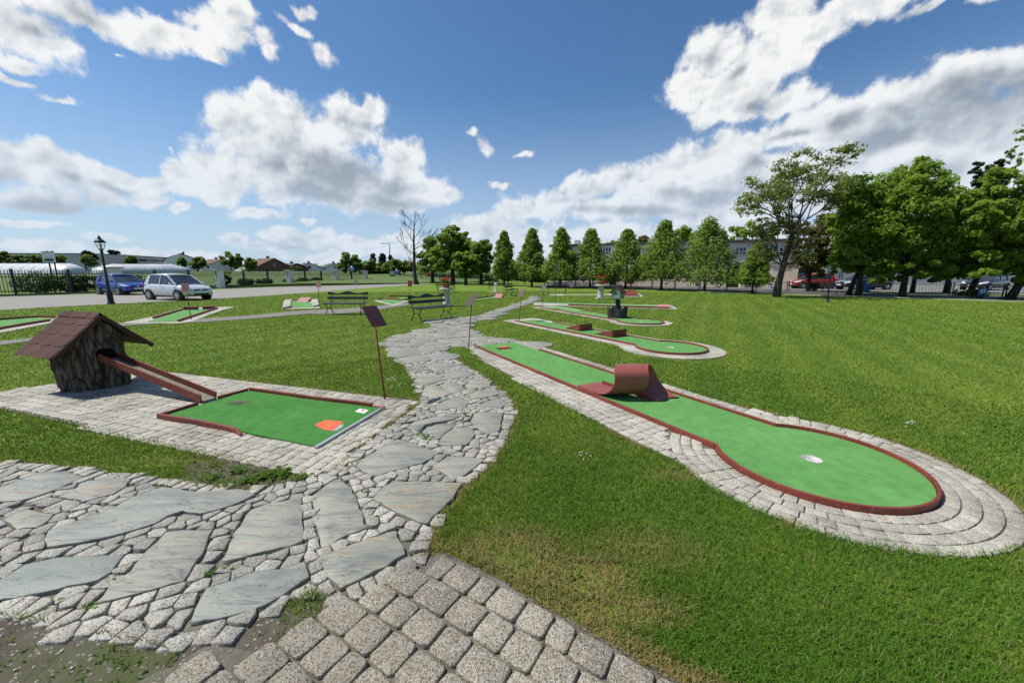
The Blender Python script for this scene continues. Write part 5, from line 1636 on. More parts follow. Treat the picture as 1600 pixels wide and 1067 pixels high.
def pillar(u, label, h=1.80, v=None, w=.52):
    if v is None: p = FA + FD * fence_at(u); x, y = p.x, p.y
    else: x, y = G(u, v)
    root = thing('gate_pillar', label, 'pillar', (x, y, 0), 'pale stone pillars of the iron fence')
    an = math.atan2(FD.y, FD.x) if v is None else 0
    MB().box((x, y, h / 2), (w, w, h), an).build('shaft', MAT['render_grey'], root, .02)
    MB().box((x, y, h + .06), (w + .22, w + .22, .12), an).build('cap', MAT['stone_white'], root, .02)
pillar(182, 'pale stone pillar with wide cap rising behind the blue car', 1.95, w=.8)
pillar(345, 'pale stone fence pillar just right of the silver car', w=.6)
pillar(454, 'pale stone fence pillar between rounded clipped bushes', w=.6)
pillar(526, 'pale stone fence pillar just left of the blue-topped signpost', w=.6)
pillar(571, 'pale stone pillar on the left side of the entrance gap', w=.62)
pillar(614, 'pale stone pillar on the right side of the entrance gap', 1.72, 439.8, .66)
def wayside():
    x, y = -36.5, 31.0
    root = thing('notice_board', 'white notice board with dark skyline print on two posts behind the iron fence', 'sign', (x, y, 0))
    c = AT(76, 402, y)
    MB().box((c.x, y, c.z), (.98, .06, .86)).build('board', MAT['white'], root, .01)
    m = MB(); 
    for k in range(12):
        xx = c.x - .36 + k * .066; h = (.10, .20, .12, .25, .14, .30, .16, .22, .12, .28, .13, .18)[k]
        m.box((xx, y - .034, c.z - .30 + h / 2), (.06, .006, h))
    m.build('skyline_print', MAT['trim'], root)
    m = MB()
    for a, b in ((0, .44), (0, -.44)): m.box((c.x, y - .034, c.z + b * .93), (.98, .01, .05))
    m.build('border', MAT['trim'], root)
    for dx in (-.12, .30):
        MB().tube([(c.x + dx, y + .06, 0), (c.x + dx, y + .06, c.z + .5)], .05, 8).build('post', MAT['navy_metal'], root)
wayside()

def round_sign(u, vbase, vtop, r, label, mat='blue_sign', shape='round', Y=None):
    if Y is None: x, y = G(u, vbase)
    else: x, y = AT(u, 430, Y).x, Y
    c = AT(u, vtop, y)
    root = thing('road_sign', label, 'sign', (x, y, 0))
    MB().tube([(x, y, 0), (x, y, c.z + r * .7)], .04, 6).build('post', MAT['galvanised'], root)
    m = MB()
    pl = MB()
    if shape == 'round':
        m.lathe([(.001, .03), (r, .03), (r, 0), (.001, 0)], (x, y - .05, c.z), 20, ax=Matrix.Rotation(rad(90), 3, 'X'))
        m.build('disc', MAT[mat], root)
        pl.lathe([(r * .38, .034), (r * .60, .034)], (x, y - .05, c.z), 20, ax=Matrix.Rotation(rad(90), 3, 'X')); pl.build('emblem', MAT['white'], root)
    elif shape == 'tri':
        m.add([(x - r, y - .05, c.z + r * .7), (x + r, y - .05, c.z + r * .7), (x, y - .05, c.z - r), (x - r, y - .02, c.z + r * .7), (x + r, y - .02, c.z + r * .7), (x, y - .02, c.z - r)], [(0, 1, 2), (3, 5, 4), (0, 3, 4, 1), (1, 4, 5, 2), (2, 5, 3, 0)])
        m.build('triangle', MAT[mat], root)
        pl.add([(x - r * .55, y - .054, c.z + r * .45), (x + r * .55, y - .054, c.z + r * .45), (x, y - .054, c.z - r * .5)], [(0, 1, 2)]); pl.build('emblem', MAT['amber'], root)
    else:
        m.box((x, y - .05, c.z), (r * 2, .03, r * 2)); m.build('panel', MAT[mat], root, .01)
        t_ = r * .32
        pl.box((x - r * .35, y - .072, c.z), (t_, .008, r * 1.35)); pl.box((x + r * .02, y - .072, c.z + r * .53), (r * .60, .0075, t_ * .9)); pl.box((x + r * .02, y - .072, c.z + r * .02), (r * .60, .0075, t_ * .9)); pl.box((x + r * .38, y - .0715, c.z + r * .28), (t_ * .9, .0065, r * .62))
        pl.build('letter', MAT['white'], root)
MAT['amber'] = mk('amber_sign', (.75, .35, .03), (.8, .42, .05), 5, .5, 0)
round_sign(551, 440, 420, .42, 'blue round road sign above the fence left of the entrance gap', Y=62)
round_sign(621, 438, 425, .42, 'small blue road sign right of the right-hand entrance pillar', Y=72)
round_sign(667, 439.5, 429, .5, 'amber and red triangular give-way sign right of the bare tree', 'red_text', 'tri', Y=74)

# ------------------------------------------------------------------ trees
def limb(m, p, d, length, r, depth, rng, tips, spread=.6, up=.12, n=6, kids=(2, 3), shrink=.72, mins=.006):
    pts = [Vector(p)]; rr = [r]; q = Vector(p); dd = Vector(d).normalized()
    for k in range(4):
        dd = (dd + Vector((rng.gauss(0, .10), rng.gauss(0, .10), rng.gauss(0, .06) + up * .2))).normalized()
        q = q + dd * length / 4; pts.append(q.copy()); rr.append(max(mins, r * (1 - .42 * (k + 1) / 4)))
    m.tube(pts, rr, n if r > .03 else 4, cap=False)
    if depth <= 0:
        tips.append((q, dd)); return
    for k in range(rng.randint(*kids)):
        a = rng.uniform(0, 2 * math.pi); ax = dd.orthogonal().normalized()
        ax = (Matrix.Rotation(a, 3, dd) @ ax)
        nd = (dd + ax * rng.uniform(.5, 1.2) * spread + Vector((0, 0, up))).normalized()
        start = pts[rng.choice((2, 3, 4, 4))]
        limb(m, start, nd, length * rng.uniform(.6, .88), r * rng.uniform(.5, .66), depth - 1, rng, tips, spread, up, n, kids, shrink, mins)
    limb(m, pts[-1], dd, length * .75, rr[-1] * .9, depth - 1, rng, tips, spread, up, n, kids, shrink, mins)

def row_tree(base, top, half_px, label, seed, mat='linden', group='young street trees in a row', bare=.20, per=88, ncl=84, fat=1.0):
    bx, by = G(*base); h = AT(top[0], top[1], by).z; R = half_px / FPX * by
    rng = random.Random(seed)
    root = thing('street_tree', label, 'tree', (bx, by, 0), group)
    m = MB(); z0 = h * bare
    m.tube([(bx, by, -.02), (bx + rng.uniform(-.03, .03), by, z0 * .6), (bx + rng.uniform(-.05, .05), by, z0 * 1.2), (bx + rng.uniform(-.1, .1), by, h * .55), (bx, by, h * .92)], [.14 * h / 6, .105 * h / 6, .095 * h / 6, .06 * h / 6, .015], 8)
    cl = []
    for k in range(ncl):
        t = (k + rng.random()) / ncl
        t = t ** 1.15
        prof = min(1, (t / .14 + .38)) ** .7 * (1 - t) ** (.86 / fat) * 1.12
        a = k * 2.39996 + rng.uniform(-.5, .5)
        rr = R * prof * rng.uniform(.45, .95) * rng.choice((1, 1, 1.06, .8))
        z = z0 + (h - z0) * (t * .965 + .02) - .12 * rr
        r = (.17 + .14 * (1 - t)) * R * rng.uniform(.75, 1.35)
        c = (bx + rr * math.cos(a), by + rr * math.sin(a), z)
        cl.append((c, r))
        if k % 4 == 0:
            m.tube([(bx, by, max(z0 * .9, z - .5 * rr)), ((bx + c[0]) / 2, (by + c[1]) / 2, z - .2 * rr), c], [.03 * h / 6, .02 * h / 6, .006], 5, cap=False)
    cl.append(((bx, by, h - .12 * R), .13 * R)); cl.append(((bx, by, h - .3 * R), .18 * R))
    m.build('trunk', MAT['bark'], root)
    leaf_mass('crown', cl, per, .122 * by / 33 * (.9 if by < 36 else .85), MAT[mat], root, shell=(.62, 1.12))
    return root
for i, (b, t, hp, l) in enumerate([
        ((788, 446.5), (788, 362), 19, 'conical green street tree next to the dense tree group, before a dark hedge'),
        ((831, 448.5), (829, 359), 23, 'conical street tree above the path head, left of the first white school windows'),
        ((876, 450), (875, 359), 24, 'conical street tree standing over the far dark bench and white windows'),
        ((922, 450.5), (918, 361), 27, 'broad conical street tree directly left of the far red flower pot'),
        ((977, 451.5), (979, 360), 27, 'conical street tree rising right above the birdhouse and orange stand'),
        ((1033, 453.5), (1036, 347), 33, 'tall conical street tree in front of the left end of the blank beige wall'),
        ((1100, 456), (1104, 345), 40, 'largest conical street tree, its broad crown left of the dark school doorway'),
        ((1175, 459), (1174, 383), 21, 'smallest conical street tree, right of the dark school doorway')]):
    row_tree(b, t, hp * 1.25, l, 40 + i, bare=(.19, .20, .17, .21, .18, .20, .18, .24)[i], fat=(1.05, .94, 1.15, 1.0, 1.2, .95, 1.1, 1.0)[i])

def big_tree(base, cz_px, crown, label, seed, mat='maple', trunk_px=None, r0=.22, ncl=120, per=110, size=.125, group=None, bark='bark', name='tree', shape=1.0, lean=0.0, low=0.0, shell=(.4, 1.1)):
    """crown given as ellipsoids in photo columns/rows at the trunk's distance: (u, v, half width, half height, depth factor)"""
    bx, by = G(*base) if len(base) == 2 else (AT(base[0], 430, base[2]).x, base[2])
    rng = random.Random(seed)
    root = thing(name, label, 'tree', (bx, by, 0), group)
    m = MB(); cl = []
    el = []
    for u, v, ru, rv, *dy in crown:
        p = AT(u, v, by + (dy[0] if dy else 0)); k = (by + (dy[0] if dy else 0)) / FPX
        el.append((p, ru * k / math.sqrt(1 + ((u - 800) / FPX) ** 2) ** .6, rv * k))
    tot = sum(a * a * b for _, a, b in el)
    top = max(el, key=lambda e: e[0].z + e[2])
    fork = Vector((bx + lean, by, max(1.2, min(e[0].z - e[2] for e in el) + .8)))
    m.tube([(bx, by, -.02), (bx + lean * .4, by, fork.z * .5), fork], [r0 * 1.25, r0, r0 * .85], 10)
    for p, a, b in el:
        n = max(8, int(ncl * (a * a * b) / tot))
        for k in range(n):
            d = Vector((rng.gauss(0, 1), rng.gauss(0, 1), rng.gauss(0, 1))).normalized()
            q = rng.uniform(.35, 1.0) ** .6
            c = Vector((p.x + d.x * a * q * .88, p.y + d.y * a * q * .85, p.z + d.z * b * q * .88))
            cl.append((tuple(c), min(a, b) * rng.uniform(.20, .36)))
            if k % 9 == 0:
                mid = fork.lerp(c, .5) + Vector((rng.uniform(-.3, .3), rng.uniform(-.3, .3), rng.uniform(-.4, .1)))
                m.tube([fork - Vector((0, 0, .2)), fork.lerp(mid, .5), mid, c], [r0 * .42, r0 * .3, r0 * .18, .012], 6, cap=False)
    m.build('trunk', MAT[bark], root)
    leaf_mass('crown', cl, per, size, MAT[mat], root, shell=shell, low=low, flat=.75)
    return root
GR = 'big trees along the right side'
big_tree((1340, 463), 0, [(1350, 350, 52, 60), (1330, 305, 40, 35), (1385, 310, 40, 42), (1345, 408, 52, 28), (1385, 395, 44, 40), (1310, 330, 24, 40)], 'big dark maple with two trunks, right of the open airy tree', 71, r0=.15, group=GR, ncl=170)
big_tree((1409, 465), 0, [(1425, 320, 62, 62), (1440, 280, 48, 34), (1395, 360, 50, 50), (1450, 378, 56, 50), (1420, 420, 66, 22), (1370, 428, 34, 16)], 'tallest leafy maple of the right-hand group, the one with a rounded top', 72, r0=.17, group=GR, ncl=220)
big_tree((1512, 465), 0, [(1510, 350, 60, 55), (1490, 310, 34, 30), (1530, 400, 62, 38), (1475, 422, 50, 22), (1440, 428, 30, 14)], 'leafy tree with a leaning trunk just left of the blue parking sign', 73, r0=.14, lean=.5, group=GR, ncl=170)
big_tree((1576, 469), 0, [(1590, 330, 62, 50), (1560, 375, 50, 46), (1620, 390, 70, 48), (1580, 285, 48, 34), (1530, 320, 34, 36), (1660, 320, 70, 60), (1550, 426, 44, 20), (1610, 432, 50, 16)], 'bright green tree leaning at the right edge of the picture', 74, r0=.18, lean=.9, group=GR, ncl=220, mat='maple')
big_tree((1478, 457.5), 0, [(1470, 385, 54, 44), (1500, 340, 40, 40), (1385, 300, 36, 50)], 'darker tree standing farther back between the leafy right-hand trees', 75, r0=.16, group=GR, ncl=70, per=80)
big_tree((1425, 458), 0, [(1425, 392, 40, 34), (1330, 340, 40, 50), (1370, 350, 50, 60)], 'dark thin-stemmed tree behind the trunks right of the dark parked car', 76, r0=.13, group=GR, ncl=80, per=80)
big_tree((1262, 455.5), 0, [(1262, 385, 38, 44), (1240, 350, 22, 22), (1290, 370, 28, 52), (1280, 420, 36, 18)], 'brownish olive tree with drooping branches in front of the blue gate', 77, 'olive', r0=.14, ncl=120, per=60, size=.13, shell=(.1, 1.25))
big_tree((1325, 462), 0, [(1318, 400, 26, 34), (1345, 395, 30, 30)], 'small pale green maple with leaning stem in front of the red car', 78, 'maple', r0=.14, lean=.6, ncl=40, per=90)
big_tree((1548, 0, 44), 0, [(1545, 290, 26, 36), (1530, 265, 12, 14), (1560, 262, 14, 14)], 'dark grey-green pine rising behind the leafy trees at right', 79, 'conifer', r0=.2, ncl=50, per=70, size=.2, name='pine_tree')
big_tree((1592, 0, 46), 0, [(1592, 235, 18, 26), (1610, 210, 26, 26), (1585, 255, 14, 16)], 'thin-leaved tree top showing above the right edge of the tree group', 80, 'sparse', r0=.16, ncl=36, per=18, size=.16, shell=(.0, 1.3))

def airy_tree():
    base = (1213, 464); bx, by = G(*base)
    root = thing('acacia_tree', 'tall open airy tree with spreading bare limbs left of the dense maples', 'tree', (bx, by, 0))
    rng = random.Random(5); m = MB(); tips = []
    f1 = AT(1240, 360, by); f0 = AT(1224, 415, by)
    m.tube([(bx, by, -.02), AT(1217, 440, by), f0, f1], [.27, .21, .17, .14], 10)
    for u, v, du in ((1198, 300, 0), (1275, 280, 0), (1245, 285, 1.5), (1205, 325, -1.5), (1308, 272, 1), (1228, 268, -1), (1290, 300, -.8)):
        e = AT(u, v, by + du); d = e - f1
        limb(m, f1 - Vector((0, 0, rng.uniform(0, .5))), d.normalized(), d.length * .47, .075, 3, rng, tips, .72, .06, 6, (2, 2))
    for u, v in ((1190, 400), (1260, 410), (1200, 375)):
        e = AT(u, v, by + rng.uniform(-1, 1)); d = e - f0
        limb(m, f0, d.normalized(), d.length * .6, .06, 2, rng, tips, .6, .0, 5, (1, 2))
    m.build('trunk', MAT['greybark'], root)
    cl = [(tuple(t + d * .1), rng.uniform(.30, .55)) for t, d in tips]
    leaf_mass('crown', cl, 46, .085, MAT['sparse'], root, shell=(.15, 1.25), flat=.55)
    low = []
    for u, v, ru, rv in ((1215, 352, 30, 18), (1190, 372, 20, 20), (1240, 372, 22, 26), (1205, 395, 18, 14)):
        for q in range(16):
            c = AT(u + rng.gauss(0, .5) * ru, v + rng.gauss(0, .5) * rv, by + rng.uniform(-1.5, 1.5)); low.append((tuple(c), rng.uniform(.25, .5)))
    leaf_mass('lower_crown', low, 34, .08, MAT['olive'], root, shell=(.0, 1.25), flat=.6)
airy_tree()

def bare_tree():
    bx, by = G(651, 444.5)
    root = thing('bare_tree', 'tall leafless tree standing by the car park entrance', 'tree', (bx, by, 0))
    rng = random.Random(23); m = MB(); tips = []
    def P(u, v): return AT(u, v, by)
    trunk = [Vector((bx, by, -.02)), P(649, 436), P(647.5, 420), P(647, 400), P(646.5, 375), P(647, 355), P(649, 333)]
    m.tube(trunk, [.40, .26, .22, .17, .12, .07, .02], 10)
    for u0, v0, u1, v1, r in ((647, 412, 618, 396, .08), (647, 405, 672, 380, .09), (647, 398, 622, 372, .08), (647, 390, 676, 362, .08), (647, 380, 625, 350, .07), (647, 372, 668, 345, .06), (647, 362, 632, 342, .05), (648, 352, 660, 338, .04), (647, 418, 634, 408, .06), (648, 350, 640, 335, .04), (647, 415, 664, 404, .05), (647, 385, 658, 360, .05)):
        a = P(u0, v0); b = P(u1, v1) + Vector((0, rng.uniform(-2.5, 2.5), 0)); d = b - a
        limb(m, a, (d.normalized() + Vector((0, 0, -.15))).normalized(), d.length * .42, r * .8, 3, rng, tips, .55, .22, 5, (1, 2), mins=.018)
    m.build('trunk', MAT['greybark'], root)
bare_tree()
GL = 'dense trees right of the bare tree'
big_tree((708, 443.5), 0, [(706, 385, 28, 30), (712, 365, 22, 16), (690, 405, 26, 22), (728, 400, 26, 28)], 'tallest rounded tree of the dense group right of the bare tree', 81, 'linden', r0=.3, ncl=130, per=90, size=.22, group=GL)
big_tree((676, 442.5), 0, [(675, 390, 18, 20), (668, 408, 18, 22), (684, 412, 18, 18)], 'leftmost rounded tree of the dense group, next to the bare tree', 82, 'linden', r0=.25, ncl=90, per=80, size=.22, group=GL)
big_tree((752, 444.5), 0, [(752, 398, 19, 24), (748, 415, 20, 18), (756, 385, 12, 12)], 'rightmost rounded tree of the dense group, next to the row of conical trees', 83, 'linden', r0=.25, ncl=90, per=80, size=.2, group=GL)
big_tree((728, 445.5), 0, [(720, 415, 16, 20), (735, 412, 15, 22)], 'lower bushy tree in the middle of the dense group behind the flower pot', 84, 'linden', r0=.2, ncl=60, per=80, size=.2, group=GL)

GB = 'trees in the distance on the left'
for k, (base, cr, mat, lab, sz) in enumerate([
        ((548, 0, 75), [(546, 408, 15, 14), (556, 415, 14, 12), (535, 418, 9, 10)], 'farleaf', 'rounded green tree behind the entrance gap at centre left', .32),
        ((572, 0, 80), [(570, 420, 14, 11), (580, 415, 10, 10)], 'farleaf', 'low bushy tree directly right of the rounded tree near the entrance', .32),
        ((592, 0, 84), [(590, 420, 16, 10), (604, 421, 14, 9)], 'linden', 'darker low trees below the small conifers behind the entrance', .34),
        ((625, 0, 82), [(622, 417, 14, 12), (636, 418, 12, 11)], 'farleaf', 'bushy tree between the road lamp and the bare tree', .34),
        ((584, 0, 86), [(583, 412, 5, 16), (583, 403, 3, 10)], 'conifer', 'slim pointed conifer behind the entrance, the left one of three', .3),
        ((598, 0, 86), [(598, 412, 6, 16), (598, 401, 3.5, 10)], 'conifer', 'pointed conifer behind the entrance, the middle one of three', .3),
        ((611, 0, 86), [(611, 413, 5, 14), (611, 404, 3, 9)], 'conifer', 'pointed conifer behind the road lamp, the right one of three', .3),
        ((362, 0, 120), [(357, 406, 12, 12), (370, 408, 10, 12)], 'farleaf', 'broad tree in the distance above the pillar right of the silver car', .4),
        ((390, 0, 115), [(392, 413, 10, 9)], 'farleaf', 'small tree in front of the long brown barn roof', .38),
        ((310, 0, 120), [(312, 411, 12, 9), (302, 415, 8, 6)], 'farleaf', 'low rounded tree in the distance right of the grey warehouse', .4),
        ((283, 0, 125), [(284, 410, 8, 8)], 'farleaf', 'small tree against the right end of the grey warehouse', .4),
        ((136, 0, 95), [(136, 406, 9, 8), (142, 410, 8, 7)], 'farleaf', 'light green tree between the two plastic tunnels', .34),
        ((138, 0, 150), [(136, 398, 9, 6), (146, 402, 7, 5)], 'conifer', 'dark pine crown at the left end of the grey warehouse', .5),
        ((177, 0, 180), [(174, 394, 5, 3), (182, 395, 5, 2.5)], 'conifer', 'flat-topped pine peeping over the grey warehouse roof', .5),
        ((206, 0, 130), [(205, 407, 9, 7)], 'farleaf', 'grey-green tree before the middle of the grey warehouse', .4),
        ((8, 0, 110), [(-30, 404, 26, 14), (6, 404, 18, 13)], 'olive', 'brownish green trees at the far left edge above the plastic tunnel', .42),
        ((40, 0, 112), [(30, 408, 16, 10), (52, 407, 14, 9)], 'farleaf', 'green trees above the plastic tunnel left of the notice board', .42),
        ((95, 0, 118), [(92, 407, 10, 8), (64, 408, 9, 9)], 'farleaf', 'green trees just right of the notice board', .42),
        ((437, 0, 160), [(420, 418, 14, 4), (455, 420, 20, 3)], 'farleaf', 'low line of far bushes below the village roofs', .45)]):
    big_tree(base, 0, cr, lab, 120 + k, mat, r0=.18, ncl=46, per=60, size=sz, group=GB)
GBB = 'trees behind the school building'
for k, (base, cr, lab) in enumerate([
        ((1068, 0, 75), [(1066, 370, 22, 18), (1080, 380, 16, 14)], 'green treetop behind the school roof between the two largest row trees'),
        ((1150, 0, 72), [(1145, 368, 22, 16), (1172, 362, 24, 18), (1195, 368, 20, 18)], 'wide treetop behind the school roof left of the airy tree'),
        ((958, 0, 80), [(957, 385, 13, 8)], 'small treetop showing above the school roof near the middle'),
        ((1010, 0, 80), [(1006, 380, 14, 10)], 'thin brownish treetop behind the school roof')]):
    big_tree(base, 0, cr, lab, 160 + k, 'maple' if k != 3 else 'olive', r0=.2, ncl=60, per=70, size=.26, group=GBB)

# clipped bushes and hedges behind the iron fence
def bush(u, hw_, vt, label, dy=1.1, mat='hedge', boxy=False, group='clipped bushes behind the iron fence', top=None, name='bush'):
    p = FA + FD * fence_at(u); x, y = p.x - FD.y * dy, p.y + FD.x * dy
    k = y / FPX; h = max(.6, AT(u, vt, y).z); R = hw_ * k
    root = thing(name, label, 'bush', (x, y, 0), group)
    m = MB()
    for q in range(4): m.tube([(x + NR.normal(0, .1), y, 0), (x + NR.normal(0, .3) * R, y + NR.normal(0, .2), h * .6)], [.03, .012], 5)
    m.build('stems', MAT['bark'], root)
    cl = []
    for q in range(46):
        d = sph(1)[0]; e = .72 if not boxy else .95
        cl.append(((x + d[0] * R * .78 * (1 if not boxy else 1.15), y + d[1] * min(R, .9) * .7, h * .52 + d[2] * h * .40 * e), min(R, h) * NR.uniform(.20, .32)))
    leaf_mass('foliage', cl, 60, .075, MAT[mat], root, low=.1)
    if top: leaf_mass('young_shoots', [((x + NR.normal(0, R * .5), y + NR.normal(0, .2), h * .95 + NR.uniform(-.05, .16)), .22) for _ in range(14)], 30, .07, MAT[top], root)
bush(362, 11, 425, 'tall dark bush with golden tips beside the fence pillar right of the silver car', top='yellowleaf')
bush(396, 12, 434, 'rounded dark clipped bush, the first right of the golden-tipped bush')
bush(424, 12, 434, 'rounded dark clipped bush between the golden-tipped bush and the next pillar, nearer the pillar')
bush(463, 9, 434, 'rounded dark bush directly right of the middle pale pillar')
bush(484, 11, 434, 'rounded dark bush left of the pink square sign')
bush(505, 10, 433, 'rounded dark bush behind the pink square sign')
bush(72, 32, 428, 'loose leafy shrub behind the fence below the notice board', mat='hedge', boxy=True)
bush(128, 19, 429, 'dark square hedge behind the fence left of the blue car', boxy=True, name='hedge')
bush(150, 18, 430, 'dark square hedge directly behind the tail of the blue car', boxy=True, name='hedge')
bush(222, 22, 432, 'dark hedge between the blue and the silver car', boxy=True, name='hedge')
bush(-14, 16, 436, 'dark bush at the far left edge behind the fence')
def shrub(u, v, hw_, vt, label, mat='hedge'):
    x, y = G(u, v); k = y / FPX; h = AT(u, vt, y).z; R = hw_ * k
    root = thing('shrub', label, 'bush', (x, y, 0))
    m = MB()
    for q in range(4): m.tube([(x, y, 0), (x + NR.normal(0, .4) * R, y + NR.normal(0, .2), h * .7)], [.02, .008], 5)
    m.build('stems', MAT['bark'], root)
    leaf_mass('foliage', [((x + NR.normal(0, .45) * R, y + NR.normal(0, .3) * R, h * NR.uniform(.2, .85)), R * .32) for _ in range(26)], 40, .08, MAT[mat], root)
shrub(1517, 466.5, 17, 453, 'low yellowish green shrub under the blue parking sign', 'weed')
shrub(612, 440, 5, 428, 'dark upright shrub at the foot of the right-hand entrance pillar')
shrub(1270, 455, 9, 441, 'small dark shrub in front of the reddish wall by the blue gate')

# ------------------------------------------------------------------ school building
MAT['wall_beige'] = mk('beige_render', (.74, .62, .46), (.80, .69, .54), .6, .9, .2, 30)
MAT['wall_grey'] = mk('grey_render', (.60, .57, .50), (.68, .65, .58), .5, .9, .2, 30)
MAT['wall_pink'] = mk('pinkish_render', (.66, .56, .48), (.74, .65, .57), .6, .9, .2, 30)
MAT['wall_cream'] = mk('cream_render', (.52, .48, .37), (.62, .58, .46), .4, .9, .2, 30)
MAT['roof_dark'] = mk('dark_flat_roof', (.05, .05, .05), (.08, .08, .078), 2, .9, .2, 30)
MAT['door_dark'] = mk('dark_timber_door', (.022, .020, .018), (.045, .040, .034), 4, .7, .1, 30)
MAT['gate_blue'] = mk('blue_metal_gate', (.012, .04, .10), (.02, .06, .14), 4, .6, .1, 30)
MAT['brick'] = mk('brown_brick', (.13, .065, .045), (.20, .10, .075), 8, .9, .3, 40)
MAT['tile_brown'] = mk('brown_roof_tiles', (.12, .065, .045), (.18, .10, .07), 2, .85, .3, 20)
MAT['tile_dark'] = mk('dark_roof_tiles', (.045, .045, .05), (.08, .08, .085), 2, .8, .3, 20)
MAT['steel_sheet'] = mk('grey_sheet_cladding', (.46, .425, .42), (.53, .50, .495), .3, .6, .1, 6)

class Wall:
    """a vertical wall line on the ground, addressed by photo columns and metres of height"""
    def __init__(s, uA, YA, uB, YB):
        a = AT(uA, 430, YA); b = AT(uB, 430, YB)
        s.A = Vector((a.x, a.y)); s.B = Vector((b.x, b.y)); s.d = (s.B - s.A).normalized(); s.n = Vector((s.d.y, -s.d.x)); s.L = (s.B - s.A).length
        s.ang = math.atan2(s.d.y, s.d.x)
    def at(s, u):
        lo, hi = -60, s.L + 60
        for _ in range(50):
            mid = (lo + hi) / 2; p = s.A + s.d * mid
            if 800 + FPX * p.x / (p.y * CP + EYE * SP) < u: lo = mid
            else: hi = mid
        return lo
    def P(s, a, z, off=0): p = s.A + s.d * a + s.n * off; return Vector((p.x, p.y, z))
    def zv(s, u, v): p = s.P(s.at(u), 0); return AT(u, v, p.y).z
    def slab(s, m, a0, a1, z0, z1, off, th):
        c = s.P((a0 + a1) / 2, (z0 + z1) / 2, off - th / 2)
        return m.box(c, (a1 - a0, th, z1 - z0), s.ang)

def window(w, u0, u1, v0, v1, root, cols=3, off=.0, pane='glass_dark'):
    a0, a1 = w.at(u0), w.at(u1); z1, z0 = w.zv((u0 + u1) / 2, v0), w.zv((u0 + u1) / 2, v1)
    m = MB(); t = .07
    w.slab(m, a0, a1, z0, z0 + t, off + .05, .06); w.slab(m, a0, a1, z1 - t, z1, off + .05, .06)
    for k in range(cols + 1):
        c = a0 + (a1 - a0) * k / cols; w.slab(m, c - t / 2, c + t / 2, z0 + t, z1 - t, off + .047, .05)
    zm = z0 + (z1 - z0) * .38
    w.slab(m, a0 + t / 2, a1 - t / 2, zm - .03, zm + .03, off + .043, .04)
    f_ = m.build('window', MAT['white'], root)
    m = MB(); w.slab(m, a0 + .01, a1 - .01, z0 + .01, z1 - .01, off + .015, .03); m.build('pane', MAT[pane], f_)
    m = MB(); w.slab(m, a0 - .08, a1 + .08, z0 - .07, z0 - .003, off + .10, .12); m.build('sill', MAT['stone_white'], f_)

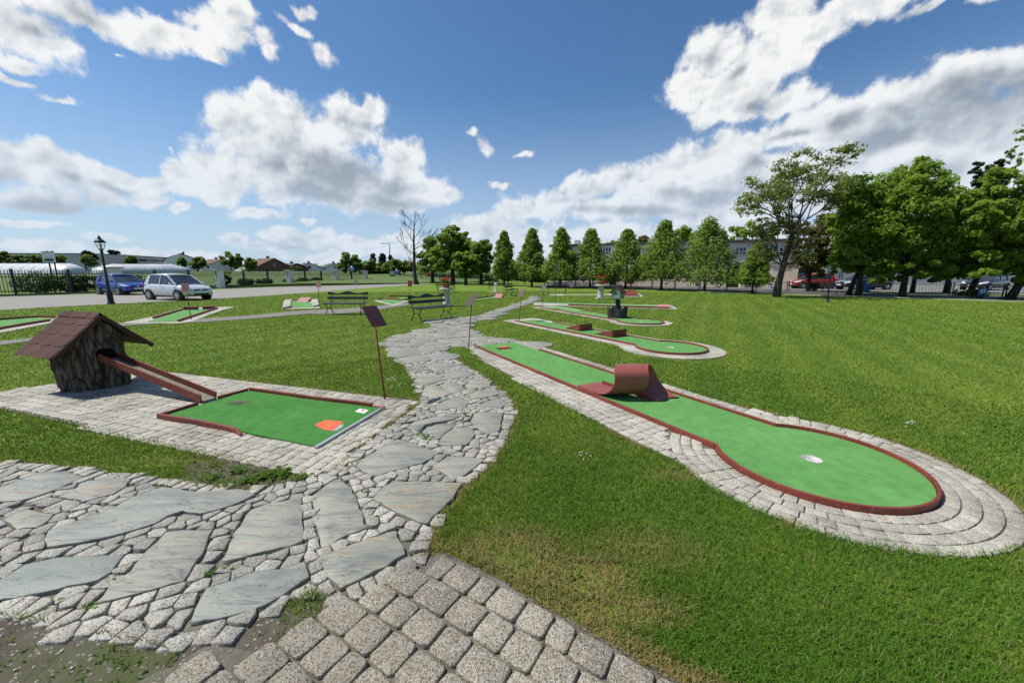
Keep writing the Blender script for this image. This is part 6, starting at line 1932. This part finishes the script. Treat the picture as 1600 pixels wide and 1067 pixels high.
def school():
    w = Wall(862, 50.0, 1246, 40.6); H = 5.05
    c = w.P(w.L / 2, 0)
    root = thing('school_building', 'long two-storey flat-roofed beige school behind the row of trees', 'building', (c.x, c.y, 0))
    aM = w.at(1000)
    m = MB(); w.slab(m, 0, aM, 0, 2.55, 0, 12); m.build('lower_wall', MAT['wall_pink'], root)
    m = MB(); w.slab(m, aM, w.L, 0, 2.62, .12, 12.1); m.build('lower_wall', MAT['wall_beige'], root)
    m = MB(); w.slab(m, .02, w.L - .02, 2.55, H - .25, -.02, 11.9); m.build('upper_wall', MAT['wall_grey'], root)
    m = MB(); w.slab(m, -.3, w.L + .3, H - .25, H, .35, 12.6); m.build('roof', MAT['roof_dark'], root)
    m = MB(); w.slab(m, aM - .2, w.L + .1, 2.62, 2.78, .24, .3); m.build('string_course', MAT['stone_white'], root)
    for u0, u1 in ((866, 874), (878, 888), (891, 904.5), (908.5, 920.5), (925, 936), (1006, 1012)):
        if u1 < 1000: window(w, u0, u1, 428.5, 440, root, 3)
    for u0, u1 in ((882, 894), (902, 914), (940, 952), (962, 974), (1000, 1012), (1020, 1031), (1066, 1076), (1094, 1106), (1119, 1131), (1144, 1160), (1189, 1206), (1211, 1227)):
        window(w, u0, u1, 386, 398, root, 3, -.02)
    for u0, u1 in ((1202, 1226),): window(w, u0, u1, 410, 414.5, root, 4, .12)
    a0, a1 = w.at(1134), w.at(1153)
    m = MB(); w.slab(m, a0, a1, .0, 2.5, .15, .06)
    d = m.build('door', MAT['door_dark'], root)
    m = MB()
    for k in range(5): w.slab(m, a0 + (a1 - a0) * k / 4 - .04, a0 + (a1 - a0) * k / 4 + .04, .0, 2.5, .19, .05)
    m.build('door_frame', MAT['trim'], d)
    a2 = w.at(1161)
    m = MB(); w.slab(m, w.at(1146), a2, 2.30, 2.60, 1.2, 1.1); m.build('canopy', MAT['gate_blue'], root)
    m = MB(); w.slab(m, w.at(1153.2), a2, 0, 2.29, .9, .75); m.build('porch_wall', MAT['wall_cream'], root)
    for u, h in ((893, .7), (1012, .5), (1155, .5), (1185, .5)):
        q = w.P(w.at(u), H, -3); MB().box((q.x, q.y, H + h / 2), (.7, .7, h), w.ang).build('chimney', MAT['wall_grey'], root)
    # drainpipe on the left end
    q = w.P(.1, 0, .1); MB().tube([(q.x, q.y, 0), (q.x, q.y, H - .3)], .07, 8).build('drainpipe', MAT['white'], root)
    # stand with orange fronts under a white awning
    st = thing('market_stand', 'long white-roofed stand with orange front panels before the school wall', 'stand', tuple(w.P(w.at(965), 0, 2.5)))
    m = MB(); w.slab(m, w.at(925), w.at(998), 2.0, 2.28, 4.2, 3.0); m.build('awning', MAT['white'], st)
    for u0, u1 in ((944, 956), (982, 993)):
        m = MB(); w.slab(m, w.at(u0), w.at(u1), .35, 1.15, 3.6, .4); m.build('front_panel', MAT['orange'], st)
    m = MB(); w.slab(m, w.at(957), w.at(968), .2, 1.5, 3.6, .4); m.build('dark_panel', MAT['gate_blue'], st)
    for u in (926, 943, 969, 981, 996):
        q = w.P(w.at(u), 0, 4.0); MB().tube([(q.x, q.y, 0), (q.x, q.y, 2.0)], .05, 6).build('post', MAT['white'], st)
    # blue gate, reddish wall
    w2 = Wall(1244, 43, 1263, 43.5); gt = thing('yard_gate', 'blue panelled metal gate closing the gap right of the school', 'gate', tuple(w2.P(0, 0)))
    m = MB(); w2.slab(m, 0.02, w2.L, .1, 2.1, 0, .06); m.build('gate_panel', MAT['gate_blue'], gt)
    m = MB()
    for k in range(5): w2.slab(m, w2.L * k / 4 - .04 + .06, w2.L * k / 4 + .1, .05, 2.2, .06, .1)
    for z in (.5, 1.2, 1.9): w2.slab(m, .1, w2.L, z, z + .08, .05, .06)
    m.build('gate_frame', MAT['navy_metal'], gt)
    w3 = Wall(1264, 44.5, 1276, 45.5); bw = thing('garden_wall', 'short reddish brick wall right of the blue gate', 'wall', tuple(w3.P(0, 0)))
    m = MB(); w3.slab(m, 0, w3.L, 0, 1.9, 0, .3); m.build('wall_body', MAT['brick'], bw); m = MB(); w3.slab(m, -.05, w3.L + .05, 1.9, 2.0, .05, .4); m.build('coping', MAT['stone_white'], bw)
    # cream building behind the right-hand trees
    w4 = Wall(1276, 64, 1760, 58); H4 = 4.6
    rb = thing('hall_building', 'long cream rendered building behind the trees and parked cars at right', 'building', tuple(w4.P(w4.L / 2, 0)))
    m = MB(); w4.slab(m, 0, w4.L, 0, H4, 0, 10); m.build('wall', MAT['wall_cream'], rb)
    m = MB(); w4.slab(m, -.3, w4.L + .3, H4, H4 + .25, .4, 10.8); m.build('roof', MAT['roof_dark'], rb)
    m = MB(); w4.slab(m, .01, w4.L - .01, 0, .5, .05, .1); m.build('plinth', MAT['wall_grey'], rb)
    for u0, u1 in ((1288, 1296), (1308, 1316), (1365, 1375), (1398, 1406), (1460, 1472), (1504, 1528), (1560, 1572), (1590, 1612)):
        window(w4, u0, u1, 424, 440, rb, 2)
    m = MB(); w4.slab(m, w4.at(1545), w4.at(1556), .0, 2.3, .06, .1); m.build('door', MAT['door_dark'], rb)
    # low grey wall pieces and bins before it
    for u, v, l, mt in ((1349.5, 457, 'blue wheelie bin between the red and the dark car', 'blue_sign'),):
        x, y = G(u, v); bn = thing('wheelie_bin', l, 'bin', (x, y, 0))
        MB().add([(x - .26, y - .26, .06), (x + .26, y - .26, .06), (x + .26, y + .26, .06), (x - .26, y + .26, .06), (x - .33, y - .33, .95), (x + .33, y - .33, .95), (x + .33, y + .33, .95), (x - .33, y + .33, .95)],
                 [(3, 2, 1, 0), (4, 5, 6, 7), (0, 1, 5, 4), (1, 2, 6, 5), (2, 3, 7, 6), (3, 0, 4, 7)]).build('bin_body', MAT[mt], bn, .03)
        MB().box((x, y, 1.0), (.72, .74, .07), Matrix.Rotation(rad(5), 3, 'X')).build('lid', MAT['gate_blue'], bn, .02)
        for dx in (-.22, .22): MB().lathe([(.001, -.04), (.10, -.04), (.10, .04), (.001, .04)], (x + dx, y + .26, .10), 14, ax=Matrix.Rotation(rad(90), 3, 'Y')).build('wheel', MAT['rubber'], bn)
school()

# ground beyond the right-hand fence
RA, RB = Vector(G(850, 447.7)), Vector(G(1660, 471.0))
RD = (RB - RA).normalized(); RN = Vector((RD.y, -RD.x)); RL = (RB - RA).length
if RN.y > 0: RN = -RN
def RP(s, off): p = RA + RD * s + RN * off; return (p.x, p.y)
YARD = [RP(0, -1.2), RP(RL + 14, -1.2), (90, 30), (90, 64), (16, 66), (3, 54)]
structure(MB().poly(YARD, .010), 'yard', MAT['asphalt_dark'])  # darker tarmac colour stands in for the tree shade over the yard
SOIL = [RP(-2, .55), RP(RL + 10, .75), RP(RL + 10, -1.25), RP(-2, -1.25)]
structure(MB().poly(SOIL, .014), 'soil_strip', MAT['dirt'])
LINE = [RP(RL * .48, 1.75), RP(RL + 10, 1.95), RP(RL + 10, 1.55), RP(RL * .48, 1.55)]
structure(MB().prism(LINE, 0, .05), 'kerb', MAT['paver'])
VERGE = [RP(RL * .72, -5.2), RP(RL + 12, -5.2), RP(RL + 12, -8.5), RP(RL * .72, -8.5)]
structure(MB().poly(VERGE, .016), 'verge', MAT['lawn'])
MASKS += [YARD, SOIL, LINE]

def low_fence():
    root = thing('metal_fence', 'low dark metal fence with thin bars along the foot of the school trees', 'fence', (RA.x, RA.y, 0))
    n = 17; H = .86
    m = MB(); m.bar((*RP(0, 0), .09), (*RP(RL, 0), .09), .16, .18); m.build('base_kerb', MAT['asphalt_dark'], root)
    for k in range(n):
        s0, s1 = RL * k / n, RL * (k + 1) / n
        for s in (s0 + .06, s1 - .06):
            p = RP(s, 0); MB().box((p[0], p[1], .5), (.06, .06, .94), math.atan2(RD.y, RD.x)).build('post', MAT['black_metal'], root)
        m = MB()
        a, b = RP(s0 + .1, 0), RP(s1 - .1, 0)
        for z in (.26, H): m.bar((*a, z), (*b, z), .035, .04)
        q = int((s1 - s0) / .16)
        for i in range(1, q):
            p = RP(s0 + .1 + (s1 - s0 - .2) * i / q, 0); m.bar((*p, .26), (*p, H), .011, .011)
        m.build('railing', MAT['black_metal'], root)
low_fence()
def p_sign(u, v, sz, label):
    lo, hi = 0, RL
    for _ in range(40):
        mid = (lo + hi) / 2; p = RP(mid, .06)
        if 800 + FPX * p[0] / (p[1] * CP + EYE * SP) < u: lo = mid
        else: hi = mid
    p = RP(lo, .09); z = AT(u, v, p[1]).z
    ang = math.atan2(RD.y, RD.x)
    root = thing('parking_sign', label, 'sign', (p[0], p[1], 0), 'blue parking signs on the low fence')
    rt = Matrix.Rotation(ang, 3, 'Z')
    MB().box((p[0], p[1], z), (sz, .02, sz * 1.1), rt).build('panel', MAT['blue_sign'], root)
    m = MB(); r = sz * .4
    def bx(a, c, w_, h_, y): m.box(Vector((p[0], p[1], z)) + rt @ Vector((a, -.016 + y, c)), (w_, .010, h_), rt)
    bx(-r * .42, 0, r * .34, r * 1.9, 0); bx(.0 + r * .12, r * .80, r * .80, r * .3, -.001); bx(r * .12, r * .02, r * .80, r * .3, -.0015); bx(r * .50, r * .42, r * .3, r * .9, -.002)
    m.build('letter', MAT['white'], root)
p_sign(1089, 444.5, .28, 'small blue sign on the low fence in front of the blank beige wall')
p_sign(1207, 447.5, .30, 'small blue sign on the low fence left of the airy tree trunk')
p_sign(1533, 456.5, .40, 'larger blue parking sign on the fence above the yellowish shrub')

def far_fence(uA, vA, uB, vB, label, H=1.3, step=.34):
    a, b = Vector(G(uA, vA)), Vector(G(uB, vB)); d = (b - a); L = d.length; d.normalize()
    root = thing('mesh_fence', label, 'fence', (a.x, a.y, 0))
    n = max(2, int(L / 3.2))
    for k in range(n + 1):
        p = a + d * L * k / n; MB().box((p.x, p.y, H / 2), (.09, .09, H)).build('post', MAT['navy_metal'], root)
    m = MB()
    for z in (.15, H - .06): m.bar((a.x, a.y, z), (b.x, b.y, z), .04, .05)
    for i in range(int(L / step)):
        p = a + d * step * i; m.bar((p.x, p.y, .15), (p.x, p.y, H - .05), .022, .022)
    m.build('railing', MAT['navy_metal'], root)
far_fence(620, 438.6, 850, 446.6, 'dark railing running behind the dense trees and row trees', 1.35)
# hedge line and dark planting behind the row of trees
for u, v, w_, h_, l, mt in ((690, 437.5, 26, 7, 'dark hedge behind the far railing below the dense trees', 'hedge'), (742, 438.5, 26, 6, 'dark hedge behind the far railing right of the flower pot', 'hedge'), (800, 440, 30, 9, 'dark shrubbery behind the path head and the first row trees', 'hedge'), (842, 441.5, 14, 8, 'dark shrub at the left end of the school wall', 'hedge'),
                        (664, 436.5, 16, 8, 'greener bushes behind the bare tree trunk', 'farleaf')):
    x, y = G(u, v + .6); y += 3; k = y / FPX
    root = thing('hedge', l, 'hedge', (x, y, 0))
    m = MB()
    for q in range(6): m.tube([(x + (q - 2.5) * w_ * k * .3, y, 0), (x + (q - 2.5) * w_ * k * .3, y, h_ * k * .9)], .05, 5)
    m.build('stems', MAT['bark'], root)
    leaf_mass('foliage', [((x + NR.uniform(-1, 1) * w_ * k, y + NR.normal(0, .5), NR.uniform(.2, 1) * h_ * k * 1.15), 5.5 * k) for _ in range(46)], 40, .2, MAT[mt], root)
x, y = G(774.5, 456.3)
bl = thing('bollard', 'small white post standing on a pale slab left of the path head', 'bollard', (x, y, 0))
MB().lathe([(.10, .03), (.09, .62), (.12, .66), (.12, .72), (.001, .74)], (x, y, 0), 12).build('shaft', MAT['white'], bl)
MB().box((x, y, .02), (1.1, .8, .04)).build('base_slab', MAT['stone_white'], bl)

# ------------------------------------------------------------------ far left: tunnels, warehouse, village
def zf(Y):
    ys = [p[0] for p in fy]; zs = [p[1] for p in fy]
    return float(np.interp(Y, ys, zs))
def tunnel_mat():
    t = NT('milky_tunnel_plastic')
    c = t.ramp(t.noise(.9, t.coord((1, .2, 1)), 6), [(.3, (.50, .50, .50)), (.7, (.66, .66, .65))])
    return t.done(c, .35, spec=.5)
MAT['tunnel'] = tunnel_mat()
MAT['fields_straw'] = MAT['grit']
def tunnel(uA, YA, uB, YB, h, label):
    a, b = AT(uA, 425, YA), AT(uB, 425, YB); a.z = zf(YA) - .3; b.z = zf(YB) - .3
    d = (b - a); L = d.length; d.normalize(); n = Vector((d.y, -d.x, 0)).normalized()
    root = thing('plastic_tunnel', label, 'greenhouse', (*((a + b) / 2)[:2], 0), 'white plastic tunnels in the field')
    m = MB(); vs = []; fs = []; nk = 14; ns = int(L / 1.6); w_ = h * 1.25
    for i in range(ns + 1):
        c = a + d * L * i / ns
        sh = min(1, .35 + i * .33, .35 + (ns - i) * .33) ** .5
        for k in range(nk + 1):
            t_ = math.pi * k / nk
            vs.append(c + n * math.cos(t_) * w_ * sh + Vector((0, 0, math.sin(t_) * h * sh * (1 - .02 * (i % 2)))))
    for i in range(ns):
        for k in range(nk): fs.append((i * (nk + 1) + k, i * (nk + 1) + k + 1, (i + 1) * (nk + 1) + k + 1, (i + 1) * (nk + 1) + k))
    fs += [list(range(nk + 1)), [ns * (nk + 1) + k for k in range(nk + 1)]]
    m.add(vs, fs, True); m.build('plastic_cover', MAT['tunnel'], root)
    m = MB()
    for i in range(1, ns, 2):
        c = a + d * L * i / ns
        m.tube([c + n * math.cos(t_) * w_ * 1.01 + Vector((0, 0, math.sin(t_) * h * 1.01)) for t_ in [math.pi * k / 10 for k in range(11)]], .035, 4)
    m.build('hoops', MAT['galvanised'], root)
tunnel(-60, 88, 124, 80, 2.5, 'white plastic tunnel at the far left behind the notice board')
tunnel(144, 86, 296, 98, 2.4, 'white plastic tunnel behind the lamp and the two parked cars')

def warehouse():
    w = Wall(146, 150, 278, 190); zb = 1.5
    root = thing('warehouse', 'long low grey sheet-clad warehouse above the plastic tunnels', 'building', tuple(w.P(w.L / 2, 0)))
    zt = w.zv(150, 397.5); zt2 = w.zv(272, 404)
    p = [w.P(0, zb), w.P(w.L, zb), w.P(w.L, zt2), w.P(w.L * .3, zt * .99 + .2), w.P(0, zt)]
    q = [w.P(0, zb, -40), w.P(w.L, zb, -40), w.P(w.L, zt2, -40), w.P(w.L * .3, zt * .99 + .2, -40), w.P(0, zt, -40)]
    MB().add(p + q, [(0, 1, 2, 3, 4), (0, 4, 9, 5), (1, 6, 7, 2), (5, 9, 8, 7, 6)]).build('wall', MAT['steel_sheet'], root)
    u = Vector((0, 0, .35))
    MB().add([p[2], p[3], p[4], q[2], q[3], q[4], p[2] + u, p[3] + u, p[4] + u, q[2] + u, q[3] + u, q[4] + u], [(0, 1, 7, 6), (1, 2, 8, 7), (6, 7, 10, 9), (7, 8, 11, 10), (0, 6, 9, 3), (2, 5, 11, 8), (0, 3, 4, 1), (1, 4, 5, 2)]).build('roof', MAT['roof_dark'], root)
    for k in range(11):
        a = w.at(221) + (w.at(269) - w.at(221)) * k / 11
        m = MB(); w.slab(m, a, a + 3.0, w.zv(245, 409), w.zv(245, 406), .06, .1); m.build('window', MAT['glass_dark'], root)
warehouse()

def house(u0, u1, vr, ve, Y, yaw, label, roof='tile_dark', wall='white', chim=True, deep=7.0, win=2):
    a, b = AT(u0, ve, Y), AT(u1, ve, Y); L = (b.x - a.x); cx = (a.x + b.x) / 2; zr = AT(u0, vr, Y).z; ze = a.z; zb = zf(Y) - .6
    root = thing('village_house', label, 'house', (cx, Y, 0), 'village houses beyond the field')
    R_ = Matrix.Rotation(rad(yaw), 3, 'Z')
    def P(x, y, z): return Vector((cx, Y, 0)) + R_ @ Vector((x, y, 0)) + Vector((0, 0, z))
    h = L / 2; D = deep / 2
    MB().add([P(-h, -D, zb), P(h, -D, zb), P(h, D, zb), P(-h, D, zb), P(-h, -D, ze), P(h, -D, ze), P(h, D, ze), P(-h, D, ze), P(-h, 0, zr - .1), P(h, 0, zr - .1)],
             [(0, 1, 5, 4), (2, 3, 7, 6), (1, 2, 6, 9, 5), (3, 0, 4, 8, 7)]).build('wall', MAT[wall], root)
    o = .5; sl = (zr - ze) / D
    rf = MB().add([P(-h - o, -D - o, ze - o * sl), P(h + o, -D - o, ze - o * sl), P(h + o, 0, zr), P(-h - o, 0, zr), P(-h - o, D + o, ze - o * sl), P(h + o, D + o, ze - o * sl)], [(0, 1, 2, 3), (3, 2, 5, 4)]).build('roof', MAT[roof], root, fix=False)
    so = rf.modifiers.new('t', 'SOLIDIFY'); so.thickness = .25; so.offset = 1
    if chim: MB().box(P(-h * .4, D * .25, zr + .3), (.8, .8, 1.6), R_).build('chimney', MAT['brick'], rf)
    for k in range(win):
        x = -h + L * (k + .5) / win
        MB().box(P(x, -D - .03, (zb + .6 + ze) / 2 + .2), (1.1, .08, 1.2), R_).build('window', MAT['glass_dark'], root)
    MB().box(P(h + .03, 0, ze + (zr - ze) * .15), (.08, 1.2, 1.2), R_).build('window', MAT['glass_dark'], root)
house(402, 434, 404.5, 416, 150, -24, 'long barn-like house with a brown roof and brick gable', 'tile_brown', 'brick', deep=12)
house(441, 470, 412.5, 419, 165, -28, 'low dark-roofed house right of the brown barn', 'tile_dark', 'brick', deep=10)
house(470, 490, 411.5, 418.5, 180, -42, 'dark-roofed house with a pale gable behind the middle pillar', 'tile_dark', 'white', deep=10)
house(511, 528, 412.5, 418.5, 175, -40, 'small dark-roofed white house left of the rounded green tree', 'tile_dark', 'white', deep=8)
house(326, 350, 406, 413, 170, -15, 'greyish roofed house left of the broad distant tree', 'tile_brown', 'wall_grey', deep=10)
house(270, 294, 397, 405, 180, -45, 'tall dark hipped house with pale gable right of the grey warehouse', 'tile_dark', 'white', deep=11)
house(88, 126, 402.5, 409.5, 170, -10, 'brown-roofed house between the notice board and the dark pine', 'tile_brown', 'wall_beige', deep=10)
cl = []
for k in range(150):
    az = NR.uniform(-60, 2); Y = 400 + NR.uniform(-20, 20); x = Y * math.tan(rad(az)); cl.append(((x, Y, zf(400) + NR.uniform(0, 4)), NR.uniform(3, 6)))
o = leaf_mass('far_wood', cl, 70, 1.2, MAT['farleaf']); tag(o, 'low far-off belt of trees along the horizon at left', 'trees', kind='stuff')

# ------------------------------------------------------------------ grass
def grass():
    N = 940000
    r0, r1 = 1.0, 34.0
    u = NR.random(N)
    # radial density falls with distance; a little more behind the nearest metres
    r = r0 * (r1 / r0) ** (u ** .92)
    th = NR.uniform(rad(-62), rad(64), N)
    X = r * np.sin(th); Y = r * np.cos(th)
    keep = Y > .3
    edge = np.full(N, 9.0)
    for P in MASKS:
        P = list(P)
        x0, x1 = min(p[0] for p in P) - .3, max(p[0] for p in P) + .3; y0, y1 = min(p[1] for p in P) - .3, max(p[1] for p in P) + .3
        sel = np.where((X > x0) & (X < x1) & (Y > y0) & (Y < y1))[0]
        if not len(sel): continue
        ins = np_inside(P, X[sel], Y[sel])
        ed = np_edge(P, X[sel], Y[sel])
        wob = (fbm(X[sel], Y[sel], 5.0) - .5) * .07
        keep[sel[ins & (ed > .012 + np.maximum(0, wob))]] = False
        edge[sel] = np.minimum(edge[sel], np.where(ins, 0, ed))
    for k in (K2, K3, K4):
        pass
    din = np_inside(DIRT, X, Y)
    keep &= ~(din & ((fbm(X, Y, 3.0) < .66) | (NR.random(N) < .6)))
    sp = np_inside(SPARSE, X, Y); keep &= ~(sp & (NR.random(N) < .70) & (fbm(X, Y, 4.0) < .62))
    # bare rims along the near paving and thin, dry patches
    dry = np.zeros(N)
    for (px, py, rx, ry, s) in ((800, 872, .30, .20, 1.0), (770, 862, .14, .12, 1.0), (912, 905, .24, .15, .95), (860, 900, .35, .12, .7), (960, 955, .30, .10, .7), (300, 722, .4, .06, .8), (1090, 745, .4, .12, .35), (1000, 860, .4, .2, .3)):
        gx, gy = G(px, py)
        d2 = ((X - gx) / rx) ** 2 + ((Y - gy) / ry) ** 2
        dry = np.maximum(dry, s * np.exp(-d2 * 1.1))
    dry = np.maximum(dry, .62 * np.exp(-(edge / .045) ** 2) * (fbm(X - 9, Y + 2, 1.6) > .45) * (r < 9))
    bd = np_edge(BLOCKS, X, Y); dry = np.maximum(dry, .8 * np.exp(-(bd / .07) ** 2) * (Y < 2.2))
    keep &= NR.random(N) > dry * .72
    nr = fbm(X, Y, .45); keep &= NR.random(N) < .72 + .5 * fbm(X, Y, 2.3)
    X, Y, r, edge, dry = X[keep], Y[keep], r[keep], edge[keep], dry[keep]; n = len(X)
    big = fbm(X, Y, .55); mid = fbm(X + 30, Y, 2.6); fine = NR.random(n)
    h = (.020 + .022 * NR.random(n)) * (.75 + .6 * mid)
    shaggy = np.exp(-(edge / .12) ** 2) * (r < 9)
    h *= 1 + .45 * shaggy * NR.random(n)
    tuft = (fbm(X - 11, Y + 4, 1.4) > .62) & (r < 7); h *= np.where(tuft, 1.22, 1)
    h *= np.where(r > 12, 1.2, 1)
    h *= np.where(np_inside(DIRT, X, Y), .55, 1)
    w = .0017 * (.7 + .6 * NR.random(n)) * np.maximum(1, r / 2.4) ** .92
    a = NR.uniform(0, 2 * np.pi, n)
    lean = h * NR.uniform(.15, 1.0, n); la = NR.uniform(0, 2 * np.pi, n) * .9 + 3.0 * fbm(X, Y, 1.1)
    lx, ly = np.cos(la) * lean, np.sin(la) * lean
    wx, wy = np.cos(a) * w, np.sin(a) * w
    z0 = np.zeros(n)
    B = np.stack([X, Y, z0], 1)
    p0 = B + np.stack([-wx, -wy, z0], 1); p1 = B + np.stack([wx, wy, z0], 1)
    m_ = B + np.stack([lx * .35, ly * .35, h * .62], 1); m0 = m_ + np.stack([-wx * .8, -wy * .8, z0], 1); m1 = m_ + np.stack([wx * .8, wy * .8, z0], 1)
    tp = B + np.stack([lx, ly, h * NR.uniform(.85, 1.0, n)], 1)
    # colour
    g0 = np.array([.086, .168, .015]); g1 = np.array([.176, .268, .028]); g2 = np.array([.272, .308, .046])
    t = np.clip(mid * .9 + (fine - .5) * .28, 0, 1)[:, None]
    c = g0 * (1 - t) + g1 * t
    yl = np.clip((big - .42) * 2.2 + (NR.random(n) - .5) * .5, 0, 1)[:, None] * .55
    c = c * (1 - yl) + g2 * yl
    dk = np.clip((fbm(X + 70, Y - 20, 1.05) - .47) * 4, 0, .62)[:, None] * (r < 8)[:, None]
    c = c * (1 - dk) + np.array([.058, .17, .012]) * dk
    dd = np.clip(dry * 1.8 + (NR.random(n) - .5) * .4, 0, 1)[:, None] * (dry > .08)[:, None]
    c = c * (1 - dd) + np.array([.36, .26, .11]) * dd
    straw = (NR.random(n) < .055)[:, None]; c = np.where(straw, np.array([.27, .235, .11]), c)
    near = r < 7.5
    i1 = np.where(near)[0]; i2 = np.where(~near)[0]
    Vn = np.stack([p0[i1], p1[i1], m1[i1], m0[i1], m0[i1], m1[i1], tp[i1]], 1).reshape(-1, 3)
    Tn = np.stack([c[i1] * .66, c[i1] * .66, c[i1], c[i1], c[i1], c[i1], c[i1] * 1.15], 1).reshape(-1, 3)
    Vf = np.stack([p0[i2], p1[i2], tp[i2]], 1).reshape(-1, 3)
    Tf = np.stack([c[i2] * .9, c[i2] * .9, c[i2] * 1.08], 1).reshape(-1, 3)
    cnt = np.concatenate([np.tile([4, 3], len(i1)), np.full(len(i2), 3)])
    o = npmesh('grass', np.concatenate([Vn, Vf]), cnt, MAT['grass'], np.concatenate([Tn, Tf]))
    tag(o, 'short mown grass blades covering the lawn', 'grass', kind='stuff')
grass()

# weeds in the joints, clover and daisies in the lawn
def weeds():
    V = []; T = []
    def rosette(x, y, n, s):
        for k in range(n):
            a = RND.uniform(0, 2 * math.pi); l = s * RND.uniform(.5, 1.2); wd = l * RND.uniform(.16, .3)
            dx, dy = math.cos(a), math.sin(a); up = RND.uniform(.15, .8)
            ox, oy = RND.gauss(0, s * .5), RND.gauss(0, s * .5)
            b = np.array([x + ox, y + oy, .012]); m_ = b + np.array([dx * l * .55, dy * l * .55, l * up * .7]); e = b + np.array([dx * l, dy * l, l * up * .55])
            sd = np.array([-dy, dx, 0]) * wd
            V.append(np.stack([b, m_ + sd, e, m_ - sd])); q = RND.uniform(.3, 1); T.append(np.tile([q, RND.uniform(0, .4), 0], (4, 1)))
    for px, py, n, s in ((592, 814, 26, .035), (578, 775, 26, .04), (571, 772, 14, .035), (440, 742, 90, .06), (415, 745, 70, .06), (390, 752, 50, .055), (350, 760, 40, .05), (470, 748, 40, .05), (375, 738, 40, .05), (330, 750, 40, .05), (285, 757, 22, .04), (310, 762, 18, .045), (260, 762, 16, .04), (240, 768, 14, .035), (145, 787, 12, .03), (355, 893, 26, .035), (330, 900, 20, .03), (180, 905, 12, .03), (145, 950, 18, .035), (165, 945, 14, .03),
                        (380, 795, 14, .03), (400, 785, 14, .03), (425, 868, 12, .025), (398, 873, 10, .022), (665, 690, 40, .05), (658, 683, 30, .05), (728, 652, 30, .05), (735, 660, 20, .04), (558, 722, 16, .035), (546, 726, 12, .03), (686, 805, 20, .03), (700, 800, 20, .03), (650, 830, 14, .025), (645, 845, 12, .02), (440, 905, 12, .02), (560, 690, 14, .03), (505, 735, 12, .03), (790, 640, 16, .04), (760, 600, 14, .04), (720, 760, 14, .03), (275, 690, 12, .03), (300, 680, 14, .03), (240, 660, 10, .03), (505, 700, 12, .025), (455, 708, 12, .025), (520, 985, 8, .015), (700, 930, 8, .014), (850, 1010, 8, .014)):
        x, y = G(px, py); rosette(x, y, n, s)
    # scattered tufts in the bare soil, the joints and the lawn
    k = 0
    while k < 620:
        x, y = RND.uniform(-5.5, 1.2), RND.uniform(1.0, 5.5)
        ind = inside(DIRT, x, y); inp = inside(PATH, x, y)
        if ind and not inside(BLOCKS, x, y) and not inp: rosette(x, y, RND.randint(3, 8), RND.uniform(.012, .024)); k += 1
        elif inp and edge_dist(PATH, x, y)[0] < .14 and RND.random() < .5: rosette(x, y, RND.randint(2, 6), RND.uniform(.014, .03)); k += 1
        elif not inp and not ind and RND.random() < .2 and not any(inside(P, x, y) for P in MASKS): rosette(x, y, RND.randint(3, 7), RND.uniform(.02, .04)); k += 1
    V = np.concatenate(V); T = np.concatenate(T)
    tag(npmesh('weeds', V, np.full(len(V) // 4, 4), MAT['weed'], T), 'small green weeds growing in the joints and soil', 'weeds', kind='stuff')
    m = MB()
    for k in range(260):
        x, y = RND.uniform(-3.2, .2), RND.uniform(1.0, 2.4)
        if not inside(DIRT, x, y): continue
        s = RND.uniform(.003, .010); a = RND.uniform(0, 6)
        m.stone([(x + s * RND.uniform(.7, 1.3) * math.cos(a + q * 1.05), y + s * RND.uniform(.5, 1.1) * math.sin(a + q * 1.05)) for q in range(6)], .008, .008 + s * .8, s * .3)
    tag(m.build('gravel', MAT['granite'], fix=False), 'loose grey stone chips scattered on the bare soil', 'gravel', kind='stuff')
    fl = MB()
    for px, py, n in ((610, 598, 14), (618, 606, 10), (345, 561, 10), (1420, 668, 8), (300, 470, 12), (250, 470, 10), (905, 720, 6)):
        for k in range(n):
            x, y = G(px + RND.gauss(0, 7), py + RND.gauss(0, 3)); r = .006
            fl.lathe([(.001, .062), (r, .060), (r * .6, .052)], (x, y, RND.uniform(-.01, .012)), 7)
    tag(fl.build('daisies', MAT['white']), 'tiny white daisies dotted in the lawn', 'flowers', kind='stuff')
weeds()
